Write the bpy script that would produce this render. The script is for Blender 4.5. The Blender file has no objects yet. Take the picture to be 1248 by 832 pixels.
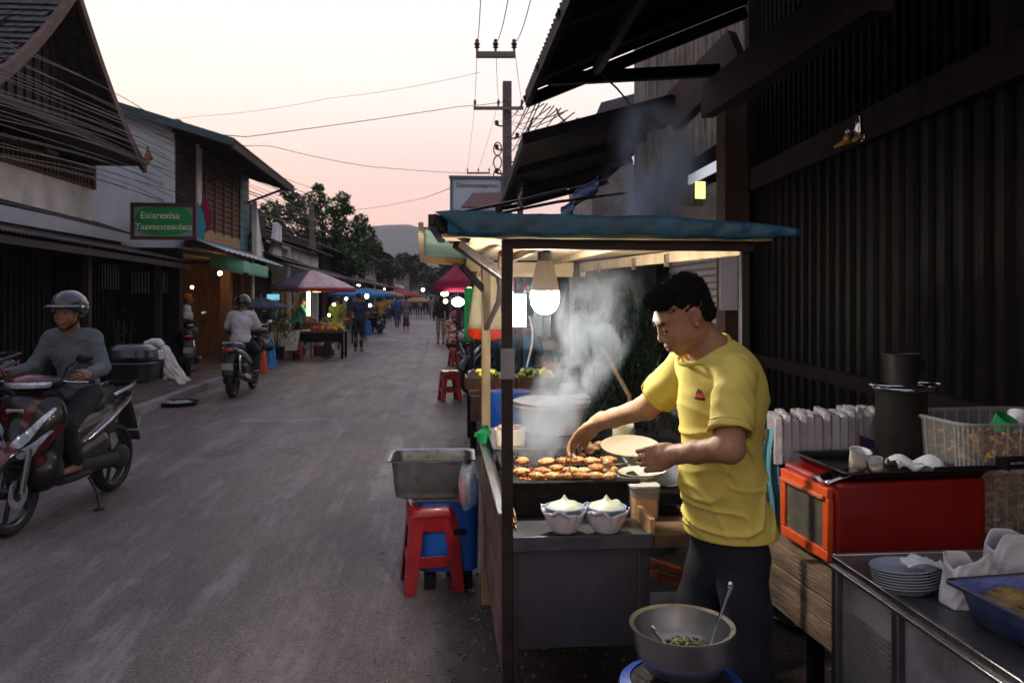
import bpy, bmesh, math, random
import numpy as np
from mathutils import Vector, Matrix, Euler
random.seed(7); rng=np.random.default_rng(7)
R=math.radians; PI=math.pi
scene=bpy.context.scene; COL=scene.collection
F=970.0; TH=math.atan(86/970); CT,ST=math.cos(TH),math.sin(TH); EYE=1.58
# ---------------------------------------------------------------- survey helpers (street axes: X across, Y along, Z up)
def P(px,py,d):
    r=(px-624)/F*d
    return Vector((r*CT+d*ST, d*CT-r*ST, EYE-(py-362)/F*d))
def G(px,py,z=0.0): return P(px,py,(EYE-z)*F/(py-362))
def PY(px,py,Y):
    k=(px-624)/F; d=Y/(CT-k*ST); return P(px,py,d)
def PXX(px,py,X):
    k=(px-624)/F; d=X/(k*CT+ST); return P(px,py,d)
# ---------------------------------------------------------------- materials
MATS={}
def mat(name,col,rough=.6,metal=0.,var=.18,scale=6.,bump=.15,bscale=None,emit=None,es=0.,trans=0.,alpha=1.,spec=.5,col2=None,coat=0.,detail=6.,stretch=None,sss=0.,dirt=0.,ior=1.45,thr=(.35,.65)):
    if name in MATS: return MATS[name]
    m=bpy.data.materials.new(name); m.use_nodes=True; nt=m.node_tree; N=nt.nodes; L=nt.links
    b=N['Principled BSDF']
    tc=N.new('ShaderNodeTexCoord'); src=tc.outputs['Object']
    mp=N.new('ShaderNodeMapping'); L.new(src,mp.inputs[0])
    if stretch: mp.inputs['Scale'].default_value=stretch
    nz=N.new('ShaderNodeTexNoise'); nz.inputs['Scale'].default_value=scale; nz.inputs['Detail'].default_value=detail; nz.inputs['Roughness'].default_value=.62
    L.new(mp.outputs[0],nz.inputs['Vector'])
    cr=N.new('ShaderNodeValToRGB'); e=cr.color_ramp.elements
    c=Vector(col[:3])
    c1=c*(1-var); c2=Vector(col2[:3]) if col2 else c*(1+var)
    e[0].position=thr[0]; e[0].color=(*c1,1); e[1].position=thr[1]; e[1].color=(*[min(1,x) for x in c2],1)
    L.new(nz.outputs[0],cr.inputs[0]); out=cr.outputs[0]
    if dirt>0:
        n2=N.new('ShaderNodeTexNoise'); n2.inputs['Scale'].default_value=scale*.35; n2.inputs['Detail'].default_value=8; n2.inputs['Roughness'].default_value=.7
        L.new(tc.outputs['Object'],n2.inputs['Vector'])
        r2=N.new('ShaderNodeValToRGB'); r2.color_ramp.elements[0].position=.45; r2.color_ramp.elements[1].position=.68
        r2.color_ramp.elements[1].color=(dirt,dirt,dirt,1); L.new(n2.outputs[0],r2.inputs[0])
        mx=N.new('ShaderNodeMix'); mx.data_type='RGBA'; L.new(r2.outputs[0],mx.inputs[0]); L.new(out,mx.inputs[6]); dc=min(1,(max(col[:3])*.45)/.03); mx.inputs[7].default_value=(.030*dc,.024*dc,.020*dc,1); out=mx.outputs[2]
    L.new(out,b.inputs['Base Color'])
    mr=N.new('ShaderNodeMapRange'); L.new(nz.outputs[0],mr.inputs[0]); mr.inputs[3].default_value=max(.02,rough-.1); mr.inputs[4].default_value=min(1,rough+.12)
    L.new(mr.outputs[0],b.inputs['Roughness'])
    b.inputs['Metallic'].default_value=metal; b.inputs['Specular IOR Level'].default_value=spec; b.inputs['IOR'].default_value=ior
    if bump>0:
        bn=N.new('ShaderNodeTexNoise'); bn.inputs['Scale'].default_value=bscale or scale*6; bn.inputs['Detail'].default_value=5
        L.new(mp.outputs[0],bn.inputs['Vector'])
        bp=N.new('ShaderNodeBump'); bp.inputs['Strength'].default_value=bump; bp.inputs['Distance'].default_value=.02
        L.new(bn.outputs[0],bp.inputs['Height']); L.new(bp.outputs[0],b.inputs['Normal'])
    if emit is not None:
        b.inputs['Emission Color'].default_value=(*emit,1); b.inputs['Emission Strength'].default_value=es
    if trans: b.inputs['Transmission Weight'].default_value=trans
    if alpha<1: b.inputs['Alpha'].default_value=alpha
    if coat: b.inputs['Coat Weight'].default_value=coat; b.inputs['Coat Roughness'].default_value=.12
    if sss: b.inputs['Subsurface Weight'].default_value=sss; b.inputs['Subsurface Radius'].default_value=(.02,.008,.004); b.inputs['Subsurface Scale'].default_value=.6
    MATS[name]=m; return m
def translucent(name,col,f=.5,rough=.7,var=.12,scale=5,bump=.2):
    m=mat(name,col,rough,var=var,scale=scale,bump=bump); nt=m.node_tree; N=nt.nodes; L=nt.links
    b=N['Principled BSDF']; o=[n for n in N if n.type=='OUTPUT_MATERIAL'][0]
    t=N.new('ShaderNodeBsdfTranslucent'); ms=N.new('ShaderNodeMixShader'); ms.inputs[0].default_value=f
    s=[l.from_socket for l in L if l.to_socket==b.inputs['Base Color']][0]; L.new(s,t.inputs[0])
    L.new(b.outputs[0],ms.inputs[1]); L.new(t.outputs[0],ms.inputs[2]); L.new(ms.outputs[0],o.inputs[0]); return m
# ---------------------------------------------------------------- objects
def thing(name,label,cat,loc=(0,0,0),rz=0,group=None,rot=None):
    o=bpy.data.objects.new(name,None); COL.objects.link(o); o.location=loc
    o.rotation_euler=rot if rot else (0,0,rz); o.empty_display_size=.1
    o['label']=label; o['category']=cat
    if group: o['group']=group
    return o
def tag(o,label=None,cat=None,group=None,kind=None):
    if label: o['label']=label
    if cat: o['category']=cat
    if group: o['group']=group
    if kind: o['kind']=kind
    return o
def wmat(o):
    M=Matrix.LocRotScale(o.location,o.rotation_euler,o.scale)
    return wmat(o.parent)@M if o.parent else M
def mkobj(name,V,Fc,m,parent=None,world=False,smooth=True,angle=35,bevel=0.,subd=0,mats=None,fm=None,solid=0.):
    me=bpy.data.meshes.new(name)
    if world and parent is not None:
        Mi=wmat(parent).inverted(); V=[Mi@Vector(v) for v in V]
    me.from_pydata([tuple(v) for v in V],[],Fc); me.update()
    for mm in (mats or [m]): me.materials.append(mm)
    if fm is not None: me.polygons.foreach_set('material_index',fm)
    if smooth:
        me.polygons.foreach_set('use_smooth',[True]*len(me.polygons)); me.set_sharp_from_angle(angle=R(angle))
    o=bpy.data.objects.new(name,me); COL.objects.link(o)
    if parent is not None: o.parent=parent
    if solid:
        s=o.modifiers.new('s','SOLIDIFY'); s.thickness=solid; s.offset=0
    if bevel:
        b=o.modifiers.new('b','BEVEL'); b.width=bevel; b.segments=2; b.limit_method='ANGLE'; b.angle_limit=R(40); b.harden_normals=False
    if subd:
        s=o.modifiers.new('u','SUBSURF'); s.levels=subd; s.render_levels=subd
    return o
class MB:
    def __init__(s): s.V=[]; s.F=[]; s.M=[]; s.mi=0; s.T=Matrix()
    def add(s,vs,fs):
        n=len(s.V); s.V+= [s.T@Vector(v) for v in vs]; s.F+=[tuple(i+n for i in f) for f in fs]; s.M+=[s.mi]*len(fs); return s
    def box(s,c,d,rz=0,rot=None,taper=1.):
        Rm=(Euler(rot) if rot else Euler((0,0,rz))).to_matrix(); c=Vector(c); vs=[]
        for z in(-1,1):
            t=taper if z>0 else 1
            for x,y in((-1,-1),(1,-1),(1,1),(-1,1)): vs.append(c+Rm@Vector((x*d[0]/2*t,y*d[1]/2*t,z*d[2]/2)))
        return s.add(vs,[(3,2,1,0),(4,5,6,7),(0,1,5,4),(1,2,6,5),(2,3,7,6),(3,0,4,7)])
    def bar(s,a,b,w,h,up=(0,0,1)):
        a=Vector(a);b=Vector(b);t=(b-a).normalized();u=Vector(up)
        if abs(t.dot(u))>.98:u=Vector((0,1,0))
        x=t.cross(u).normalized();y=x.cross(t)
        vs=[p+x*(i*w/2)+y*(j*h/2) for p in(a,b) for i,j in((-1,-1),(1,-1),(1,1),(-1,1))]
        return s.add(vs,[(0,1,2,3),(7,6,5,4),(0,4,5,1),(1,5,6,2),(2,6,7,3),(3,7,4,0)])
    def tube(s,pts,r,n=8,cap=True):
        pts=[Vector(p) for p in pts]; rs=r if isinstance(r,(list,tuple)) else [r]*len(pts)
        vs=[];fs=[]; prev=None
        for i,p in enumerate(pts):
            t=(pts[min(i+1,len(pts)-1)]-pts[max(i-1,0)]).normalized()
            if prev is None:
                u=Vector((0,0,1)) if abs(t.z)<.9 else Vector((1,0,0)); x=t.cross(u).normalized()
            else: x=(prev-t*prev.dot(t)).normalized()
            prev=x; y=t.cross(x)
            vs+=[p+(x*math.cos(2*PI*k/n)+y*math.sin(2*PI*k/n))*rs[i] for k in range(n)]
        for i in range(len(pts)-1):
            fs+=[(i*n+k,i*n+(k+1)%n,(i+1)*n+(k+1)%n,(i+1)*n+k) for k in range(n)]
        if cap: fs+=[tuple(range(n-1,-1,-1)),tuple((len(pts)-1)*n+k for k in range(n))]
        return s.add(vs,fs)
    def lathe(s,prof,c=(0,0,0),n=24,rot=None,sx=1,sy=1,capb=False,capt=False,wob=0,wn=0,ph=0):
        c=Vector(c);Rm=Euler(rot).to_matrix() if rot else Matrix.Identity(3);vs=[];fs=[]
        for r,z in prof:
            for k in range(n):
                a=2*PI*k/n; q=r*(1+wob*math.sin(wn*a+ph)); vs.append(c+Rm@Vector((q*math.cos(a)*sx,q*math.sin(a)*sy,z)))
        for i in range(len(prof)-1): fs+=[(i*n+k,i*n+(k+1)%n,(i+1)*n+(k+1)%n,(i+1)*n+k) for k in range(n)]
        if capb: fs.append(tuple(range(n-1,-1,-1)))
        if capt: fs.append(tuple((len(prof)-1)*n+k for k in range(n)))
        return s.add(vs,fs)
    def ell(s,c,r,n=16,m=10,rot=None):
        pr=[(math.sin(PI*i/m),-math.cos(PI*i/m)) for i in range(m+1)]
        Rm=Euler(rot).to_matrix() if rot else Matrix.Identity(3);vs=[];fs=[];c=Vector(c)
        for q,z in pr:
            for k in range(n):
                a=2*PI*k/n; vs.append(c+Rm@Vector((q*math.cos(a)*r[0],q*math.sin(a)*r[1],z*r[2])))
        for i in range(m): fs+=[(i*n+k,i*n+(k+1)%n,(i+1)*n+(k+1)%n,(i+1)*n+k) for k in range(n)]
        return s.add(vs,fs)
    def prism(s,poly,t,M=None):
        """poly in local XZ plane extruded along Y by t (centred); M places it"""
        M=M or Matrix(); n=len(poly); vs=[M@Vector((x,y,z)) for y in(-t/2,t/2) for x,z in poly]
        return s.add(vs,[tuple(range(n)),tuple(range(2*n-1,n-1,-1))]+[(i,i+n,(i+1)%n+n,(i+1)%n) for i in range(n)])
    def loft(s,rings,cap=True):
        n=len(rings[0]);vs=[v for r in rings for v in r];fs=[]
        for i in range(len(rings)-1): fs+=[(i*n+k,i*n+(k+1)%n,(i+1)*n+(k+1)%n,(i+1)*n+k) for k in range(n)]
        if cap: fs+=[tuple(range(n-1,-1,-1)),tuple((len(rings)-1)*n+k for k in range(n))]
        return s.add(vs,fs)
    def sheet(s,f,nu,nv):
        vs=[f(i/nu,j/nv) for j in range(nv+1) for i in range(nu+1)]
        return s.add(vs,[(j*(nu+1)+i,j*(nu+1)+i+1,(j+1)*(nu+1)+i+1,(j+1)*(nu+1)+i) for j in range(nv) for i in range(nu)])
    def rbox(s,c,d,r,n=4,rz=0,z0=None,taper=1.):
        """box with rounded vertical edges"""
        c=Vector(c);Rm=Euler((0,0,rz)).to_matrix();rings=[]
        for zz,t in((-1,1.),(1,taper)):
            ring=[]
            for q,(sx,sy) in enumerate(((1,1),(-1,1),(-1,-1),(1,-1))):
                for k in range(n+1):
                    a=PI/2*(q+k/n); ring.append(c+Rm@Vector(((sx*(d[0]/2-r)+r*math.cos(a))*t,(sy*(d[1]/2-r)+r*math.sin(a))*t,zz*d[2]/2)))
            rings.append(ring)
        return s.loft(rings)
    def build(s,name,m,parent=None,**k):
        ms=k.pop('mats',None)
        return mkobj(name,s.V,s.F,m,parent,mats=ms,fm=s.M if ms else None,**k)
def copy_tree(o,parent=None):
    c=o.copy(); COL.objects.link(c); c.parent=parent
    for ch in list(o.children): copy_tree(ch,c)
    return c
def text(name,body,size,m,parent,M,ext=.003,align='CENTER',bold=0):
    cu=bpy.data.curves.new(name,'FONT'); cu.body=body; cu.size=size; cu.extrude=ext; cu.align_x=align; cu.align_y='CENTER'; cu.offset=bold; cu.resolution_u=3
    t=bpy.data.objects.new('tmp',cu); COL.objects.link(t); dg=bpy.context.evaluated_depsgraph_get()
    me=bpy.data.meshes.new_from_object(t.evaluated_get(dg)); bpy.data.objects.remove(t)
    me.transform(M); me.materials.clear(); me.materials.append(m); me.name=name
    o=bpy.data.objects.new(name,me); COL.objects.link(o)
    if parent: o.parent=parent
    return o
# ---------------------------------------------------------------- implicit surfaces for bodies and cloth
def v3(a): return np.array(a[:],dtype=np.float64) if not isinstance(a,np.ndarray) else a
def smin(a,b,k):
    if k<=0: return np.minimum(a,b)
    h=np.clip(.5+.5*(b-a)/k,0,1); return b*(1-h)+a*h-k*h*(1-h)
def prim_d(p,X,Y,Z):
    if p[0]=='c':
        a,b=v3(p[1]),v3(p[2]);ra,rb=p[3],p[4]; ab=b-a; L2=max(ab@ab,1e-9)
        x,y,z=X-a[0],Y-a[1],Z-a[2]; t=np.clip((x*ab[0]+y*ab[1]+z*ab[2])/L2,0,1)
        return np.sqrt((x-t*ab[0])**2+(y-t*ab[1])**2+(z-t*ab[2])**2)-(ra+(rb-ra)*t)
    if p[0]=='e':
        c,r,M=v3(p[1]),v3(p[2]),p[3]
        x,y,z=X-c[0],Y-c[1],Z-c[2]
        if M is not None:
            M=np.array(M); x,y,z=(M[0,0]*x+M[1,0]*y+M[2,0]*z),(M[0,1]*x+M[1,1]*y+M[2,1]*z),(M[0,2]*x+M[1,2]*y+M[2,2]*z)
        k0=np.sqrt((x/r[0])**2+(y/r[1])**2+(z/r[2])**2); k1=np.sqrt((x/r[0]**2)**2+(y/r[1]**2)**2+(z/r[2]**2)**2)+1e-9
        return k0*(k0-1)/k1
    if p[0]=='p': # half space: keep dot(n,x-a)<0
        a,n=v3(p[1]),v3(p[2]); n=n/np.linalg.norm(n); return (X-a[0])*n[0]+(Y-a[1])*n[1]+(Z-a[2])*n[2]
def pbox(p):
    if p[0]=='c': a,b=v3(p[1]),v3(p[2]); return np.minimum(a-p[3],b-p[4]),np.maximum(a+p[3],b+p[4])
    c,r=v3(p[1]),max(p[2]); return c-r,c+r
def sdf_mesh(prims,h,disp=None,pad=.02):
    """prims: (op,k,prim) op '+','-','&'; returns V,F via surface nets"""
    lo=np.full(3,1e9);hi=-lo
    for op,k,p in prims:
        if op=='+': a,b=pbox(p); lo=np.minimum(lo,a);hi=np.maximum(hi,b)
    lo-=pad;hi+=pad; n=np.ceil((hi-lo)/h).astype(int)+1
    ax=[lo[i]+h*np.arange(n[i]) for i in range(3)]
    D=np.full(n,.15)
    for op,k,p in prims:
        if p[0]=='p': sl=(slice(None),)*3
        else:
            a,b=pbox(p); m=k+3*h+.01
            i0=np.clip(((a-m-lo)/h).astype(int),0,n);i1=np.clip(((b+m-lo)/h).astype(int)+2,0,n); sl=tuple(slice(i0[i],i1[i]) for i in range(3))
        X=ax[0][sl[0],None,None];Y=ax[1][None,sl[1],None];Z=ax[2][None,None,sl[2]]
        d=prim_d(p,X,Y,Z); S=D[sl]
        if op=='+': D[sl]=smin(S,d,k)
        elif op=='-': D[sl]=-smin(-S,d,k)
        else: D[sl]=-smin(-S,-d,k)
    if disp is not None:
        near=np.abs(D)<.04; ii=np.nonzero(near); D[ii]+=disp(ax[0][ii[0]],ax[1][ii[1]],ax[2][ii[2]])
    D[0]=D[-1]=.1;D[:,0]=D[:,-1]=.1;D[:,:,0]=D[:,:,-1]=.1
    ins=D<0; c=np.stack([ins[i:n[0]-1+i,j:n[1]-1+j,k:n[2]-1+k] for i in(0,1) for j in(0,1) for k in(0,1)])
    sm=c.sum(0); act=(sm>0)&(sm<8); ai=np.array(np.nonzero(act)).T; idx=np.full(act.shape,-1,np.int64); idx[act]=np.arange(len(ai))
    acc=np.zeros((len(ai),3));cnt=np.zeros(len(ai))
    for axx in range(3):
        o=[q for q in range(3) if q!=axx]
        for u in(0,1):
            for w in(0,1):
                off=np.zeros(3,int);off[o[0]]=u;off[o[1]]=w; e=np.zeros(3,int);e[axx]=1
                A=ai+off;B=A+e; da=D[A[:,0],A[:,1],A[:,2]];db=D[B[:,0],B[:,1],B[:,2]]; cr=(da<0)!=(db<0)
                t=np.where(cr,da/np.where(cr,da-db,1),0); pt=A+e*t[:,None]; acc[cr]+=pt[cr];cnt[cr]+=1
    V=lo+h*acc/np.maximum(cnt,1)[:,None]; Fs=[]
    for axx in range(3):
        o=[(axx+1)%3,(axx+2)%3]; s0=[slice(1,-1)]*3; s0[axx]=slice(0,-1); s1=list(s0); s1[axx]=slice(1,None)
        s0[axx]=slice(0,n[axx]-1); s1[axx]=slice(1,n[axx])
        a=ins[tuple(s0)];b=ins[tuple(s1)]; cr=np.array(np.nonzero(a!=b)).T
        if not len(cr): continue
        flip=a[cr[:,0],cr[:,1],cr[:,2]]; base=cr.copy()
        for q in o: base[:,q]+=1
        def cell(du,dw):
            g=base.copy(); g[:,o[0]]-=du; g[:,o[1]]-=dw; return idx[g[:,0],g[:,1],g[:,2]]
        q=np.stack([cell(1,1),cell(0,1),cell(0,0),cell(1,0)],1); q[~flip]=q[~flip][:,::-1]; Fs.append(q)
    Fc=np.concatenate(Fs) if Fs else np.zeros((0,4),int)
    return V,Fc
def join_vf(parts):
    Vs=[];Fs=[];n=0
    for V,Fc in parts: Vs.append(V);Fs.append(Fc+n);n+=len(V)
    return np.concatenate(Vs),np.concatenate(Fs)
def sdf_obj(name,parts,m,parent=None,world=False,smooth=2):
    V,Fc=join_vf(parts)
    if smooth:
        for _ in range(smooth):
            acc=np.zeros_like(V);cnt=np.zeros(len(V))
            for k in range(4):
                a,b=Fc[:,k],Fc[:,(k+1)%4]
                np.add.at(acc,a,V[b]);np.add.at(cnt,a,1);np.add.at(acc,b,V[a]);np.add.at(cnt,b,1)
            V=V*.5+.5*acc/np.maximum(cnt,1)[:,None]
    if world and parent is not None:
        Mi=np.array(wmat(parent).inverted()); V=V@Mi[:3,:3].T+Mi[:3,3]
    me=bpy.data.meshes.new(name); me.vertices.add(len(V)); me.vertices.foreach_set('co',V.ravel())
    me.loops.add(len(Fc)*4); me.loops.foreach_set('vertex_index',Fc.astype(np.int32).ravel())
    me.polygons.add(len(Fc)); me.polygons.foreach_set('loop_start',np.arange(len(Fc))*4); me.polygons.foreach_set('use_smooth',[True]*len(Fc))
    me.update(calc_edges=True); me.validate(); me.materials.append(m)
    o=bpy.data.objects.new(name,me); COL.objects.link(o)
    if parent is not None: o.parent=parent
    return o
def basis(fwd,up=(0,0,1)):
    f=Vector(fwd).normalized(); l=Vector(up).cross(f).normalized(); u=f.cross(l); return np.array([l[:],f[:],u[:]]).T  # columns: left, forward, up
# ================================================================ camera, sky, air
cam=bpy.data.cameras.new('camera'); co=bpy.data.objects.new('camera',cam); COL.objects.link(co); scene.camera=co
co.location=(0,0,EYE); co.rotation_euler=(R(90),0,-TH); cam.sensor_width=36; cam.lens=F/1248*36; cam.shift_y=-54/1248; cam.clip_end=5000; cam.clip_start=.05
cam.dof.use_dof=True; cam.dof.focus_distance=2.55; cam.dof.aperture_fstop=9
w=bpy.data.worlds.new('World'); scene.world=w; w.use_nodes=True; nt=w.node_tree; N=nt.nodes; L=nt.links; bg=N['Background']; wo=N['World Output']
sky=N.new('ShaderNodeTexSky'); sky.sky_type='NISHITA'; sky.sun_disc=False; sky.sun_elevation=R(3); sky.sun_rotation=R(-25); sky.air_density=1.6; sky.dust_density=3
L.new(sky.outputs[0],bg.inputs[0]); bg.inputs[1].default_value=.02
tc=N.new('ShaderNodeTexCoord'); sx=N.new('ShaderNodeSeparateXYZ'); L.new(tc.outputs['Generated'],sx.inputs[0])
cr=N.new('ShaderNodeValToRGB'); L.new(sx.outputs[2],cr.inputs[0]); E=cr.color_ramp.elements
E[0].position=0; E[0].color=(.76,.45,.42,1); E[1].position=1; E[1].color=(.30,.33,.50,1)
for p,c in((.06,(.86,.52,.45)),(.14,(.90,.63,.55)),(.24,(.88,.74,.69)),(.36,(.79,.71,.71)),(.6,(.47,.47,.58))):
    e=E.new(p); e.color=(*c,1)
# the glow is ahead, the sky behind is dimmer
mr=N.new('ShaderNodeMapRange'); L.new(sx.outputs[1],mr.inputs[0]); mr.inputs[1].default_value=-.7; mr.inputs[2].default_value=.6; mr.inputs[3].default_value=.48; mr.inputs[4].default_value=1.0
b2=N.new('ShaderNodeBackground'); L.new(cr.outputs[0],b2.inputs[0]); L.new(mr.outputs[0],b2.inputs[1]); ad=N.new('ShaderNodeAddShader'); L.new(bg.outputs[0],ad.inputs[0]); L.new(b2.outputs[0],ad.inputs[1]); L.new(ad.outputs[0],wo.inputs[0])
sl=bpy.data.lights.new('sun','SUN'); sl.energy=.25; sl.angle=R(12); sl.color=(1,.78,.62); so=bpy.data.objects.new('sun',sl); COL.objects.link(so)
so.rotation_euler=(R(90-3),0,R(180+25))
# ================================================================ common materials
M_wood=mat('dark timber',(.030,.020,.015),.75,var=.4,scale=5,stretch=(1,1,9),bump=.4)
M_woodh=mat('brown timber',(.115,.060,.036),.7,var=.35,scale=4,stretch=(6,6,1),bump=.3)
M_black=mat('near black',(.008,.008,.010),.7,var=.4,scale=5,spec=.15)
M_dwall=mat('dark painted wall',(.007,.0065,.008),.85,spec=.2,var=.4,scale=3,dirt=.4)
M_white=mat('whitewash',(.72,.71,.74),.85,var=.12,scale=2,dirt=.5,bump=.2)
M_bluewhite=mat('pale blue render',(.68,.77,.88),.85,var=.12,scale=1.2,dirt=.35,bump=.2,stretch=(1,1,.3))
M_tin=mat('weathered tin',(.075,.07,.075),.55,metal=.3,var=.45,scale=2.2,dirt=.5,bump=.25)
M_rusttin=mat('rusty tin',(.055,.045,.042),.7,metal=.2,var=.5,scale=2,dirt=.7,bump=.3)
M_tile=mat('roof tiles',(.038,.037,.046),.75,var=.5,scale=7,bump=.5,col2=(.075,.07,.082))
M_steel=mat('brushed steel',(.42,.41,.40),.3,metal=.95,var=.2,scale=8,stretch=(1,20,1),bump=.06)
M_dsteel=mat('dull sheet steel',(.14,.14,.155),.42,metal=.7,var=.3,scale=3,dirt=.45,bump=.12)
M_iron=mat('black iron',(.014,.013,.013),.5,metal=.3,var=.4,scale=10,bump=.06)
M_rubber=mat('rubber',(.014,.014,.015),.75,var=.3,scale=20)
M_chrome=mat('chrome',(.6,.6,.62),.15,metal=1,var=.1,bump=0)
M_wire=mat('cable',(.02,.018,.02),.6,bump=0)
M_teal=mat('teal paint',(.03,.16,.19),.6,var=.2,dirt=.25)
M_concrete=mat('concrete',(.26,.25,.25),.85,var=.25,scale=4,dirt=.4,bump=.4)
M_leaf=mat('leaf green',(.05,.14,.025),.6,var=.55,scale=1.4,bump=0,col2=(.10,.22,.04),thr=(.3,.7))
M_leafd=mat('deep leaf',(.02,.045,.018),.6,var=.5,scale=1.2,bump=0,col2=(.045,.08,.03))
M_bark=mat('bark',(.07,.05,.04),.9,var=.4,scale=8,stretch=(1,1,.3),bump=.8)
# ================================================================ ground and road
def tagS(o,k='structure'): o['kind']=k; return o
g=mat('packed earth',(.05,.034,.028),.9,var=.5,scale=3,bump=1.,bscale=60,dirt=.5,col2=(.085,.06,.05))
# one sheet to the horizon, finer near the viewer
mb=MB(); ys=[-60,-20,-5,0,3,6,10,20,60,200,700,1850]; xs=[-1450,-200,-60,-15,-6,-3,0,3,8,40,200,1450]
vs=[(x,y,0) for y in ys for x in xs]; n=len(xs); mb.add(vs,[(j*n+i,j*n+i+1,(j+1)*n+i+1,(j+1)*n+i) for j in range(len(ys)-1) for i in range(n-1)])
tagS(mb.build('ground',g,smooth=False))
# asphalt material: worn, streaked along the street, pale scuffs
def asphalt():
    m=bpy.data.materials.new('asphalt'); m.use_nodes=True; nt=m.node_tree; N=nt.nodes; L=nt.links; b=N['Principled BSDF']; tc=N.new('ShaderNodeTexCoord')
    def noise(sc,det,st,ro=.6):
        mp=N.new('ShaderNodeMapping'); mp.inputs['Scale'].default_value=st; L.new(tc.outputs['Object'],mp.inputs[0]); z=N.new('ShaderNodeTexNoise'); z.inputs['Scale'].default_value=sc; z.inputs['Detail'].default_value=det; z.inputs['Roughness'].default_value=ro; L.new(mp.outputs[0],z.inputs['Vector']); return z.outputs[0]
    def ramp(s,stops):
        r=N.new('ShaderNodeValToRGB'); L.new(s,r.inputs[0]); e=r.color_ramp.elements; e[0].position=stops[0][0]; e[0].color=(*[stops[0][1]]*3,1) if not isinstance(stops[0][1],tuple) else (*stops[0][1],1); e[1].position=stops[-1][0]; e[1].color=(*[stops[-1][1]]*3,1) if not isinstance(stops[-1][1],tuple) else (*stops[-1][1],1)
        for p,c in stops[1:-1]:
            q=e.new(p); q.color=(*([c]*3 if not isinstance(c,tuple) else c),1)
        return r.outputs[0]
    def mix(f,a,c,mode='MIX'):
        x=N.new('ShaderNodeMix'); x.data_type='RGBA'; x.blend_type=mode
        if isinstance(f,float): x.inputs[0].default_value=f
        else: L.new(f,x.inputs[0])
        for s,i in((a,6),(c,7)):
            if isinstance(s,tuple): x.inputs[i].default_value=(*s,1)
            else: L.new(s,x.inputs[i])
        return x.outputs[2]
    base=ramp(noise(.55,12,(1.3,.6,1),.72),[(.3,(.052,.042,.042)),(.5,(.096,.079,.077)),(.7,(.175,.146,.143))])
    gran=ramp(noise(75,5,(1,1,1),.8),[(.36,.35),(.64,2.1)])
    c=mix(1.0,base,gran,'MULTIPLY')
    streak=ramp(noise(1.6,10,(2.2,.30,1),.8),[(.48,0.),(.60,.75)])      # worn, dusty lanes along the street
    brk=ramp(noise(3.2,8,(1,.45,1),.75),[(.38,0.),(.55,1.)])
    fm=N.new('ShaderNodeMath'); fm.operation='MULTIPLY'; L.new(streak,fm.inputs[0]); L.new(brk,fm.inputs[1])
    c=mix(fm.outputs[0],c,(.27,.225,.23))
    pat=ramp(noise(.8,6,(.9,.55,1),.8),[(.57,0.),(.63,.6)]); c=mix(pat,c,(.036,.033,.038))
    # dirt from the verge, fading out over the edge of the road
    sx=N.new('ShaderNodeSeparateXYZ'); L.new(tc.outputs['Object'],sx.inputs[0]); ab=N.new('ShaderNodeMath'); ab.operation='ADD'; L.new(sx.outputs[0],ab.inputs[0])
    nn=N.new('ShaderNodeMath'); nn.operation='MULTIPLY'; L.new(noise(2.5,7,(1,.6,1),.7),nn.inputs[0]); nn.inputs[1].default_value=1.1; L.new(nn.outputs[0],ab.inputs[1])
    ed=ramp(ab.outputs[0],[(.38,0.),(.75,.95)]); c=mix(ed,c,(.05,.036,.03))
    # cracks
    vo=N.new('ShaderNodeTexVoronoi'); vo.feature='DISTANCE_TO_EDGE'; vo.inputs['Scale'].default_value=.8; wv=N.new('ShaderNodeVectorMath'); L.new(tc.outputs['Object'],wv.inputs[0]); n3=N.new('ShaderNodeTexNoise'); n3.inputs['Scale'].default_value=3; L.new(tc.outputs['Object'],n3.inputs['Vector']); L.new(n3.outputs[1],wv.inputs[1]); L.new(wv.outputs[0],vo.inputs['Vector'])
    ck=ramp(vo.outputs[0],[(.0,.3),(.010,0.)]); c=mix(ck,c,(.022,.02,.022))
    L.new(c,b.inputs['Base Color'])
    rr=N.new('ShaderNodeMapRange'); L.new(noise(2,8,(1.5,.4,1)),rr.inputs[0]); rr.inputs[3].default_value=.36; rr.inputs[4].default_value=.72; L.new(rr.outputs[0],b.inputs['Roughness'])
    bp=N.new('ShaderNodeBump'); bp.inputs['Strength'].default_value=.75; bp.inputs['Distance'].default_value=.012; L.new(noise(70,6,(1,1,1),.7),bp.inputs['Height']); L.new(bp.outputs[0],b.inputs['Normal']); return m
M_asph=asphalt()
mb=MB(); mb.add([(-4.0,-6,.004),(.32,-6,.004),(.32,9,.004),(.9,30,.004),(.9,170,.004),(-4.0,170,.004)],[(0,1,2,3,4,5)]); tagS(mb.build('road',M_asph,smooth=False))
M_line=mat('worn road paint',(.50,.47,.46),.75,var=.2,scale=5,dirt=.5,bump=.3)
def worn(m):
    nt=m.node_tree;N=nt.nodes;L=nt.links;b=N['Principled BSDF'];tc=N.new('ShaderNodeTexCoord');z=N.new('ShaderNodeTexNoise');z.inputs['Scale'].default_value=14;z.inputs['Detail'].default_value=9;z.inputs['Roughness'].default_value=.75;L.new(tc.outputs['Object'],z.inputs['Vector'])
    r=N.new('ShaderNodeValToRGB');r.color_ramp.elements[0].position=.36;r.color_ramp.elements[1].position=.54;r.color_ramp.elements[0].color=(.10,.10,.10,1);r.color_ramp.elements[1].color=(.5,.5,.5,1);L.new(z.outputs[0],r.inputs[0]);L.new(r.outputs[0],b.inputs['Alpha'])
worn(M_line)
mb=MB(); mb.sheet(lambda u,v:(-.56+.15*u+.012*math.sin(v*9),6.2+v*24,.008),1,12)
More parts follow.
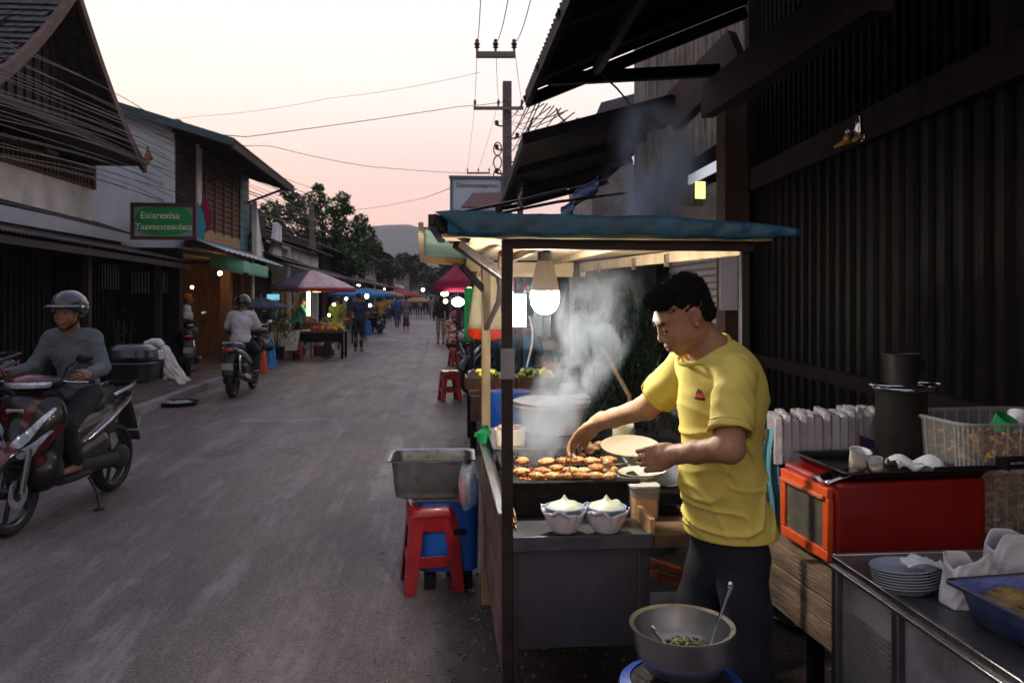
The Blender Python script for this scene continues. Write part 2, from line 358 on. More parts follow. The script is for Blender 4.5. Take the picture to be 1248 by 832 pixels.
mb.sheet(lambda u,v:(-.36+1.0*u,13.4+.22*v,.009),4,1); mb.sheet(lambda u,v:(-2.6+1.3*u,10.2+.3*v,.008),4,1)
tagS(mb.build('road_markings',M_line,smooth=False))
M_pave=mat('pinkish paving',(.12,.085,.078),.85,var=.3,scale=3,dirt=.5,bump=.5,bscale=30)
mb=MB()
for i in range(26):
    y0=-4+i*3.; zt=.115
    mb.box((-4.95,y0+1.49,zt/2),(1.68,2.975,zt)); 
mb.box((-4.95,90,.055),(1.68,32,.11))
tagS(mb.build('pavement',M_pave,smooth=False,bevel=.008))
mb=MB()
for i in range(38):
    y0=-4+i*2; mb.box((-4.05+.01*math.sin(i*7),y0+.99,.06),(.13,1.96,.13),rz=.004*math.sin(i*3))
tagS(mb.build('kerb',M_concrete,smooth=False,bevel=.012))
# gravel and litter on the earth by the cart
mb=MB()
for i in range(1500):
    x=rng.uniform(-.05,2.4) if i%3 else rng.normal(.12,.18); y=rng.uniform(1.3,9) if i%4 else rng.uniform(1.5,4); s=rng.uniform(.003,.013)
    mb.ell((x,y,s*.4+.004),(s,s*rng.uniform(.6,1),s*.6),5,3,rot=(rng.uniform(0,1),0,rng.uniform(0,6)))
tagS(mb.build('gravel',mat('gravel stones',(.16,.14,.13),.85,var=.5,scale=60,bump=0),smooth=False),'stuff')
# hills
def hill(name,y,x0,x1,hf,m):
    mb=MB(); nn=70
    for k in range(nn):
        pass
    mb.sheet(lambda u,v:(x0+(x1-x0)*u+8*math.sin(u*31+v*5),y+v*260,(-2+ (hf(u)+2)*math.sin(min(1,v*1.6)*PI/2)*(1-.35*max(0,v-.6)))),nn,10)
    return tagS(mb.build(name,m))
M_hill=mat('wooded hillside',(.045,.06,.04),.9,var=.4,scale=.05,bump=.6,bscale=.3)
hill('hills',1250,-1250,1000,lambda u:66+74*math.exp(-((u-.535)/.055)**2)+38*math.exp(-((u-.47)/.06)**2)+26*math.sin(u*9)+5*math.sin(u*77)+3*math.sin(u*143),M_hill)
hill('nearer_hillside',210,-160,200,lambda u:11+7*math.sin(u*6+.4)+1.5*math.sin(u*41)+.7*math.sin(u*97),mat('hillside scrub',(.035,.055,.03),.9,var=.5,scale=.3,bump=1,bscale=1.5))
# air
mb=MB(); mb.box((0,900,149),(3000,2000,300))
hz=bpy.data.materials.new('haze'); hz.use_nodes=True; nt=hz.node_tree; nt.nodes.remove(nt.nodes['Principled BSDF']); pv=nt.nodes.new('ShaderNodeVolumePrincipled'); pv.inputs['Density'].default_value=.00045; pv.inputs['Color'].default_value=(.90,.92,1,1); nt.links.new(pv.outputs[0],nt.nodes['Material Output'].inputs['Volume'])
HAZE=mb.build('haze',hz,smooth=False); tagS(HAZE,'stuff')
# ================================================================ sheet helpers
def corr(mb,A,B,C,D,pitch=.08,amp=.012,nv=2,jit=.0):
    """corrugated sheet; waves vary along A->B, run along A->D"""
    A,B,C,D=[Vector(q) for q in(A,B,C,D)]; n=(B-A).cross(D-A).normalized(); Lu=(B-A).length; nu=max(4,int(Lu/pitch*4))
    mb.sheet(lambda u,v:(A.lerp(B,u)).lerp(D.lerp(C,u),v)+n*(amp*math.sin(u*Lu/pitch*2*PI)+jit*math.sin(u*13+v*3)),nu,nv)
def tiled(mb,A,B,C,D,nr,nc):
    """courses of tiles; A->B along the eave, A->D up the slope"""
    A,B,C,D=[Vector(q) for q in(A,B,C,D)]; n=(B-A).cross(D-A).normalized()
    for r in range(nr):
        for c in range(nc):
            off=.5/nc if r%2 else 0
            u0=max(0,(c/nc)-off);u1=min(1,(c+.94)/nc-off);v0=r/nr;v1=min(1,(r+1.25)/nr)
            if u1<=u0: continue
            f=lambda u,v:(A.lerp(B,u)).lerp(D.lerp(C,u),v)
            j=rng.uniform(-.006,.006); a,b,cc,d=f(u0,v0)+n*(.035+j),f(u1,v0)+n*(.035-j),f(u1,v1)+n*.002,f(u0,v1)+n*.002
            mb.add([a,b,cc,d,a-n*.02,b-n*.02],[(0,1,2,3),(4,5,1,0)])
def quad(mb,*p): return mb.add(p,[tuple(range(len(p)))])
# ================================================================ left: traditional timber house
H=thing('timber_house','old timber house with steep dark gable roof, slatted balcony and tin canopy at far left','house',(-6.2,11,0))
def wp(mb,name,m,par,**k): return mb.build(name,m,par,world=True,**k)
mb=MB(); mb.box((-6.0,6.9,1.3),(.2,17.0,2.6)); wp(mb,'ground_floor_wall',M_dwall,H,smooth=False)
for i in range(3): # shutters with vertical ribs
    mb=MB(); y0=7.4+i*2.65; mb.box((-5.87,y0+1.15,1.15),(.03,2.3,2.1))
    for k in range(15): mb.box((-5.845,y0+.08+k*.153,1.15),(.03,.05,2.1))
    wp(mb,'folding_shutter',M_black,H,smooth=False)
for px0,px1,py0,py1 in((123,146,323,352),):
    a=PXX(px0,py1,-5.78);b=PXX(px1,py0,-5.78)
    mb=MB(); mb.box((-5.80,(a.y+b.y)/2,(a.z+b.z)/2),(.02,abs(b.y-a.y),abs(b.z-a.z)))
    f=wp(mb,'window',mat('sky painted glass',(.34,.44,.56),.3,var=.3,scale=4),H,smooth=False)  # reflected sky is put into the glass colour
    mb=MB(); nn=max(3,int(abs(b.y-a.y)/.11))
    for k in range(nn+1): mb.box((-5.78,a.y+(b.y-a.y)*k/nn,(a.z+b.z)/2),(.03,.022,abs(b.z-a.z)))
    wp(mb,'window_bars',M_black,f,smooth=False)
for y in(9.3,12.2,15.2):
    mb=MB(); mb.box((-5.195,y,1.2),(.11,.11,2.3)); wp(mb,'canopy_post',M_wood,H,bevel=.008)
mb=MB(); corr(mb,(-4.7,4,2.35),(-4.7,15.6,2.24),(-5.85,15.6,2.52),(-5.85,4,2.62),.09,.014); wp(mb,'canopy_roof',M_rusttin,H,solid=.004)
mb=MB(); mb.bar((-4.76,4,2.26),(-4.76,15.55,2.15),.05,.09); wp(mb,'canopy_beam',M_wood,H,smooth=False)
mb=MB(); corr(mb,(-5.6,4,2.90),(-5.6,15.2,2.72),(-6.3,15.2,2.95),(-6.3,4,3.1),.09,.014); wp(mb,'upper_canopy_roof',M_tin,H,solid=.004)
mb=MB(); mb.box((-6.25,10,3.2),(.25,9.2,.56)); wp(mb,'balcony_parapet',M_white,H,smooth=False)
mb=MB(); mb.box((-6.5,10,3.8),(.12,9.2,1.1)); wp(mb,'upper_wall',M_wood,H,smooth=False)
mb=MB()
for k in range(46): mb.box((-6.42,6.3+k*.155,3.84),(.03,.07,.74))
wp(mb,'slatted_window',M_woodh,H,smooth=False)
mb=MB(); mb.box((-6.40,13.75,3.85),(.06,.38,.8)); wp(mb,'white_panel',M_white,H,smooth=False)
mb=MB(); mb.box((-6.40,14.35,3.9),(.16,.2,1.0)); wp(mb,'corner_post',M_woodh,H,smooth=False)
mb=MB(); mb.box((-6.12,10,3.80),(.07,9.3,.06)); mb.box((-6.12,10,3.5),(.05,9.3,.05))
for k in range(75): mb.box((-6.12,5.45+k*.123,3.66),(.035,.04,.3))
mb.box((-6.12,14.6,3.68),(.1,.1,.42)); wp(mb,'balustrade',M_woodh,H,smooth=False)
ap=Vector((-5.4,11.8,5.95)); 
def rprof(s): # drop below the ridge, flaring out at the eave
    return 2.55*s, 2.0*s**.92 if False else (1.35*(1-max(0,1-s)**1.5)+.72*s)
mb=MB()
K=7
for sgn in(-1,1):
    for k in range(K):
        s0,s1=k/K,(k+1)/K; y0,z0=rprof(s0);y1,z1=rprof(s1)
        a=(-5.195,ap.y+sgn*y1,ap.z-z1);b=(-11,ap.y+sgn*y1,ap.z-z1);c=(-11,ap.y+sgn*y0,ap.z-z0);d=(-5.195,ap.y+sgn*y0,ap.z-z0)
        if sgn<0: tiled(mb,b,a,d,c,3,34)
        else: tiled(mb,a,b,c,d,3,34)
        q=.03; quad(mb,(-5.195,ap.y+sgn*y1,ap.z-z1-q),(-11,ap.y+sgn*y1,ap.z-z1-q),(-11,ap.y+sgn*y0,ap.z-z0-q),(-5.195,ap.y+sgn*y0,ap.z-z0-q))
RF=wp(mb,'roof',M_tile,H,smooth=False)
for sgn in(-1,1):
    mb=MB(); pts=[]
    for k in range(11):
        y,z=rprof(k/10*1.03); pts.append((ap.y+sgn*y,ap.z-z))
    rings=[[(-5.2,y,z+.07),(-5.13,y,z+.07),(-5.13,y,z-.11),(-5.2,y,z-.11)] for y,z in pts]
    mb.loft(rings); wp(mb,'bargeboard',mat('old bargeboard',(.10,.06,.05),.75,var=.4,dirt=.4),RF,smooth=False)
mb=MB(); mb.add([(-5.75,ap.y-2.1,4.2),(-5.75,ap.y+2.1,4.2),(-5.75,ap.y,5.85)],[(0,1,2)])
for k in range(17):
    y=ap.y-1.9+k*.237; top=5.85-abs(y-ap.y)*.78; mb.box((-5.73,y,(4.2+top)/2),(.03,.02,top-4.2))
wp(mb,'gable_boarding',M_wood,H,smooth=False)
mb=MB(); quad(mb,(-5.15,8.2,3.93),(-5.15,14.45,3.93),(-6.5,14.45,4.28),(-6.5,8.2,4.28)); quad(mb,(-5.15,8.2,3.90),(-5.15,14.45,3.90),(-6.5,14.45,4.0),(-6.5,8.2,4.0)); mb.box((-5.16,11.3,3.93),(.05,6.3,.12)); wp(mb,'pent_roof',M_wood,H,smooth=False)
mb=MB(); mb.tube([(-5.18,14.3,3.88),(-5.16,14.48,3.95),(-5.15,14.56,4.12),(-5.15,14.5,4.24)],[.07,.065,.045,.012],8); mb.ell((-5.15,14.62,4.05),(.05,.07,.06)); wp(mb,'carved_finial',mat('carved gold wood',(.22,.11,.05),.6,var=.5,scale=20,bump=.8),H)
# ================================================================ left: pale blue house with shed roof
H=thing('rendered_house','two storey pale blue rendered house with lean-to roof and brown lattice window','house',(-6,17,0))
mb=MB(); mb.box((-7.9,18.1,3.5),(5.9,5.6,2.0)); 
for yy in(15.3,20.9): quad(mb,(-10.85,yy,4.5),(-4.95,yy,4.5),(-4.95,yy,4.76),(-10.85,yy,6.5))
wp(mb,'upper_wall',M_bluewhite,H,smooth=False)
mb=MB(); mb.box((-7.4,18.1,1.25),(.2,5.4,2.5)); wp(mb,'shop_back_wall',mat('warm boards',(.22,.10,.04),.7,var=.35,scale=3,stretch=(4,4,.6)),H,smooth=False)
for yy in(15.42,20.8):
    mb=MB(); mb.box((-6.15,yy,1.25),(2.3,.2,2.5)); wp(mb,'shop_side_wall',M_dwall if yy<16 else MATS['warm boards'],H,smooth=False)
a=PY(160,357,15.28);b=PY(211,331,15.28)
for s_ in(0,1):
    x0=a.x+(b.x-a.x)*(.52*s_); x1=x0+(b.x-a.x)*.46; mb=MB(); mb.box(((x0+x1)/2,15.30,(a.z+b.z)/2),(x1-x0,.03,b.z-a.z)); f_=wp(mb,'window',mat('sky painted glass',(.34,.44,.56),.3,var=.3,scale=4),H,smooth=False); mb=MB()  # same sky reflection painted as blue into these panes
    for k in range(7): mb.box((x0+(x1-x0)*k/6,15.27,(a.z+b.z)/2),(.022,.03,b.z-a.z))
    wp(mb,'window_bars',M_black,f_,smooth=False)
for k in range(9):
    mb=MB(); mb.box((-7.27,15.7+k*.6,1.2),(.04,.56,2.3)); mb.box((-7.245,15.7+k*.6,1.2),(.02,.4,2.0)); wp(mb,'door_panel',M_woodh,H,smooth=False)
mb=MB(); mb.box((-6.2,18.1,2.46),(2.6,5.5,.08)); wp(mb,'shop_ceiling',M_wood,H,smooth=False)
mb=MB(); mb.box((-4.92,15.85,3.85),(.05,1.0,2.1))
for k in range(9): mb.box((-4.885,15.4+k*.115,3.85),(.03,.04,2.1))
wp(mb,'dark_slat_panel',M_wood,H,smooth=False)
mb=MB(); mb.box((-4.9,16.6,3.9),(.06,.3,2.0)); wp(mb,'white_pilaster',M_white,H,smooth=False)
mb=MB(); mb.box((-4.90,18.35,3.8),(.04,2.9,1.65)); wf=wp(mb,'lattice_window',mat('lattice brown',(.13,.06,.03),.7,var=.3,scale=9,stretch=(1,1,4)),H,smooth=False)
mb=MB()
for k in range(14): mb.box((-4.868,18.35,3.05+k*.118),(.02,2.9,.035))
wp(mb,'lattice_slat',M_wood,wf,smooth=False)
mb=MB()
for k in range(5): mb.box((-4.85,16.95+k*.7,3.8),(.03,.06,1.68))
wp(mb,'lattice_mullion',M_woodh,wf,smooth=False)
mb=MB(); mb.box((-4.89,18.35,2.86),(.05,2.9,.26)); wp(mb,'window_apron',mat('ochre paint',(.36,.24,.13),.8,dirt=.3),H,smooth=False)
mb=MB(); mb.box((-4.9,20.3,3.75),(.05,.9,2.0)); 
for k in range(9): mb.box((-4.87,20.3,2.9+k*.2),(.02,.9,.02))
wp(mb,'blue_panel',M_teal,H,smooth=False)
mb=MB(); mb.box((-4.82,18.3,2.62),(.14,5.2,.18)); wp(mb,'floor_beam',mat('dull red paint',(.12,.03,.025),.7,dirt=.5),H,smooth=False)
mb=MB(); corr(mb,(-3.78,14.95,4.47),(-3.78,21.0,4.42),(-11,21.0,6.6),(-11,14.95,6.65),.16,.02); RF=wp(mb,'roof',M_tin,H,solid=.01)
mb=MB(); mb.bar((-3.80,14.95,4.42),(-11,14.95,6.58),.05,.14); wp(mb,'rake_board',mat('blue green fascia',(.05,.10,.12),.6,dirt=.3),RF,smooth=False)
mb=MB(); mb.bar((-3.82,14.95,4.38),(-3.82,21,4.33),.05,.14); mb.bar((-3.82,21,4.38),(-5.5,21,4.9),.05,.12); wp(mb,'eave_board',M_wood,RF,smooth=False)
mb=MB(); quad(mb,(-3.84,15,4.37),(-3.84,20.95,4.32),(-4.95,20.95,4.68),(-4.95,15,4.73))
for k in range(9): mb.bar((-3.9,15.2+k*.7,4.33),(-4.95,15.2+k*.7,4.66),.05,.08)
wp(mb,'soffit',M_wood,RF,smooth=False)
for y in(17.0,20.6):
    mb=MB(); mb.tube([(-4.9,y,3.95),(-3.95,y,4.33)],.03); wp(mb,'eave_bracket',M_wood,H)
# fabric awnings along the shop
mb=MB(); corr(mb,(-4.05,15.2,2.46),(-4.05,21.1,2.36),(-4.8,21.1,2.66),(-4.8,15.2,2.76),.4,.015); wp(mb,'tin_awning',mat('light blue tin',(.30,.42,.50),.45,var=.2,dirt=.3,scale=3),H,solid=.006)
mb=MB(); mb.sheet(lambda u,v:(-4.1+.1*v*0+.03*math.sin(u*14),16.9+2.3*u,2.33-.03*u-.27*v*(1 if u>.22 else .9)),24,4); quad(mb,(-4.1,16.9,2.33),(-4.75,16.9,2.5),(-4.75,16.9,2.2),(-4.1,16.9,2.05)); wp(mb,'green_valance',translucent('mint green canvas',(.26,.62,.45),.3),H,solid=.004)
for y in(15.35,18.9,20.9):
    mb=MB(); mb.box((-4.95,y,1.25),(.22,.2,2.45)); wp(mb,'pillar',M_woodh if y>16 else M_black,H,smooth=False)
# the green shop board
S=thing('shop_sign','green shop board with two lines of white lettering in a dark red frame','sign',PY(200,290,14.6))
a=PY(160,292,14.6);b=PY(240,248,14.6); cx=(a+b)/2; ww=b.x-a.x; hh=b.z-a.z
mb=MB(); mb.box(cx,(ww-.1,.05,hh-.1)); wp(mb,'board',mat('pale board',(.20,.33,.36),.6,var=.1),S,smooth=False)
mb=MB(); n=28; gp=[]
for k in range(n):
    t=2*PI*k/n; c_,s_=math.cos(t),math.sin(t); gp.append((cx.x+(abs(c_)**.62)*math.copysign(1,c_)*(ww*.47-.04), cx.y-.032, cx.z+.01+(abs(s_)**.75)*math.copysign(1,s_)*(hh*.44-.03)))
quad(mb,*gp); wp(mb,'green_panel',mat('sign green',(.012,.28,.07),.5,var=.15),S,smooth=False)
mb=MB()
for z in(-1,1): mb.box((cx.x,cx.y-.01,cx.z+z*(hh/2-.03)),(ww,.09,.06))
for x in(-1,1): mb.box((cx.x+x*(ww/2-.03),cx.y-.01,cx.z),(.06,.088,hh-.12))
wp(mb,'frame',mat('dark red frame',(.07,.02,.022),.6),S,smooth=False)
def wtext(name,body,size,m,par,pos,rz=0,ext=.003,align='CENTER',rx=90):
    M=Matrix.Translation(Vector(pos))@Euler((R(rx),0,rz)).to_matrix().to_4x4(); return text(name,body,size,m,par,wmat(par).inverted()@M,ext,align)
M_let=mat('white lettering',(.85,.88,.82),.6,bump=0)
wtext('lettering','Eaiarexisa',.17,M_let,S,(cx.x-.06,cx.y-.038,cx.z+.10))
wtext('lettering','Taavsestesolata.',.155,M_let,S,(cx.x+.02,cx.y-.038,cx.z-.10))
for x in(-.35,.35):
    mb=MB(); mb.tube([(cx.x+x,cx.y+.02,cx.z),(cx.x+x,15.3,cx.z)],.02); wp(mb,'bracket',M_iron,S)
# painted petals panel beside sign
for nm,px,py,cc,lb in(('petal_banner',241,272,(.02,.28,.34),'turquoise flame shaped banner beside the green shop board'),('petal_banner',249,262,(.20,.01,.05),'crimson flame shaped banner beside the green shop board')):
    c=PXX(px,py,-4.6); mb=MB(); mb.prism([(0,.42),(.10,.18),(.14,-.05),(.11,-.28),(0,-.36),(-.11,-.28),(-.14,-.05),(-.08,.15)],.03,Matrix.Rotation(R(20),4,'Z')); tag(mb.build(nm,mat('banner %s'%px,cc,.7)),lb,'banner').location=c
# ================================================================ figures
M_skin=mat('tan skin',(.30,.155,.085),.48,var=.12,scale=14,bump=.08,sss=.08,col2=(.36,.19,.11))
M_skin2=mat('brown skin',(.20,.10,.06),.5,var=.12,scale=14,bump=.05)
M_hair=mat('black hair',(.010,.008,.008),.5,var=.3,scale=60,bump=.6,spec=.4)
M_lip=mat('lips',(.24,.085,.06),.4,var=.1,scale=30,bump=.05)
M_nail=mat('nail',(.42,.26,.2),.3,bump=0)
def C(a,b,ra,rb=None): return ('c',a,b,ra,ra if rb is None else rb)
def head_prims(c,M,s=1.,fine=True):
    c=np.array(c[:]); M=np.array(M)
    def q(x,y,z): return c+M@(np.array([x,y,z])*s)
    def e(x,y,z,a,b,d): return ('e',q(x,y,z),np.array([a,b,d])*s,M)
    o=[('+',0,e(0,-.018,.036,.074,.094,.084)),('+',.03*s,e(0,.024,-.015,.064,.070,.088)),('+',.03*s,e(0,.035,-.070,.047,.045,.036)),('+',.02*s,e(0,.066,-.098,.022,.02,.016))]
    if not fine:
        o+=[('+',.012*s,C(q(0,.085,.015),q(0,.108,-.028),.009*s,.014*s))]+[('+',.01*s,e(x,-.008,-.008,.012,.02,.03)) for x in(-.072,.072)]; return o
    for x in(-1,1):
        o+=[('+',.026*s,e(x*.042,.056,-.030,.024,.028,.028)),           # cheek
            ('+',.018*s,e(x*.030,.074,.030,.026,.012,.012)),            # brow
            ('-',.014*s,e(x*.034,.101,.004,.018,.014,.011)),            # socket
            ('+',.004*s,e(x*.032,.074,.003,.0165,.0145,.0135)),         # lid over the eye
            ('+',.003*s,C(q(x*.020,.0865,-.003),q(x*.044,.079,-.004),.0028*s)),
            ('+',.03*s,e(x*.052,.0,-.06,.012,.03,.03))]                 # jaw corner
    o+=[('+',.012*s,C(q(0,.080,.022),q(0,.101,-.022),.008*s,.0105*s)),('+',.008*s,e(0,.102,-.028,.0145,.0115,.0105))]
    for x in(-1,1): o+=[('+',.007*s,e(x*.0150,.094,-.032,.0095,.012,.0085)),('-',.003*s,e(x*.0075,.099,-.0395,.0035,.005,.003))]
    o+=[('+',.016*s,e(0,.082,-.060,.032,.018,.024)),                    # muzzle
        ('+',.006*s,e(0,.0975,-.0570,.0225,.0095,.0075)),('+',.006*s,e(0,.0965,-.0705,.0200,.0105,.0090)),
        ('-',.003*s,C(q(-.021,.105,-.0636),q(.021,.105,-.0636),.0022*s))]
    for x in(-1,1): # ears
        a=x*.072
        o+=[('+',.010*s,e(a,-.012,-.006,.010,.018,.028)),('+',.006*s,e(x*.083,-.018,.004,.006,.019,.026)),('-',.005*s,e(x*.090,-.008,.0,.007,.009,.015)),('+',.004*s,e(x*.080,-.006,-.030,.006,.009,.010))]
    return o
def hand_prims(w,d,n,side=1,s=1.,curl=(.5,.5,.5,.5),spread=.0,thumb=(.5,.6),tl=None):
    """w wrist, d finger direction, n palm normal (fingers curl towards it), thumb leaves on +side*(d x n)"""
    w=Vector(w);d=Vector(d).normalized();n=Vector(n);n=(n-d*n.dot(d)).normalized();t=d.cross(n)*side; o=[]
    M=np.array([t[:],d[:],n[:]]).T; pc=w+d*.045*s
    o+=[('+',0,('e',(w+d*.05*s)[:],np.array([.041,.052,.016])*s,M)),('+',.018*s,C(w-d*.03*s,w+d*.03*s,.026*s,.025*s)),('+',.01*s,('e',(w+d*.03*s+t*.022*s+n*.006*s)[:],np.array([.018,.034,.016])*s,M))]
    L=((.030,.024,.019),(.040,.027,.021),(.044,.029,.022),(.040,.027,.021),(.031,.021,.018)) # thumb,index..little
    for i in range(4):
        x=(.030-.020*i); a=w+d*(.088-.004*abs(i-1.2))*s+t*x*s; ang=curl[i]*.75; dd=d.copy(); ax=d.cross(n)
        fd=(d+t*spread*(1.5-i)*.3).normalized(); p=a; rr=(.0092,.0085,.0078,.0066)
        base=p-fd*.03*s; o.append(('+',.007*s,C(base,p,.0095*s,.0095*s)))
        for k in range(3):
            an=ang*(k+1)*(.8 if k==0 else 1.0); v=(fd*math.cos(an)+n*math.sin(an)).normalized(); q=p+v*L[i+1][k]*s; o.append(('+',.0025*s,C(p,q,rr[k]*s,rr[k+1]*s))); p=q
    p=w+d*.022*s+t*.024*s+n*.006*s; a0,a1=thumb
    if tl is not None:
        T=Vector(tl); v1=(T-p); Lh=v1.length; mid=p+v1*.5+t*.012*s; pts=[p,p+(mid-p)*.9,mid+(T-mid)*.5,T]
    else:
        v=(d*math.cos(a0)+t*math.sin(a0)+n*.25).normalized(); q=p+v*.036*s; v2=(d*math.cos(a1*.4)+n*a1*.7+t*.2).normalized(); pts=[p,q,q+v2*.03*s,q+v2*.052*s]
    rr=(.0135,.0115,.010,.0075)
    for k in range(3): o.append(('+',.004*s,C(pts[k],pts[k+1],rr[k]*s,rr[k+1]*s)))
    return o
J0=dict(pel=(0,0,.94),ch=(0,-.01,1.24),nk=(0,-.01,1.45),hd=(0,.025,1.585),sl=(-.175,-.01,1.39),sr=(.175,-.01,1.39),el=(-.215,-.05,1.13),er=(.215,-.05,1.13),wl=(-.22,.05,.90),wr=(.22,.05,.90),
 hl=(-.09,0,.91),hr=(.09,0,.91),kl=(-.095,.03,.50),kr=(.095,.03,.50),al=(-.095,-.02,.09),ar=(.095,-.02,.09),tl=(-.11,.12,.035),tr=(.11,.12,.035))
def walk(ph): # mid stride
    a=.22*ph; return dict(kl=(-.09,.10*ph+.04,.51),al=(-.09,.04*ph+a*.6,.10),tl=(-.10,.18*ph+a*.6,.04),kr=(.09,-.04*ph+.05,.50),ar=(.09,-a,.13),tr=(.10,-a+.12,.05),wl=(-.23,-.10*ph,.90),el=(-.22,-.10,1.13),wr=(.23,.16*ph,.94),er=(.22,-.0,1.13))
SIT=dict(pel=(0,-.02,.50),ch=(0,.02,.80),nk=(0,.05,1.0),hd=(0,.10,1.13),sl=(-.175,.04,.95),sr=(.175,.04,.95),el=(-.22,.10,.70),er=(.22,.10,.70),wl=(-.14,.32,.60),wr=(.14,.32,.60),hl=(-.09,0,.48),hr=(.09,0,.48),kl=(-.13,.42,.48),kr=(.13,.42,.48),al=(-.13,.42,.09),ar=(.13,.42,.09),tl=(-.14,.56,.04),tr=(.14,.56,.04))
def figure(label,loc,rz,shirt,legs,group=None,pose=None,s=1.,res=.018,sleeve='short',skirt=0,skin=None,hairm=None,hairstyle='short',shorts=False,longshirt=0,sole=True,headyaw=0,headpitch=0,girth=1.,cat='person',nolower=False,shoe=None):
    J=dict(J0); J.update(pose or {}); J={k:np.array(v,dtype=float)*s for k,v in J.items()}
    T=thing('person',label,cat,loc,rz,group); skin=skin or M_skin2; hairm=hairm or M_hair; r=res; g=girth*s
    fd=Vector((math.sin(headyaw)*math.cos(headpitch),math.cos(headyaw)*math.cos(headpitch),-math.sin(headpitch))); Mh=basis(fd)
    pr=head_prims(J['hd'],Mh,s,fine=res<.007)
    pr+=[('+',.03*s,C(J['hd']-[0,.02*s,.05*s],J['nk'],.052*s,.056*s)),('+',.02,C(J['nk'],J['ch'],.06*s,.09*s)),('+',.02,C(J['ch'],J['pel'],.08*s,.08*s))]
    for S in'lr':
        sg=-1 if S=='l' else 1
        sh,el,wr=J['s'+S],J['e'+S],J['w'+S]; d=Vector(wr-el).normalized()
        pr+=[('+',.03,C(J['ch'],sh,.05*s,.045*s)),('+',.02,C(sh,el,.043*s,.036*s)),('+',.02,C(el,wr,.036*s,.024*s))]
        if res<.012: pr+=[(a,k,q) for a,k,q in hand_prims(wr,d,Vector((-sg,0,-.3)),side=sg,s=s,curl=(.6,.6,.65,.7))]
        else: pr+=[('+',.02,C(wr,wr+np.array(d[:])*.10*s,.032*s,.022*s))]
        h,k,a,t=J['h'+S],J['k'+S],J['a'+S],J['t'+S]
        pr+=[('+',.02,C(J['pel'],h,.07*s,.07*s)),('+',.02,C(h,k,.065*s,.048*s)),('+',.02,C(k,(k*.6+a*.4)+[0,-.02*s,0],.05*s,.05*s)),('+',.02,C(k*.6+a*.4+[0,-.02*s,0],a,.048*s,.034*s)),('+',.02,C(a-[0,.02,.03*s],t,.034*s,.024*s))]
    sdf_obj('body',[sdf_mesh(pr,r)],skin,T,smooth=1)
    # hair
    hp=[]
    def q(x,y,z): return J['hd']+Mh@(np.array([x,y,z])*s)
    if hairstyle=='short': hp=[('+',0,('e',q(0,-.026,.046),np.array([.081,.096,.082])*s,Mh)),('&',.01,('p',q(0,.02,.0),-(Mh@np.array([0,-.35,1.])) ))]; hp[1]=('&',.01,('p',q(0,.035,.02),Mh@np.array([0,.75,-.65])))
    elif hairstyle=='long': hp=[('+',0,('e',q(0,-.026,.042),np.array([.083,.098,.086])*s,Mh)),('&',.01,('p',q(0,.045,.01),Mh@np.array([0,.95,-.3]))),('+',.02,('e',q(0,-.075,-.07),np.array([.07,.04,.12])*s,Mh))]
    elif hairstyle=='wrap': hp=[('+',0,('e',q(0,-.02,.05),np.array([.092,.11,.088])*s,Mh)),('&',.01,('p',q(0,.035,.02),Mh@np.array([0,.75,-.65]))),('+',.02,('e',q(0,-.10,.02),np.array([.05,.04,.045])*s,Mh))]
    elif hairstyle=='bun': hp=[('+',0,('e',q(0,-.026,.046),np.array([.081,.096,.082])*s,Mh)),('&',.01,('p',q(0,.035,.02),Mh@np.array([0,.75,-.65]))),('+',.01,('e',q(0,-.12,.06),np.array([.035,.035,.035])*s,Mh))]
    if hp: sdf_obj('hair' if hairstyle!='wrap' else 'headscarf',[sdf_mesh(hp,min(r,.014))],hairm,T,smooth=1)
    # shirt
    wv=lambda X,Y,Z:.005*np.sin(X*41+Z*17+2*np.sin(Y*13))+.004*np.sin(Z*53+Y*31+X*9)+0
    if res<.012: wv=lambda X,Y,Z:.003*np.sin(X*23+Z*17+Y*19)-.008*(1-np.abs(np.sin(X*8-Z*13+1.3*np.sin(Z*11+Y*7))))**4-.007*(1-np.abs(np.sin(Z*19+X*6+Y*8+np.sin(X*14)*1.3)))**5
    sp=[('+',0,C(J['pel']+[0,0,.02],J['ch'],.125*g,.120*g)),('+',.05,C(J['ch']-[.05*s,0,0],J['ch']+[.05*s,0,0],.115*g)),('+',.04,C(J['sl']*.8+J['sr']*.2-[0,0,.0],J['sr']*.8+J['sl']*.2,.075*g)),('+',.05,C(J['pel']-[.05*s,0,0],J['pel']+[.05*s,0,0],.11*g))]
    for S in'lr':
        sh,el,wr=J['s'+S],J['e'+S],J['w'+S]
        if sleeve=='short': e2=sh+(el-sh)*.72; sp+=[('+',.03,C(sh,e2,.062*g,.060*g)),]
        elif sleeve=='long': sp+=[('+',.03,C(sh,el,.060*g,.052*g)),('+',.02,C(el,el+(wr-el)*.93,.05*g,.038*g))]
        if longshirt: pass
    hem=J['pel']-[0,0,(.03+longshirt)*s]
    if longshirt: sp+=[('+',.05,C(J['pel'],J['pel']-[0,0,longshirt*s],.13*g,.15*g))]
    n=J['pel']-J['ch']; sp.append(('&',.005,('p',hem,n)))
    nn=J['nk']+np.array([0,.035*s,.0]); sp.append(('-',.01,('e',J['nk']+np.array([0,.02,.045])*s,np.array([.072,.075,.05])*s,None)))
    sdf_obj('shirt',[sdf_mesh(sp,r,wv)],shirt,T,smooth=1)
    # legs
    lp=[('+',0,C(J['pel']-[.05*s,0,0],J['pel']+[.05*s,0,0],.105*g)),]
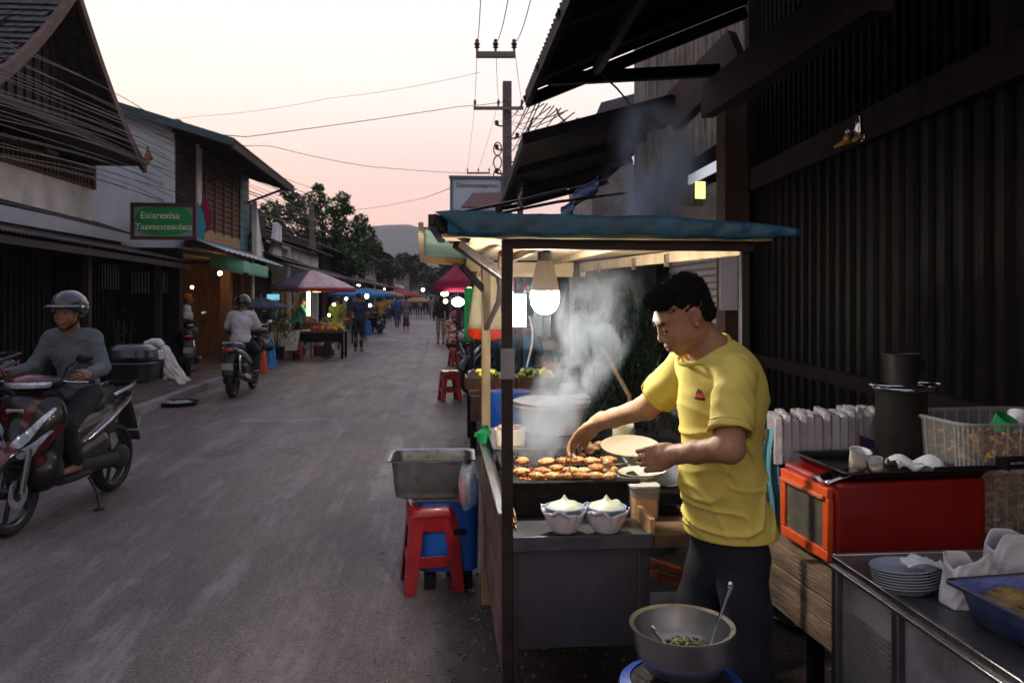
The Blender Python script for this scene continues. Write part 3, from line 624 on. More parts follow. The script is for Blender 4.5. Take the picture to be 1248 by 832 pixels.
    if skirt:
        z=skirt; b=J['pel']*(1-z)+(J['al']+J['ar'])/2*z; lp+=[('+',.04,C(J['pel'],b,.12*g,.17*g)),('&',.005,('p',b,b-J['pel']))]
    else:
        for S in'lr':
            h,k,a=J['h'+S],J['k'+S],J['a'+S]; lp+=[('+',.03,C(h,k,.088*g,.066*g))]
            if not shorts: lp+=[('+',.02,C(k,k*.12+a*.88+[0,-.01*s,0],.064*g,.052*g))]
    lp.append(('&',.004,('p',J['pel']+(J['ch']-J['pel'])*.3,J['ch']-J['pel'])))
    sdf_obj('skirt' if skirt else ('shorts' if shorts else 'trousers'),[sdf_mesh(lp,r,wv)],legs,T,smooth=1)
    if sole:
        for S in'lr':
            a,t=J['a'+S],J['t'+S]; mb=MB(); dd=Vector(t-a); dd.z=0; dd.normalize(); c=Vector((a+t)/2); zz=min(a[2]-.075*s,t[2]-.03*s)
            Mr=Matrix.Translation((c.x,c.y,max(.012,zz)))@Matrix.Rotation(math.atan2(-dd.x,dd.y),4,'Z'); mb.T=Mr; mb.rbox((0,.0,0),(.095*s,.27*s,.022),.04*s); mb.build('sandal',shoe or M_rubber,T)
    return T
# ================================================================ overhead lines and poles
mat('insulator brown',(.05,.025,.02),.3)
M_conc2=mat('pole concrete',(.12,.11,.11),.85,var=.3,scale=6,bump=.3)
def cross_arm(nm,a,b,label,poled=False,group='electric cross arms'):
    T=thing(nm,label,'cross arm',(Vector(a)+Vector(b))/2,group=group); mb=MB(); mb.bar(a,b,.09,.09); mb.build('bar',M_dsteel,T,world=True,smooth=False)
    tips=[]
    for f in(.03,.5,.97):
        p=Vector(a).lerp(Vector(b),f); mb=MB(); mb.lathe([(.02,0),(.02,.06),(.05,.08),(.03,.11),(.055,.13),(.03,.17),(.035,.2),(.01,.22)],p+Vector((0,0,.04)),8,capt=True); mb.build('insulator',mat('insulator brown',(.05,.025,.02),.3),T,world=True); tips.append(p+Vector((0,0,.2)))
    return tips
pb=P(618,100,24); PO=thing('utility_pole','tall tapering concrete utility pole with tangled cables above the far canopies','utility pole',(pb.x,pb.y,0))
mb=MB(); mb.bar((pb.x,pb.y,0),(pb.x,pb.y,4),.34,.30); mb.bar((pb.x,pb.y,4),(pb.x,pb.y,pb.z),.26,.24); mb.build('shaft',M_conc2,PO,world=True,smooth=False)
for dx,z in((-.42,5.2),(.46,5.8),(-.35,4.6)):
    mb=MB(); mb.bar((pb.x,pb.y,z-1.1),(pb.x+dx*1.7,pb.y,z+1.2 if z>5.5 else z),.08,.06); mb.build('brace',M_iron,PO,world=True,smooth=False)
for k in range(8):
    mb=MB(); z=4.2+k*.36; mb.lathe([(.03,0),(.07,.03),(.05,.08),(.08,.11),(.03,.16)],(pb.x+(-.32 if k%2 else .30),pb.y-.1,z),8,capt=True); mb.tube([(pb.x,pb.y,z),(pb.x+(-.3 if k%2 else .3),pb.y-.1,z)],.025); mb.build('insulator',MATS['insulator brown'],PO,world=True)
mb=MB()
for k in range(5): # coiled service cable
    zz=4.4+k*.4; mb.tube([(pb.x-.3+.12*math.cos(a),pb.y-.2,zz+.2*math.sin(a)) for a in np.linspace(0,2*PI,14)],.02,5)
mb.build('cable_coil',M_wire,PO,world=True)
t1=cross_arm('cross_arm',P(577,132,23.7),P(638,132,23.7),'wide steel cross arm high on the utility pole with insulators')
t0=cross_arm('cross_arm',P(580,67,13),P(628,67,13),'cross arm with three insulators hanging on the lines highest in the sky')
t2=cross_arm('cross_arm',P(569,211,42),P(597,211,42),'small distant cross arm seen just above the pale blue billboard')
def sagwire(label,pts,r=.012,group=None,sag=.0,n=12,name='power_line'):
    out=[]
    for i in range(len(pts)-1):
        a,b=Vector(pts[i]),Vector(pts[i+1])
        for k in range(n+(i==len(pts)-2)):
            t=k/n; p=a.lerp(b,t); p.z-=sag*4*t*(1-t)*(1); out.append(p)
    mb=MB(); mb.tube(out,r,5); o=mb.build(name,M_wire); tag(o,label,'cable',group); return o
for i,nm in enumerate(('leftmost','middle','rightmost')):
    top=P((586,620,648)[i],-6,8.5)
    sagwire('%s of the three thin lines running through the cross arms down the sky'%nm,[top,t0[i],t1[i],t2[i],P((560,566,600)[i],300,80)],.006,'overhead lines through the cross arms',.12)
# single wires that cross the street
sagwire('long thin wire crossing the pink sky from the left roofs to the pole',[P(150,150,19),P(300,167,19),P(560,130,23.5),P(616,124,23.9)],.010,None,.02)
sagwire('faint low wire crossing the sky above the distant hills toward the billboard',[P(430,256,45),P(500,245,40),P(552,228,20)],.010,None,.05)
sagwire('faint wire sloping across the middle of the sky under the long one',[P(120,170,22),P(330,178,26),P(450,203,30),P(600,212,38)],.010,None,.05)
sagwire('faintest high wire stretched across the left of the sky',[P(60,150,26),P(240,142,30),P(400,120,30),P(586,88,26)],.007,None,.1)
# bundle from far-left pole passing in front of the timber house
TP=P(381,260,33); PL=thing('utility_pole','thin leaning utility pole half hidden in the big tree','utility pole',(TP.x,TP.y,0))
mb=MB(); mb.tube([(TP.x+.1,TP.y,0),(TP.x,TP.y,3.5),(TP.x-.05,TP.y,P(381,250,33).z)],[.16,.13,.10],8); mb.build('shaft',M_conc2,PL,world=True)
mb=MB(); mb.bar(P(362,287,33),P(412,280,33),.08,.08); mb.build('crossbar',M_iron,PL,world=True,smooth=False)
rr=random.Random(3)
for i in range(26):
    f=i/25; y0=40+f*150+rr.uniform(-8,8); yl=235+f*62+rr.uniform(-9,9)
    a=P(-25,y0,5.6+rr.uniform(-.4,.8)); m=P(150+rr.uniform(-12,12),y0+(235-y0)*.42+18*f+rr.uniform(-3,3),11.5+rr.uniform(-.8,.8)); m2=P(270+rr.uniform(-9,9),y0+(yl-y0)*.74,19); b=P(372+rr.uniform(-6,30),yl,32.5+rr.uniform(-1,1))
    pts=[a,m,m2,b]; sp=[]
    for k in range(25):
        t=k/24*3; j=min(2,int(t)); t-=j; p0=pts[max(0,j-1)];p1=pts[j];p2=pts[j+1];p3=pts[min(3,j+2)]
        sp.append(.5*((2*p1)+(p2-p0)*t+(2*p0-5*p1+4*p2-p3)*t*t+(3*p1-p0-3*p2+p3)*t**3))
    mb=MB(); mb.tube(sp,[.0032+.006*min(1,k/24) for k in range(25)],4); tag(mb.build('communication_cable',mat('grey cable',(.10,.085,.085),.6,bump=0)),'thin grey cable sweeping in the bundle from the timber house to the tree','cable','bundled cables over the left pavement')
for i in range(16):
    f=i/15; a=P(611+f*24,190-70*rr.random(),23.5); m=P(640+20*f,170-40*f+rr.uniform(-6,6),12); b=P(642+62*f,118+26*f*(1 if i%2 else .8),6.6+.5*f)
    sagwire('dark service cable dropping from the utility pole to the tin canopies',[a,b],.006,'cables between pole and canopies',.12+.1*rr.random(),14,'service_cable')
sagwire('loose dark wire dangling under the upper tin canopy',[P(735,92,6.1),P(752,108,6.2),P(764,122,6.3),P(772,136,6.6)],.008,None,.0,4,'loose_wire')
sagwire('loose wire looping from the tip of the lower canopy',[P(678,132,7),P(682,142,7),P(694,154,7.2)],.008,None,.0,4,'loose_wire')
# ================================================================ trees
def leaf_cloud(mb,c,r,n,ls,rg,flat=.5,mi=0):
    mb.mi=mi
    for i in range(n):
        while True:
            p=rg.uniform(-1,1,3)
            if .25<p@p<1: break
        q=Vector((c[0]+p[0]*r[0],c[1]+p[1]*r[1],c[2]+p[2]*r[2])); a=rg.uniform(0,6.28); tl=rg.uniform(-.9,.5); l=ls*rg.uniform(.6,1.3); w_=l*.36
        d=Vector((math.cos(a)*math.cos(tl),math.sin(a)*math.cos(tl),math.sin(tl))); s=d.cross(Vector((rg.uniform(-.4,.4),rg.uniform(-.4,.4),1))).normalized()*w_
        mb.add([q-d*l*.5,q+s*.5,q+d*l*.5,q-s*.5],[(0,1,2,3)])
def tree(name,label,cat,base,H,clumps,ls,seed,leafm,group=None,tr=.2,dens=260):
    rg=np.random.default_rng(seed); T=thing(name,label,cat,base,group=group); B=Vector(base); mb=MB(); top=(0,0,H*.55)
    mb.tube([(0,0,0),(.1,.05,H*.2),(-.05,0,H*.4),top],[tr,tr*.8,tr*.6,tr*.3],8)
    for (c,r) in clumps: mb.tube([(0,0,H*.3+.12*c[2]*rg.random()),(c[0]*.5,c[1]*.5,H*.3+(c[2]-H*.3)*.55),c],[tr*.4,tr*.25,tr*.08],6)
    mb.build('trunk',M_bark,T)
    mb=MB()
    for c,r in clumps:
        leaf_cloud(mb,c,r,int(dens*r[0]*r[2]*1.6)+40,ls,rg)
    mb.build('crown',leafm,T,smooth=False); return T
def clumps_px(base,d,lst):
    o=[]
    for px,py,rp in lst:
        q=P(px,py,d+rng.uniform(-1.5,1.5)); rm=rp*d/F; o.append((tuple(q-Vector(base)),(rm*1.05,rm*1.2,rm*.85)))
    return o
b=P(402,362,38); b.z=0
tree('shade_tree','big dark green tree with ragged crown behind the umbrella on the left','tree',b,7,clumps_px(b,38,[(352,236,10),(362,246,12),(345,262,15),(388,229,7),(385,243,13),(370,262,20),(418,241,9),(410,252,14),(424,256,8),(395,272,26),(425,284,20),(440,268,9),(445,285,14),(452,298,12),(460,302,7),(430,312,20),(405,306,24),(380,300,22),(358,292,18),(440,326,14),(415,330,16),(340,285,16),(345,312,16),(330,255,12),(332,275,14)]),.34,5,M_leaf,tr=.28,dens=650)
k=0
for (px,d,Hh,lst,lb) in ((475,62,6,[(478,330,12),(462,336,10),(470,322,8)],'dull green tree beside the red brown roofs far down the street'),
    (500,95,12,[(492,316,10),(505,322,14),(515,336,16),(485,330,12)],'grey green tree in the haze above the far end of the street'),
    (545,85,10,[(548,324,12),(560,330,16),(535,338,14),(572,322,12)],'hazy tree closing the street just left of the cart canopy'),
    (520,130,12,[(520,345,14),(505,348,12),(535,350,12),(548,352,10)],'low far tree at the very end of the street'),
    (450,75,6,[(452,345,10),(440,338,10)],'small bushy tree behind the blue umbrella')):
    b=P(px,362,d); b.z=0; tree('street_tree',lb,'tree',b,Hh,clumps_px(b,d,lst),.3+d*.006,20+k,mat('hazy leaf',(.03,.06,.028),.7,var=.5,scale=.8,bump=0),'distant street trees',dens=130+60*(d<70)); k+=1
# ================================================================ distant buildings
def shop(label,x0,x1,y0,y1,h,roofm,wallm,side,rise=.9,open_=True,lit=0,group=None):
    """simple shop house: side -1 stands left of the street, +1 right"""
    T=thing('shop_house',label,'shop',((x0+x1)/2,(y0+y1)/2,0),group=group); xf=x1 if side<0 else x0; cx=(x0+x1)/2
    mb=MB(); wz=2.6
    mb.box((cx-side*-.0,y0+.08,h/2),(abs(x1-x0),.16,h)); mb.box((cx,y1-.08,h/2),(abs(x1-x0),.16,h)); mb.box((x0 if side<0 else x1,(y0+y1)/2,h/2),(.16,y1-y0-.33,h)); mb.box((xf-side*-.08,(y0+y1)/2,(h+wz)/2),(.16,y1-y0-.33,h-wz)); mb.build('wall',wallm,T,world=True,smooth=False)
    mb=MB(); ov=.55; corr(mb,(xf-side*ov,y0-.2,h-.05),(xf-side*ov,y1+.2,h-.05),(cx,y1+.2,h+rise),(cx,y0-.2,h+rise),.25,.02,1); xb=x0 if side<0 else x1; corr(mb,(xb+side*.3,y0-.2,h-.05),(xb+side*.3,y1+.2,h-.05),(cx,y1+.2,h+rise),(cx,y0-.2,h+rise),.25,.02,1); mb.build('roof',roofm,T,world=True,solid=.03)
    mb=MB(); quad(mb,(x0,y0,h),(x1,y0,h),(cx,y0,h+rise-.05)); quad(mb,(x0,y1,h),(x1,y1,h),(cx,y1,h+rise-.05)); mb.build('gable',wallm,T,world=True,smooth=False)
    mb=MB(); corr(mb,(xf-side*1.2,y0+.1,2.3),(xf-side*1.2,y1-.1,2.3),(xf,y1-.1,2.75),(xf,y0+.1,2.75),.2,.015,1); mb.build('awning',roofm,T,world=True,solid=.02)
    n=max(1,int((y1-y0)/2.4))
    for i in range(n):
        yy=y0+(i+.5)*(y1-y0)/n
        if h>3.6: 
            mb=MB(); mb.box((xf-side*.01,yy,(h+3)/2-.05),(.05,1.1,min(1.1,h-3.3)));f_=mb.build('window',M_wood,T,world=True,smooth=False)
        mb=MB(); mb.box((xf+side*.5,yy,1.2),(.06,(y1-y0)/n-.3,2.4)); mb.build('shutter',M_woodh if i%2 else M_dwall,T,world=True,smooth=False)
    if lit:
        mb=MB(); mb.box((xf-side*.3,(y0+y1)/2,2.25),(.05,1.2,.05)); mb.build('tube_light',mat('cool tube light',(.8,.8,.8),.5,emit=(.9,.95,1),es=14*1.0,bump=0),T,world=True,smooth=False)
    return T
gL='shop houses receding on the left side'; gR='shop houses receding on the right side'
M_redroof=mat('red brown roof',(.12,.045,.035),.8,var=.4,scale=2,dirt=.4)
M_greyroof=mat('grey roof sheets',(.09,.08,.085),.7,var=.4,scale=1.5,dirt=.5)
shop('low dark shop with sagging brown roof just past the blue panel',-9.5,-4.9,21.3,26,3.1,M_rusttin,M_white,-1,.9,group=gL)
# white gable wall with a round dark opening
T=thing('white_wall_house','white plastered wall with large curved dark opening beside the blue panel','wall',PXX(328,290,-4.7)); c=PXX(322,282,-4.72)
mb=MB(); a=PXX(310,300,-4.7); b_=PXX(341,300,-4.7); z0=2.55; z1=4.0
nn=24; prof=[]
for i in range(nn+1):
    t=i/nn; prof.append((a.y+(b_.y-a.y)*t, z1-(1.25*max(0,math.sin(min(1,t/.8)*PI))**.8 if t<.8 else 0)-.35*t))
for i in range(nn):
    quad(mb,(-4.7,prof[i][0],z0),(-4.7,prof[i+1][0],z0),(-4.7,prof[i+1][0],prof[i+1][1]),(-4.7,prof[i][0],prof[i][1]))
mb.build('plaster_wall',M_white,T,world=True,smooth=False,solid=.12)
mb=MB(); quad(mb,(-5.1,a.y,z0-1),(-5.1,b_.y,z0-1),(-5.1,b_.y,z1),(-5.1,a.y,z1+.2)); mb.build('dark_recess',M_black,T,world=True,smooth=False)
mb=MB(); corr(mb,(-4.1,21.2,2.55),(-4.1,27,2.5),(-4.85,27,2.8),(-4.85,21.2,2.85),.1,.012,1); mb.build('canopy',M_rusttin,T,world=True,solid=.01)
specs=[(-10,-5.0,27,33,3.3,M_rusttin,M_white,.8,1),(-10,-5.0,34,41,3.6,M_greyroof,M_dwall,1.,0),(-10,-5.0,42,50,3.2,M_redroof,M_white,1.,1),(-11,-5.0,51,60,4.2,M_greyroof,M_concrete,1.2,0),(-11,-5.0,61,72,3.4,M_redroof,M_white,1.,1),(-12,-5.2,73,88,5.5,M_redroof,M_dwall,1.6,0),(-12,-5.2,90,112,4.,M_greyroof,M_white,1.5,1)]
lbs=['low shop under rusty sheets behind the purple umbrella','shop with grey roof behind the big tree trunk','white fronted shop with red roof past the tree','taller concrete shop with grey roof beyond the tree','red roofed shop far along the left side','tall red brown roofed house at the far left end','last pale shop on the left before the trees']
for sp,lb in zip(specs,lbs): shop(lb,*sp[:5],sp[5],sp[6],-1,sp[7],lit=sp[8],group=gL)
specs=[(3.2,8,13.5,20,3.2,M_greyroof,M_dwall,.9,1),(2.9,8,21,29,3.4,M_rusttin,M_dwall,1.,0),(2.6,8,30,38,3.,M_redroof,M_white,1.,1),(2.4,8,39,50,3.4,M_greyroof,M_concrete,1.,0),(2.2,8,52,66,3.2,M_redroof,M_white,1.2,1),(2.2,9,68,90,3.8,M_greyroof,M_dwall,1.2,0)]
lbs=['dark shop front directly behind the lower tin canopy','rusty roofed shop behind the pale blue billboard','white fronted red roofed shop on the right side','grey roofed shop further along the right','far red roofed shop on the right','last dark shop on the right of the street']
for sp,lb in zip(specs,lbs): shop(lb,*sp[:5],sp[5],sp[6],1,sp[7],lit=sp[8],group=gR)
# small house on the far rise
for (px,py,d,ww,hh,lb) in ((478,330,130,9,5,'hazy grey roofed house on the slope above the left shops'),(497,352,150,10,5,'hazy low house at the foot of the slope'),(545,350,160,12,5,'pale hazy house near the far end on the right')):
    p=P(px,py,d); T=thing('hill_house',lb,'house',(p.x,p.y,0),group='houses on the far slope'); mb=MB(); mb.box((0,0,p.z/2),(ww,6,p.z)); mb.build('wall',M_concrete,T,smooth=False); mb=MB(); quad(mb,(-ww*.6,-4,p.z),(ww*.6,-4,p.z),(ww*.35,0,p.z+2.2),(-ww*.35,0,p.z+2.2)); quad(mb,(-ww*.6,4,p.z),(ww*.6,4,p.z),(ww*.35,0,p.z+2.2),(-ww*.35,0,p.z+2.2)); quad(mb,(-ww*.6,-4,p.z),(-ww*.35,0,p.z+2.2),(-ww*.6,4,p.z));quad(mb,(ww*.6,-4,p.z),(ww*.35,0,p.z+2.2),(ww*.6,4,p.z)); mb.build('roof',M_greyroof,T,smooth=False)
# billboard
a=PY(550,258,17.5);b=PY(612,217,17.5); c=(a+b)/2; S=thing('billboard','pale blue framed billboard on posts above the right canopies','sign',(c.x,c.y,0))
mb=MB(); mb.box(c,(b.x-a.x,.06,b.z-a.z)); mb.build('panel',mat('billboard face',(.50,.60,.74),.5,var=.12,scale=2,dirt=.2),S,world=True,smooth=False)
mb=MB()
for z in(-1,1): mb.box((c.x,c.y-.02,c.z+z*(b.z-a.z)/2),(b.x-a.x+.1,.12,.06))
for x in(-1,1): mb.box((c.x+x*(b.x-a.x)/2,c.y-.02,c.z),(.06,.118,b.z-a.z-.06))
mb.build('frame',mat('grey blue frame',(.10,.14,.20),.5),S,world=True,smooth=False)
for x in(-.4,.4):
    mb=MB(); mb.tube([(c.x+x,c.y+.1,0),(c.x+x,c.y+.1,c.z)],.05); mb.build('post',M_iron,S,world=True)
wtext('lettering','Danneramaarkui',.135,mat('ink lettering',(.05,.06,.10),.6,bump=0),S,(c.x,c.y-.04,c.z+.2)); wtext('lettering','Bamu',.09,MATS['ink lettering'],S,(c.x+.38,c.y-.04,c.z+.03))
# ================================================================ right side: canopies, shutters, ribbed metal fence
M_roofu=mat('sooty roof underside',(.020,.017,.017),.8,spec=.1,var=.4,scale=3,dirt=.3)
A=thing('tin_canopy','large rusty corrugated canopy jutting over the street at top right','canopy',P(800,60,5.5))
oN,oF=P(668,0,3.9),P(641,108,6.3); oF=Vector((.66,6.25,3.19)); oN=Vector((.66,2.2,3.22)); iF=Vector((2.45,6.25,3.95)); iN=Vector((2.2,2.2,3.95))
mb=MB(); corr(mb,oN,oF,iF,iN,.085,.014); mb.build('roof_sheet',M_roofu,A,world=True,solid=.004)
for i,t in enumerate((.0,.28,.55,.8,1.)):
    p,q=oN.lerp(oF,t)-Vector((0,0,.07)),iN.lerp(iF,t)-Vector((0,0,.07)); mb=MB(); mb.bar(p,q,.06,.09); mb.build('rafter',M_black,A,world=True,smooth=False)
mb=MB(); mb.bar(oN+Vector((.02,0,-.05)),oF+Vector((.02,0,-.05)),.04,.10); mb.build('outer_beam',M_black,A,world=True,smooth=False)
mb=MB(); mb.bar(oN.lerp(iN,.3)-Vector((0,0,.09)),oF.lerp(iF,.3)-Vector((0,0,.09)),.05,.07); mb.build('purlin',M_wood,A,world=True,smooth=False)
mb=MB(); mb.bar(P(668,97,6.15),P(876,86,6.3),.07,.09); mb.build('tie_beam',M_black,A,world=True,smooth=False)
Bc=thing('tin_canopy','lower dark corrugated canopy stepping down the street behind the cart roof','canopy',P(740,180,8))
oN=Vector((.73,6.95,3.02));oF=Vector((.9,12.3,2.98));iN=Vector((2.45,6.95,3.5));iF=Vector((2.6,12.3,3.45))
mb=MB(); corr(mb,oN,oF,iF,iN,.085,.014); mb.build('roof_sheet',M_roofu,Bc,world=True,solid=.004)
for t in(.0,.33,.66,1.):
    mb=MB(); mb.bar(oN.lerp(oF,t)-Vector((0,0,.06)),iN.lerp(iF,t)-Vector((0,0,.06)),.05,.08); mb.build('rafter',M_black,Bc,world=True,smooth=False)
mb=MB(); mb.bar(oN-Vector((0,0,.05)),oF-Vector((0,0,.05)),.04,.10); mb.build('outer_beam',M_black,Bc,world=True,smooth=False)
for x,y in((.95,12.2),(.95,9.6)):
    mb=MB(); mb.tube([(x,y,0),(x,y,2.95)],.035); mb.build('post',M_iron,Bc,world=True)
# upper storey beyond (grey weathered boards) and the small gabled roof
T=thing('weathered_upper_storey','grey weathered board upper storey seen under the big canopy','building',(3.3,10.2,0))
mb=MB(); 
for k in range(26): mb.box((2.33+.105*k,8.7+.004*(k%2),4.6),(.1,.05,4.0))
mb.box((2.30,9.0,4.6),(.06,.5,4.)); mb.build('boards',mat('weathered boards',(.20,.185,.175),.85,var=.6,scale=3,stretch=(9,9,.7),bump=.6,dirt=.5),T,world=True,smooth=False)
mb=MB(); mb.box((3.95,11,1.4),(1.6,4.6,2.8)); mb.build('ground_floor',M_dwall,T,world=True,smooth=False)
T=thing('lean_to_roof','small grey lean-to roof peak between the two tin canopies','roof',P(760,150,13))
a,b_,c=P(722,152,12.8),P(733,126,13),P(800,108,13); mb=MB(); mb.add([a,b_,c,P(806,142,12.8),b_+Vector((.3,3,0)),c+Vector((.3,3,0)),a+Vector((0,3,0))],[(0,1,2,3),(1,4,5,2),(0,6,4,1)]); mb.build('roof_sheet',M_tin,T,world=True,smooth=False,solid=.03)
mb=MB(); mb.box((P(770,160,13).x,P(770,160,13).y+1.5,1.9),(1.2,2.4,3.8)); mb.build('wall',M_concrete,T,world=True,smooth=False)
# roller shutter bay set beyond the fence
T=thing('roller_shutter_shop','dark shop bay with grey roller shutter, light strip and a small lit yellow sign','shop',(2.85,9.5,0))
a=P(815,300,10.2);b_=P(882,300,8.2); dirv=(b_-a); dirv.z=0
mb=MB(); n=36
for k in range(n):
    z0=.1+k*.075; quad(mb,(a.x,a.y,z0),(b_.x,b_.y,z0),(b_.x+.02,b_.y+.02,z0+.05),(a.x+.02,a.y+.02,z0+.05)); quad(mb,(a.x+.02,a.y+.02,z0+.05),(b_.x+.02,b_.y+.02,z0+.05),(b_.x,b_.y,z0+.075),(a.x,a.y,z0+.075))
mb.build('roller_shutter',mat('grey slats',(.34,.33,.34),.5,metal=.4,var=.2,scale=2,dirt=.3),T,world=True,smooth=False)
a2,b2_=P(808,242,10),P(881,200,7.9); up=Vector((0,0,.24))
mb=MB(); mb.add([a2,b2_,b2_+up,a2+up,a2+Vector((.5,.2,0)),b2_+Vector((.5,.2,0)),b2_+up+Vector((.5,.2,0)),a2+up+Vector((.5,.2,0))],[(0,1,2,3),(4,7,6,5),(0,4,5,1),(3,2,6,7),(0,3,7,4),(1,5,6,2)]); mb.build('shutter_box',M_dwall,T,world=True,smooth=False)
mb=MB(); mb.bar(P(808,236,9.95),P(880,199,7.85),.03,.10); mb.build('light_strip',mat('pale strip',(.5,.5,.52),.4,emit=(.8,.85,1),es=.35,bump=0),T,world=True,smooth=False)
mb=MB(); q0,q1=P(847,242,8.2),P(860,221,7.9); mb.box((q0+q1)/2,(.1,.03,.17),rz=.2); mb.build('lit_sign',mat('lit yellow sign',(.7,.7,.2),.5,emit=(.85,.9,.25),es=1.1,bump=0),T,world=True,smooth=False)
mb=MB(); mb.bar(P(806,300,10.4)*1+Vector((0,0,-2)),P(806,225,10.4)+Vector((0,0,.6)),.18,.18); mb.build('pier',M_dwall,T,world=True,smooth=False)
T=thing('brown_pillar','square brown timber pillar with a white notice at the corner of the fence','pillar',P(892,400,7.4))
p=P(893,380,7.5); mb=MB(); mb.box((p.x,p.y,1.9),(.24,.24,3.8)); mb.build('shaft',mat('brown pillar paint',(.075,.04,.028),.7,var=.3,dirt=.4,scale=3,stretch=(1,1,.4)),T,world=True,smooth=False,bevel=.01)
T=thing('paper_notice','blank white notice sheet fixed on the brown pillar behind the cook','notice',(p.x-.02,p.y-.14,1.85)); mb=MB(); q0,q1=P(877,378,7.3),P(899,305,7.3); mb.box(((q0+q1)/2),(q1.x-q0.x,.012,q1.z-q0.z)); mb.build('sheet',mat('notice paper',(.80,.78,.82),.7,var=.1,scale=3),T,world=True,smooth=False)
# fence: runs from near right to the pillar
F0=Vector((2.42,.6,0));F1=Vector((2.93,7.35,0)); fd=(F1-F0).normalized(); fn=Vector((-fd.y,fd.x,0)); Lf=(F1-F0).length
T=thing('metal_fence','tall black ribbed metal sheet fence with horizontal rails behind the cook','fence',F0)
mb=MB(); prof=[]; k=0; s=0
pts=[]
while s<Lf:
    j_=rng.uniform(-.004,.004); q_=.004 if int(s/1.1)%2 else 0; pts+=[(s,q_),(s+.075,q_+j_),(s+.09,.028+j_),(s+.135,.028+q_),(s+.15,q_)]; s+=.165
V=[];n=len(pts)
for z in(.05,2.62): V+=[F0+fd*a_+fn*b_+Vector((0,0,z)) for a_,b_ in pts]
mb.add(V,[(i,i+1,n+i+1,n+i) for i in range(n-1)])
mb.build('ribbed_sheet',mat('black ribbed metal',(.007,.0065,.007),.5,metal=0,var=.6,scale=2.2,stretch=(1,1,.3),bump=.5,bscale=5,spec=.10,col2=(.012,.009,.008),thr=(.42,.8)),T,world=True,smooth=False)
for z,h_ in((1.02,.09),(2.66,.20)):
    mb=MB(); mb.bar(F0+fn*.05+Vector((0,0,z)),F1+fn*.05+Vector((0,0,z)),.06,h_); mb.build('rail',mat('brown rail',(.018,.014,.013),.8,spec=.1,var=.4,scale=4,dirt=.4),T,world=True,smooth=False)
T=thing('upper_wall_panels','dark upper wall of louvred sheets and timber posts above the fence','wall',F0+Vector((0,0,2.7)))
mb=MB(); o_=-fn*.05
quad(mb,F0+o_+Vector((0,0,2.7)),F1+o_+Vector((0,0,2.7)),F1+o_+Vector((0,0,5.2)),F0+o_+Vector((0,0,5.2)))
s=2.2
while s<Lf: mb.box(F0+fd*s+Vector((0,0,3.7)),(.04,.03,2.0),rz=math.atan2(fd.y,fd.x)); s+=.11
mb.build('louvres',mat('blackish blue sheet',(.006,.007,.010),.8,spec=.04,var=.4,scale=2),T,world=True,smooth=False)
for s in(2.85,.9,6.6):
    mb=MB(); mb.box(F0+fd*s+fn*.04+Vector((0,0,3.9)),(.12,.09,2.4),rz=math.atan2(fd.y,fd.x)); mb.build('post',MATS['brown rail'],T,world=True,smooth=False)
mb=MB(); a=F0+fd*1.2+fn*.02; b_=F0+fd*2.7+fn*.02; quad(mb,a+Vector((0,0,2.85)),b_+Vector((0,0,2.85)),b_+Vector((0,0,4.6)),a+Vector((0,0,4.6))); mb.build('olive_panel',mat('olive board',(.018,.019,.014),.8,var=.3,scale=2,dirt=.4),T,world=True,smooth=False)
T=thing('timber_beam','heavy slanting purple brown beam under the big canopy','beam',P(950,60,4.5))
mb=MB(); mb.bar(P(862,124,6.4),P(1075,-25,3.4),.10,.26); mb.build('main_beam',mat('purplish beam',(.028,.022,.024),.8,spec=.12,var=.35,scale=4,dirt=.4,stretch=(1,1,5)),T,world=True,smooth=False)
mb=MB(); mb.bar(P(818,140,7.2),P(900,58,6.5),.10,.34); mb.build('brace',mat('plum brace',(.05,.032,.038),.75,var=.3,scale=4,dirt=.4),T,world=True,smooth=False)
mb=MB(); mb.bar(P(885,128,6.2),P(1010,45,4.2),.16,.05); mb.build('cap_board',MATS['purplish beam'],T,world=True,smooth=False)
# figurine ornaments on the rail
p=P(1038,176,4.62); T=thing('rail_ornament','small gold and silver ornament fixed on the fence top rail','ornament',p)
mb=MB(); mb.ell((-.05,.0,-.0),(.06,.03,.02),rot=(0,-.35,0)); mb.ell((.03,0,.03),(.05,.03,.018),rot=(0,-.5,0)); mb.ell((-.03,0,.03),(.02,.02,.03)); mb.build('gold_base',mat('gold paint',(.5,.3,.04),.4,metal=.6,var=.2),T)
mb=MB(); mb.lathe([(.022,0),(.03,.03),(.02,.06),(.026,.08),(.012,.11),(.0,.12)],(.045,0,.05),10); mb.ell((-.02,0,.07),(.02,.02,.018)); mb.ell((.07,.0,.04),(.015,.02,.03)); mb.build('silver_top',M_chrome,T)
# ================================================================ the grill cart
def W(mb,name,m,par,**k): return mb.build(name,m,par,world=True,**k)
M_cartp=mat('cart sheet steel',(.085,.082,.092),.45,metal=.55,var=.3,scale=2.5,dirt=.55,bump=.15)
M_frame=mat('cart frame paint',(.028,.020,.018),.5,metal=.3,var=.4,scale=8,dirt=.3,bump=.2)
M_ply=mat('pale plywood',(.50,.38,.24),.7,var=.2,scale=2,stretch=(1,8,1),bump=.15,dirt=.25)
M_tarp=mat('blue tarpaulin',(.010,.085,.135),.42,var=.3,scale=5,bump=.6,bscale=9,dirt=.15,coat=.2)
M_bamboo=mat('bamboo',(.50,.32,.15),.6,var=.25,scale=12,stretch=(4,4,1),bump=.1)
K=thing('grill_cart','street grill cart of dark sheet steel with blue tarpaulin roof and lit bulb','food cart',(.47,3.3,0))
mb=MB(); mb.box((.465,2.665,.58),(.43,.012,.36)); W(mb,'front_panel',M_cartp,K,smooth=False)
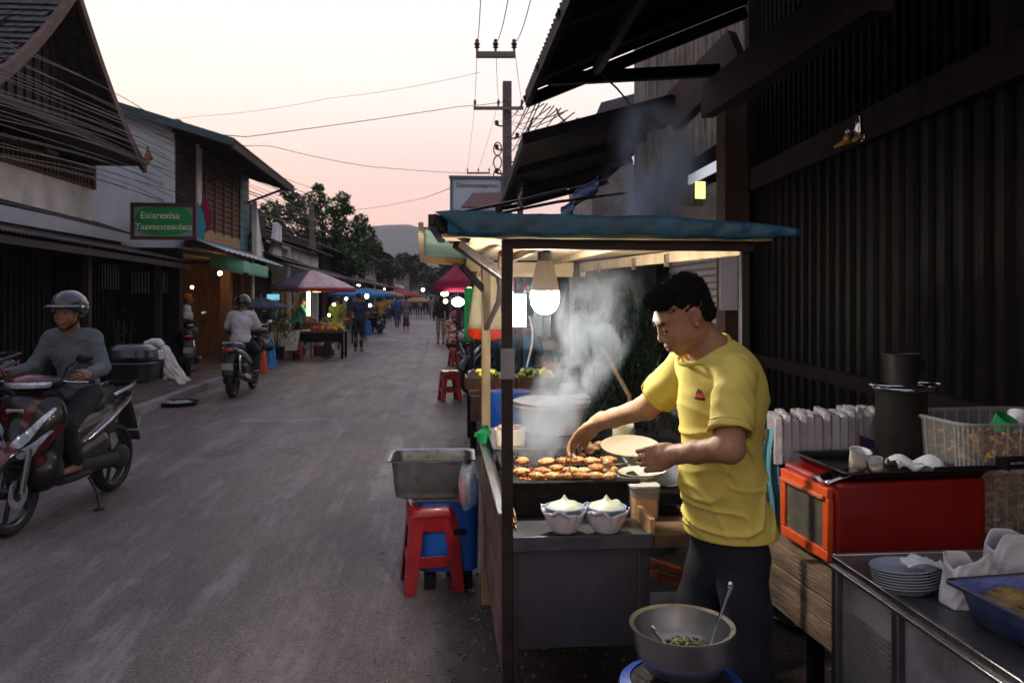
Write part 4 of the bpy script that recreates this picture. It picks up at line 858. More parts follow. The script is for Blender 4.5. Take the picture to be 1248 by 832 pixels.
mb=MB(); mb.box((.70,3.4,.55),(.012,1.4,.42)); W(mb,'side_panel',M_cartp,K,smooth=False)
mb=MB(); mb.box((.225,3.40,.52),(.014,1.42,.62)); W(mb,'side_panel',mat('worn reddish board',(.16,.085,.07),.65,var=.5,scale=7,stretch=(1,.7,2),bump=.3,dirt=.7),K,smooth=False)
mb=MB(); mb.box((.465,4.13,.5),(.49,.012,.6)); W(mb,'back_panel',M_cartp,K,smooth=False)
mb=MB(); mb.box((.465,3.37,.765),(.478,1.44,.018)); W(mb,'table_top',M_dsteel,K,bevel=.003,smooth=False)
mb=MB(); mb.box((.467,2.642,.757),(.49,.03,.045)); mb.box((.467,2.633,.779),(.49,.012,.010)); W(mb,'front_lip',M_dsteel,K,bevel=.003)
mb=MB(); mb.box((.213,3.40,.845),(.045,1.44,.012)); mb.box((.236,3.40,.80),(.004,1.44,.08)); W(mb,'side_rim',M_steel,K,bevel=.002)
mb=MB(); mb.bar((.712,2.64,.80),(.712,3.3,.80),.018,.06); W(mb,'wooden_edge_strip',M_bamboo,K,bevel=.002)
mb=MB(); mb.bar((.218,2.64,.0),(.218,2.64,1.765),.037,.034); W(mb,'front_post',M_frame,K,bevel=.004,smooth=False)
mb=MB(); mb.box((.218,2.619,1.36),(.046,.006,.10)); W(mb,'tape_patch',mat('grey tape',(.25,.25,.26),.5),K,smooth=False)
mb=MB(); mb.bar((.685,2.665,.02),(.685,2.665,.765),.04,.03); W(mb,'front_leg',M_cartp,K,bevel=.003)
mb=MB(); mb.bar((.24,2.665,.02),(.24,2.665,.735),.03,.03); W(mb,'front_leg',M_cartp,K,bevel=.003)
bp_=P(592,420,4.12)
mb=MB(); mb.bar((bp_.x,4.10,.0),(bp_.x,4.10,1.76),.045,.045); W(mb,'back_post',mat('pale wooden post',(.34,.25,.14),.7,var=.25,scale=5,stretch=(3,3,.5),bump=.2,dirt=.3),K,bevel=.004)
mb=MB(); mb.bar((.70,4.1,.0),(.70,4.1,1.76),.035,.035); W(mb,'back_post',M_frame,K,bevel=.004)
pr=P(907,345,2.80); mb=MB(); mb.bar((pr.x,pr.y,.0),(pr.x,pr.y,1.765),.032,.032); W(mb,'right_post',M_frame,K,bevel=.004)
mb=MB(); mb.bar((.20,2.64,1.755),(pr.x+.02,pr.y-.03,1.755),.035,.032); W(mb,'front_rail',M_frame,K,bevel=.003)
mb=MB(); mb.bar((.23,4.1,1.735),(.75,4.1,1.735),.03,.05); mb.bar((.19,4.12,1.70),(.75,4.12,1.70),.02,.03); W(mb,'back_rail',M_ply,K,bevel=.003)
mb=MB(); mb.bar((pr.x,pr.y,1.75),(.72,4.12,1.735),.03,.045); W(mb,'right_rail',M_ply,K,bevel=.003)
for t in(.35,.55,.8):
    q=Vector((pr.x,pr.y,1.745)).lerp(Vector((.72,4.12,1.73)),t); mb=MB(); mb.box(q-Vector((.02,0,.01)),(.012,.03,.05)); W(mb,'clamp',M_chrome,K)
mb=MB(); mb.tube([(.23,4.08,1.42),(.27,3.75,1.56),(.25,3.3,1.68),(.22,2.9,1.74)],.014,8); W(mb,'curved_brace',M_woodh,K)
for a_,b_ in(((.05,2.75,1.765),(.215,2.9,1.66)),((.10,4.05,1.74),(.235,4.10,1.60))):
    mb=MB(); mb.bar(a_,b_,.03,.03); W(mb,'corner_brace',M_frame,K,bevel=.003)
# roof: plywood underside, edge boards, tarpaulin over it
mb=MB()
cs=[(.0,2.56),(1.12,2.62),(.74,4.16),(.17,4.16)]
for i in range(5): # boards side by side
    a0,a1=i/5,(i+.985)/5; f=lambda u,v:(Vector((*cs[0],0)).lerp(Vector((*cs[1],0)),u)).lerp(Vector((*cs[3],0)).lerp(Vector((*cs[2],0)),u),v)
    p=[f(0,a0),f(1,a0),f(1,a1),f(0,a1)]; mb.add([q+Vector((0,0,z)) for z in(1.772,1.782) for q in p],[(3,2,1,0),(4,5,6,7),(0,1,5,4),(1,2,6,5),(2,3,7,6),(3,0,4,7)])
W(mb,'roof_boards',M_ply,K,smooth=False)
for x in(.35,.6):
    mb=MB(); mb.bar((x,2.66,1.757),(x-.03,4.1,1.757),.02,.025); W(mb,'roof_batten',M_ply,K,smooth=False)
mb=MB()
def tarp(u,v):
    x=-.02+1.235*u; y0=2.545+.07*u; y1=4.17; X=x*(1-v)+(.12+.66*u)*v; y=y0+(y1-y0)*v; sag=.004*math.sin(u*9+1)+.003*math.sin(u*23+v*7)+.003*abs(math.sin(u*41+v*15))
    z=1.848+.02*math.sin(PI*min(1,v*2.2)/1)*1-.034*max(0,u-.55)/.45+sag*.8
    return (X,y,z)
mb.sheet(tarp,40,14)
mb.sheet(lambda u,v:(-.02+1.235*u+.10*(v if u<.03 else 0)*1, 2.545+.07*u-.003*math.sin(PI*v)-.003*abs(math.sin(u*31+v*3))-.002*math.sin(u*71), (tarp(u,0)[2])*(1-v)+(1.776+.003*math.sin(u*37)+ (.012 if u>.93 else 0))*v),60,5)
W(mb,'tarpaulin',M_tarp,K,solid=.003,angle=60)
mb=MB(); mb.bar((-.03,2.56,1.83),(.09,2.62,1.775),.03,.035); mb.bar((-.03,2.56,1.825),(.0,3.1,1.81),.025,.04); W(mb,'dark_edge_board',M_frame,K,smooth=False)
# side flap of the roof, lit from below
mb=MB(); fa=[P(514,277,3.05),P(515,312,4.22),P(598,320,4.15),P(578,290,3.0)]
mb.sheet(lambda u,v:fa[0].lerp(fa[1],u).lerp(fa[3].lerp(fa[2],u),v)+Vector((0,0,.008*math.sin(u*12+v*5))),14,10); W(mb,'roof_flap',translucent('pale green canvas',(.60,.78,.66),.35),K,solid=.004)
mb=MB(); mb.bar(P(513,278,3.04),P(514,314,4.22),.02,.045); W(mb,'flap_edge_board',M_ply,K,smooth=False)
mb=MB(); mb.bar(P(514,314,4.22),P(598,322,4.15),.02,.05); W(mb,'flap_back_board',mat('amber wood',(.42,.24,.09),.6,var=.3,scale=3,stretch=(6,1,1)),K,smooth=False)
mb=MB(); q0,q1=P(568,332,4.12),P(601,306,4.12); mb.box((q0+q1)/2,(.14,.02,.10)); W(mb,'white_bracket_box',M_ply,K,smooth=False)
# right hand shelf
mb=MB(); mb.box((.80,3.18,.765),(.165,1.06,.02)); mb.box((.80,2.652,.752),(.165,.012,.045)); W(mb,'side_shelf',mat('greasy wood shelf',(.20,.13,.07),.45,var=.4,scale=4,dirt=.5),K,bevel=.003)
mb=MB(); mb.box((.46,3.80,.90),(.46,.58,.02)); mb.box((.46,3.515,.86),(.46,.01,.10)); W(mb,'back_shelf',M_steel,K,bevel=.003)
# wheels of the cart, in the dark underneath
for x in(.30,.62):
    mb=MB(); mb.lathe([(.10,-.02),(.15,-.025),(.165,0),(.15,.025),(.10,.02),(.03,.02)],(x,3.9,.165),20,rot=(0,PI/2,0)); w_=W(mb,'wheel',M_rubber,K); mb=MB(); mb.lathe([(.0,-.03),(.10,-.018),(.10,.018),(.0,.03)],(x,3.9,.165),16,rot=(0,PI/2,0)); mb.build('hub',M_dsteel,w_,world=True)
# ---- bulb
LB=P(664,345,2.92); T=thing('light_bulb','large white LED bulb glowing under the cart roof','bulb',LB)
mb=MB(); mb.lathe([(.006,.155),(.018,.15),(.02,.118),(.026,.112),(.028,.07)],(0,0,0),16); mb.tube([(0,0,.15),(.004,0,.165),(0,0,.19)],.006); mb.build('socket',M_dsteel,T)
mb=MB(); mb.lathe([(.026,.085),(.036,.055),(.044,.02),(.051,-.012),(.0515,-.030)],(0,0,0),28); mb.build('housing',mat('white lamp housing',(.75,.72,.66),.4,var=.05,bump=0,sss=0),T)
mb=MB(); mb.lathe([(.0515,-.030),(.052,-.055),(.048,-.080),(.036,-.100),(.018,-.111),(.0,-.114)],(0,0,0),28); mb.build('glowing_dome',mat('lit dome',(1,1,1),.4,bump=0,emit=(1.,.92,.80),es=BULB if 'BULB' in globals() else 250),T)
T=thing('panel_lamp','bright white rectangular lamp behind the dark cart post','lamp',P(632,378,4.5)); mb=MB(); mb.box((0,0,0),(.085,.02,.19)); mb.build('housing',M_dsteel,T,smooth=False); mb=MB(); mb.box((0,-.012,0),(.078,.008,.182)); mb.build('lit_panel',mat('lit panel',(1,1,1),.4,bump=0,emit=(.85,.93,1),es=14),T,smooth=False)
# ---- grill
M_soot=mat('sooty cast iron',(.012,.011,.011),.55,metal=.3,var=.5,scale=9,bump=.4,spec=.3)
T=thing('charcoal_grill','long black charcoal grill box on the cart table','grill',(.49,3.17,.776)); gx0,gx1,gy0,gy1=.268,.705,2.90,3.46; gz=.90
mb=MB()
mb.box(((gx0+gx1)/2,gy0,(.776+gz)/2),(gx1-gx0,.016,gz-.776)); mb.box(((gx0+gx1)/2,gy1,(.776+gz)/2),(gx1-gx0,.016,gz-.776))
for x in(gx0,gx1): mb.box((x,(gy0+gy1)/2,(.776+gz)/2),(.016,gy1-gy0-.017,gz-.776))
mb.box(((gx0+gx1)/2,(gy0+gy1)/2,.79),(gx1-gx0-.02,gy1-gy0-.02,.02)); W(mb,'firebox',M_soot,T,bevel=.002)
mb=MB()
for a_,b_ in(((gx0-.02,gy0-.012,gz+.004),(gx1+.02,gy0-.012,gz+.004)),((gx0-.02,gy1+.012,gz+.004),(gx1+.02,gy1+.012,gz+.004)),((gx0-.01,gy0,gz+.005),(gx0-.01,gy1,gz+.005)),((gx1+.01,gy0,gz+.005),(gx1+.01,gy1,gz+.005))): mb.bar(a_,b_,.05,.012)
W(mb,'rim',M_soot,T,bevel=.003)
mb=MB()
for k in range(27): x=gx0+.02+k*(gx1-gx0-.04)/26; mb.tube([(x,gy0,gz+.008),(x,gy1,gz+.008)],.0028,6)
for y in(3.0,3.18,3.36): mb.tube([(gx0,y,gz+.003),(gx1,y,gz+.003)],.004,6)
W(mb,'grate',mat('grate iron',(.05,.045,.042),.45,metal=.7,var=.4,scale=20),T)
mb=MB()
for k in range(150): s=rng.uniform(.012,.03); mb.ell((rng.uniform(gx0+.03,gx1-.03),rng.uniform(gy0+.03,gy1-.03),.815+rng.uniform(0,.025)),(s,s*.8,s*.6),6,4,rot=(rng.uniform(0,3),rng.uniform(0,3),0))
cm=mat('glowing charcoal',(.03,.025,.024),.9,var=.6,scale=30,bump=.8); nt=cm.node_tree;z=nt.nodes.new('ShaderNodeTexNoise');z.inputs['Scale'].default_value=22;r_=nt.nodes.new('ShaderNodeValToRGB');r_.color_ramp.elements[0].position=.52;r_.color_ramp.elements[1].position=.68;r_.color_ramp.elements[1].color=(2.2,2.2,2.2,1);nt.links.new(z.outputs[0],r_.inputs[0]);nt.links.new(r_.outputs[0],nt.nodes['Principled BSDF'].inputs['Emission Strength']);nt.nodes['Principled BSDF'].inputs['Emission Color'].default_value=(1,.18,.03,1)
o=W(mb,'charcoal',cm,T,smooth=False); o['kind']='stuff'
# ---- food on the grill
M_saus=[mat('grilled sausage %d'%i,c,.38,var=.5,scale=27,bump=.35,col2=c2,coat=.35,thr=(.3,.62)) for i,(c,c2) in enumerate((((.20,.05,.015),(.80,.42,.15)),((.34,.11,.03),(.85,.52,.22)),((.09,.025,.01),(.66,.30,.10))))]
def food(name,label,cat,pos,rz,L_,r,m,group,flat=.85):
    T=thing(name,label,cat,pos,rz,group); V,Fc=sdf_mesh([('+',0,C((-L_/2+r,0,0),(0,0,.002),r*.9,r)),('+',.01,C((0,0,.002),(L_/2-r,.003,0),r,r*.85)),('+',.01,('e',(rng.uniform(-.01,.01),rng.uniform(-.004,.004),.004),(L_*.35,r*1.05,r*.9),None))],.0035,lambda X,Y,Z:.0012*np.sin(X*310+Y*170)+.001*np.sin(Y*400+Z*380),pad=.012)
    V=V*[1,1,flat]; sdf_obj('flesh',[(V,Fc)],m,T,smooth=1); return T
k=0
sl=[]
for row,(py_,n,x0,x1) in enumerate(((579,3,640,702),(571,4,629,706),(563,3,630,696),(571,3,700,756),(578,3,702,752),(562,3,694,752))):
    for i in range(n):
        px=x0+(x1-x0)*(i+.5)/n+rng.uniform(-4,4); p=G(px,py_+rng.uniform(-2.4,2.4),.925); p.z=.921+ (.012 if row in(2,5) else 0)
        side='left' if row<3 else 'right'; pos=('nearest','middle','rear')[row if row<3 else row-3 if row>3 else 1] if row!=3 else 'middle'
        food('grilled_sausage','plump browned sausage lying in the %s row at the %s of the grill'%(pos,side),'sausage',p,rng.uniform(-.35,.35),rng.uniform(.064,.078),rng.uniform(.0125,.0150),M_saus[(k*7+row)%3],'sausages on the grill, %s %s row'%(side,pos)); k+=1
for i,(px,py_) in enumerate(((708,545),(716,541),(725,545),(733,541),(719,549))):
    p=G(px,py_,.93); p.z=.93; food('grilled_chicken_piece','charred golden chicken piece at the back of the grill beyond the tongs','chicken',p,rng.uniform(0,3),.075,.018,M_saus[1],'chicken pieces at the back of the grill',.6)
# skewers in the channel on the left
for i in range(9):
    y0=2.72+rng.uniform(0,.1); x=.246+rng.uniform(0,.016); mb=MB(); mb.tube([(x,y0,.786+i*.004),(x+rng.uniform(-.006,.006),y0+.62+rng.uniform(0,.1),.795+i*.004)],.0022,6)
    tag(mb.build('bamboo_skewer',M_bamboo),'thin bamboo skewer lying in the bundle along the left rim of the cart','skewer','bamboo skewers beside the grill')
# ---- bowls in paper
def wrapped_bowl(px,lab):
    c=P(px,654,2.70); c.z=.787; T=thing('paper_wrapped_bowl',lab,'bowl',c,group='paper wrapped bowls at the front of the cart')
    mb=MB(); n=40
    def pap(u,v):
        a=u*2*PI; ple=.0075*abs(math.sin(a*6.5))-.003; r=.040+.028*math.sin(v*PI*.5)+ple*v; zz=.078*v+.010*v*math.sin(a*4+px)+.004*math.sin(a*9)*v
        if v>.8: r+=.006*(1+math.sin(a*4+px)); 
        return(r*math.cos(a),r*math.sin(a),zz)
    mb.sheet(pap,90,9); mb.build('paper_wrap',mat('white wrapping paper',(.62,.60,.64),.75,var=.06,scale=8,bump=.15),T,solid=.001,angle=25)
    mb=MB(); mb.lathe([(.02,.008),(.045,.02),(.056,.055),(.064,.077),(.0675,.080),(.0675,.086),(.063,.086),(.060,.078)],n=36); mb.build('bowl',mat('blue rimmed bowl',(.22,.32,.50),.35,var=.08,bump=0,coat=.4),T)
    mb=MB(); mb.lathe([(.060,.082),(.052,.091),(.036,.098),(.020,.103),(.010,.110),(.004,.120),(.0,.125)],n=30,wob=.015,wn=5); mb.build('cream',mat('pale green cream',(.50,.52,.40),.4,var=.06,scale=20,bump=.04,sss=.1),T); return T
wrapped_bowl(688,'left of the two paper wrapped bowls of peaked cream'); wrapped_bowl(739,'right paper wrapped bowl of cream beside the wooden edge')
# ---- jar of sauce
c=P(784,633,2.92); c.z=.777; T=thing('sauce_jar','clear square jar half full of orange sauce on the side shelf','jar',c)
mb=MB(); mb.rbox((0,0,.058),(.098,.098,.112),.02,taper=1.06); g_=mb.build('jar',mat('clear plastic',(.9,.85,.75),.08,alpha=.28,bump=0,var=.02),T)
mb=MB(); mb.rbox((0,0,.036),(.086,.086,.066),.018,taper=1.04); mb.build('sauce',mat('orange sauce',(.72,.33,.04),.3,var=.15,scale=10,bump=.1),T)
mb=MB(); mb.rbox((0,0,.1165),(.11,.11,.008),.024); mb.build('rim',mat('milky rim',(.5,.48,.42),.4,bump=0),T)
# ---- black frying pan and tray on the shelf
c=P(812,625,3.0); c.z=.777; T=thing('frying_pan','shallow black frying pan behind the sauce jar','pan',c)
mb=MB(); mb.lathe([(0,.004),(.07,.004),(.085,.04),(.09,.042),(.088,.045),(.072,.008),(0,.009)],n=28); mb.build('pan',M_soot,T); mb=MB(); mb.bar((.02,-.085,.035),(.03,-.17,.04),.02,.012); mb.build('handle',M_black,T,bevel=.003)
c=P(806,598,3.25); T=thing('steel_tray','bent steel tray catching the light between plate and cook','tray',(c.x-.02,c.y,.80))
mb=MB(); mb.sheet(lambda u,v:(-.12+.24*u,-.10+.22*v,.06+.03*math.cos(u*5)+.02*v),14,6); mb.build('tray',M_steel,T,solid=.003); mb=MB(); mb.box((0,0,.0),(.2,.18,.04)); mb.build('base',M_dsteel,T,bevel=.003)
# plates under the hand
for k in range(4):
    c=P(765+k*6,571-k*3,3.02); c.z=.88+k*.008; T=thing('white_plate','white plate %s in the small pile beside the grill'%('at the bottom','second from the bottom','third up','on top')[k] if False else 'white plate %s of the small pile between grill and cook'%('at the bottom','second from the bottom','third from the bottom','at the top')[k],'plate',c,rz=k*.2,group='plates beside the grill'); mb=MB(); mb.lathe([(0,0),(.06,.0),(.085,.010),(.098,.016),(.098,.019),(.084,.013),(.06,.004),(0,.004)],n=36,sx=1,sy=.85); mb.build('plate',mat('ivory plate',(.62,.58,.48),.3,var=.05,coat=.3,bump=0),T)
mb=MB(); mb.box((.765,3.30,.826),(.09,.5,.09)); tag(mb.build('low_box',M_dsteel,smooth=False,bevel=.004),'dull metal box on the side shelf carrying the pile of plates','box')
# ---- things on the back shelf
c=P(622,541,3.62); c.z=.912; T=thing('foam_container','cream foam container of sliced meat on the back shelf','container',c,rz=-.08)
mb=MB(); mb.rbox((0,0,.036),(.125,.10,.07),.018,taper=1.14); mb.build('tub',mat('cream foam',(.68,.60,.44),.6,var=.06,bump=.1),T)
mb=MB(); 
for k in range(14): mb.ell((rng.uniform(-.05,.05),rng.uniform(-.035,.035),.074+rng.uniform(0,.008)),(.02,.013,.006),8,4,rot=(rng.uniform(-.4,.4),rng.uniform(-.4,.4),rng.uniform(0,3)))
mb.build('meat_slices',mat('pale meat',(.55,.30,.20),.5,var=.3,scale=20),T)
c=P(672,528,3.92); c.z=.912; T=thing('large_clear_tub','large clear tub of marinated meat under a white lid and cloth','tub',c)
mb=MB(); mb.lathe([(.10,0),(.135,.01),(.165,.13),(.18,.135)],n=32); mb.build('tub',mat('cloudy plastic',(.75,.62,.58),.25,alpha=.45,bump=0),T,solid=.003)
mb=MB(); mb.lathe([(0,.006),(.125,.008),(.145,.09),(.10,.11),(0,.115)],n=28,wob=.05,wn=5); mb.build('marinated_meat',mat('marinade red',(.38,.09,.05),.45,var=.4,scale=14,col2=(.6,.35,.28)),T)
mb=MB(); mb.lathe([(.186,.135),(.188,.142),(.15,.152),(0,.158)],n=32); mb.build('rim_lid',mat('tan lid',(.62,.40,.22),.5,var=.1),T)
mb=MB(); mb.sheet(lambda u,v:((.02+.17*v)*math.cos(u*2*PI)*1.03,(.02+.17*v)*math.sin(u*2*PI),.166-.006*v+.018*math.exp(-((u*2*PI-.3)**2)*4)*v+.004*math.sin(u*25+v*6)),48,7); mb.build('cloth',mat('white cloth',(.60,.58,.56),.85,var=.05,scale=9,bump=.3),T,solid=.004)
c=P(664,531,3.70); c.z=.912; T=thing('white_saucer','upturned white saucer between foam container and tub','saucer',c); mb=MB(); mb.lathe([(.062,0),(.055,.012),(.03,.022),(0,.026)],n=28); mb.build('saucer',MATS['ivory plate'],T)
c=P(757,528,3.55); T=thing('paper_bag','small open yellow and white paper bag standing behind the plate','bag',(c.x,c.y,.90)); mb=MB(); mb.sheet(lambda u,v:((.04+.008*v)*math.cos(u*2*PI)+.01*v,(.025+.006*v)*math.sin(u*2*PI),.11*v+.008*math.sin(u*20)*v),24,6); mb.build('bag',mat('yellowed paper',(.62,.52,.22),.7,col2=(.7,.68,.6),scale=12),T,solid=.001)
c=P(590,538,4.0); T=thing('green_bottle','green plastic bottle with cap at the back left corner of the cart','bottle',(c.x,c.y-.05,.86)); mb=MB(); mb.lathe([(0,0),(.035,0),(.037,.01),(.037,.05),(.02,.065),(.016,.07)],n=20); mb.build('bottle',mat('green plastic',(.01,.26,.07),.35,bump=0,coat=.3),T); mb=MB(); mb.lathe([(.018,.068),(.018,.085),(0,.087)],n=16); mb.build('cap',mat('dark green cap',(.01,.12,.04),.4,bump=0),T); mb=MB(); mb.bar((-.05,.0,.04),(.06,0,.03),.02,.02); mb.build('spout',MATS['green plastic'],T)
# ================================================================ basin, stools, blue drum
M_red=mat('red moulded plastic',(.29,.012,.018),.35,var=.15,scale=7,bump=.06,coat=.25,dirt=.12)
def stool(label,loc,rz,h=.46,w_=.30,group='red plastic stools',m=None):
    T=thing('plastic_stool',label,'stool',loc,rz,group); m=m or M_red
    mb=MB(); rings=[]; n=6
    def ring(hw,z,r): 
        o=[]
        for q,(sx_,sy_) in enumerate(((1,1),(-1,1),(-1,-1),(1,-1))):
            for k in range(n+1):
                a=PI/2*(q+k/n); o.append(Vector((sx_*(hw-r)+r*math.cos(a),sy_*(hw-r)+r*math.sin(a),z)))
        return o
    t=w_*.40
    mb.loft([ring(t+.018,h-.055,.05),ring(t+.014,h-.018,.06),ring(t+.003,h-.004,.07),ring(t-.03,h-.004,.06),ring(t-.04,h-.009,.05)]); 
    mb.tube([(-.012,0,h-.008),(0,0,h-.003),(.012,0,h-.008)],.006,6); mb.build('seat',m,T)
    for sx_,sy_ in((1,1),(-1,1),(-1,-1),(1,-1)):
        a=Vector((sx_*(t+.006),sy_*(t+.006),h-.05)); b=Vector((sx_*(w_/2+.012),sy_*(w_/2+.012),0)); mb=MB()
        rr_=[]
        for s_ in(0,.5,1):
            p=a.lerp(b,s_); w1=.078-.014*s_; th=.008
            rr_.append([p+Vector((0,0,0)),p+Vector((-sx_*w1,0,0)),p+Vector((-sx_*w1,-sy_*th,0)),p+Vector((-sx_*th,-sy_*th,0)),p+Vector((-sx_*th,-sy_*w1,0)),p+Vector((0,-sy_*w1,0))])
        mb.loft(rr_); mb.build('leg',m,T,smooth=False,bevel=.004)
    for i in range(4):
        mb=MB(); a=PI/2*i; hw=(t+.006)+(w_/2-t)*.62; z=h*.36; c_,s_=math.cos(a),math.sin(a); d1=Vector((c_,s_,0)); d2=Vector((-s_,c_,0))
        mb.bar(d1*(hw-.006)+d2*-(hw-.02)+Vector((0,0,z)),d1*(hw-.006)+d2*(hw-.02)+Vector((0,0,z)),.008,.06); mb.build('crossbar',m,T,bevel=.003); mb=MB(); mb.bar(d1*(t+.006)+d2*-(t-.01)+Vector((0,0,h-.085)),d1*(t+.006)+d2*(t-.01)+Vector((0,0,h-.10)),.008,.09); mb.build('skirt_panel',m,T,bevel=.003)
    return T
c=G(526,712); S1=stool('glossy red plastic stool in front of the steel basin','',0) if False else stool('nearest glossy red plastic stool standing before the steel basin',(c.x,c.y,.004),.12)
c=G(548,488); stool('small red plastic stool on the road past the basin',(c.x,c.y,.004),.2)
# basin on drum
c=P(527,601,4.35); zb=c.z
T=thing('steel_basin','rectangular stainless steel basin resting on the blue drum','basin',(c.x,c.y,zb),rz=-.03)
mb=MB(); n=6
def rr2(hx,hy,z,r):
    o=[]
    for q,(sx_,sy_) in enumerate(((1,1),(-1,1),(-1,-1),(1,-1))):
        for k in range(n+1):
            a=PI/2*(q+k/n); o.append(Vector((sx_*(hx-r)+r*math.cos(a),sy_*(hy-r)+r*math.sin(a),z)))
    return o
mb.loft([rr2(.17,.12,.0,.05),rr2(.196,.145,.04,.05),rr2(.212,.16,.205,.05),rr2(.232,.18,.212,.06),rr2(.232,.18,.205,.06)],cap=False); mb.loft([rr2(.19,.14,.012,.04),rr2(.208,.157,.205,.05),rr2(.215,.163,.211,.05)],cap=False); mb.add(rr2(.17,.12,.001,.05),[tuple(range(27,-1,-1))]); mb.add(rr2(.19,.14,.0125,.04),[tuple(range(28))]); mb.build('basin',mat('basin steel',(.36,.36,.36),.27,metal=.9,var=.25,scale=7,dirt=.3,bump=.08),T)
c2=P(546,600,4.45); T=thing('blue_drum','bright blue plastic tub standing behind the red stool','tub',(c2.x,c2.y,0))
mb=MB(); mb.rbox((0,0,zb*.5+.04),(.32,.34,zb-.13),.06,taper=1.04); mb.build('tub',mat('bright blue plastic',(.005,.09,.42),.4,var=.15,scale=4,bump=.08,coat=.2,dirt=.1),T,bevel=.004); mb=MB(); mb.box((.06,-.178,.32),(.07,.02,.03)); mb.build('handle',M_black,T,bevel=.004)
for x_ in(-.1,.1):
    mb=MB(); mb.box((x_,0,.05),(.06,.3,.10)); mb.build('foot',M_black,T)
mb=MB(); mb.rbox((-.02,0,zb-.015),(.35,.36,.02),.06); mb.build('lid',mat('pale lid',(.35,.40,.45),.5),T,bevel=.003)
c=P(576,590,4.1); T=thing('clear_bag_of_bottles','clear bag with small blue and red bottles hung on the cart side','bag',(c.x-.02,c.y,.50))
mb=MB(); mb.sheet(lambda u,v:((.035+.02*math.sin(v*PI))*math.cos(u*2*PI),(.05+.02*math.sin(v*PI))*math.sin(u*2*PI),.22*v+.01*math.sin(u*17)),20,8); mb.build('bag_film',mat('bag film',(.6,.75,.85),.15,alpha=.3,bump=.3),T)
for i,(dx,cc) in enumerate(((-.03,(.35,.02,.03)),(.03,(.05,.2,.4)),(.0,(.5,.5,.5)))):
    mb=MB(); mb.lathe([(0,0),(.02,0),(.022,.02),(.022,.10),(.01,.13),(.01,.15),(0,.15)],(dx,.01*i,.02),12); mb.build('small_bottle',mat('bottle plastic %d'%i,cc,.35,bump=0),T)
# ================================================================ lower right corner: burner, bowl
c=P(831,812,2.0); bz=P(831,822,2.0).z
T=thing('gas_burner','round blue gas burner stand under the steel mixing bowl','burner',(c.x,c.y,0))
mb=MB(); mb.lathe([(.14,0),(.150,.05),(.158,.30),(.165,bz-.05),(.155,bz-.02),(.13,bz-.012),(.12,bz-.03),(.0,bz-.03)],n=40); mb.build('blue_body',mat('blue enamel',(.008,.07,.40),.35,var=.2,scale=5,coat=.4,dirt=.15,bump=.05),T)
mb=MB()
for k in range(4):
    a=k*PI/2+.5; mb.bar((.05*math.cos(a),.05*math.sin(a),bz-.012),(.145*math.cos(a),.145*math.sin(a),bz-.006),.018,.014)
mb.lathe([(.045,bz-.03),(.05,bz-.015),(.02,bz-.01)],n=20); mb.build('pan_support',M_iron,T,bevel=.002)
mb=MB(); mb.lathe([(.138,bz-.022),(.138,bz-.016),(.0,bz-.016)],n=36); mb.build('burner_plate',M_soot,T)
mb=MB(); mb.box((-.0,-.165,bz-.08),(.11,.02,.04)); mb.build('red_tag',mat('orange red plastic',(.5,.07,.02),.5),T,bevel=.005)
T=thing('mixing_bowl','wide stainless mixing bowl with greens on the blue burner','bowl',(c.x,c.y,bz+.002))
pr_=[(0,0),(.06,.001),(.095,.02),(.115,.06),(.121,.118),(.131,.123),(.131,.127),(.119,.123),(.112,.062),(.092,.025),(.06,.006),(0,.005)]
mb=MB(); mb.lathe(pr_,n=56); mb.build('bowl',mat('bowl steel',(.36,.36,.37),.3,metal=.9,var=.15,scale=3,bump=.03),T)
mb=MB()
for k in range(300):
    a=rng.uniform(0,6.28);r_=rng.uniform(0,.085); mb.ell((r_*math.cos(a)+.012,r_*math.sin(a)+.015,.045+.035*rng.random()*(1-r_/.1)),(rng.uniform(.008,.018),.007,.004),6,3,rot=(rng.uniform(-1,1),rng.uniform(-1,1),rng.uniform(0,6)))
mb.ell((.012,.015,.03),(.088,.088,.028),18,8)
o=mb.build('chopped_greens',mat('chopped greens',(.08,.11,.02),.6,var=.6,scale=90,col2=(.35,.33,.12),bump=0),T,smooth=False); o['kind']='stuff'
T=thing('serving_spoon','steel serving spoon leaning out of the right side of the mixing bowl','spoon',(c.x+.06,c.y,bz+.03)); mb=MB(); mb.tube([(.0,0,.0),(.03,.0,.09),(.055,.0,.16),(.065,0,.185)],[.005,.004,.0055,.008],8); mb.ell((-.012,0,-.005),(.022,.016,.008),rot=(0,-1.0,0)); mb.ell((.066,0,.188),(.008,.004,.014)); mb.build('spoon',M_chrome,T)
T=thing('fork','short steel fork resting on the left rim of the mixing bowl','fork',(c.x-.05,c.y-.02,bz+.05)); mb=MB(); mb.tube([(.03,0,.0),(.0,0,.04),(-.022,0,.068)],[.003,.0035,.006],8); mb.ell((-.024,0,.072),(.007,.004,.016),rot=(0,-.5,0)); mb.build('fork',M_chrome,T)
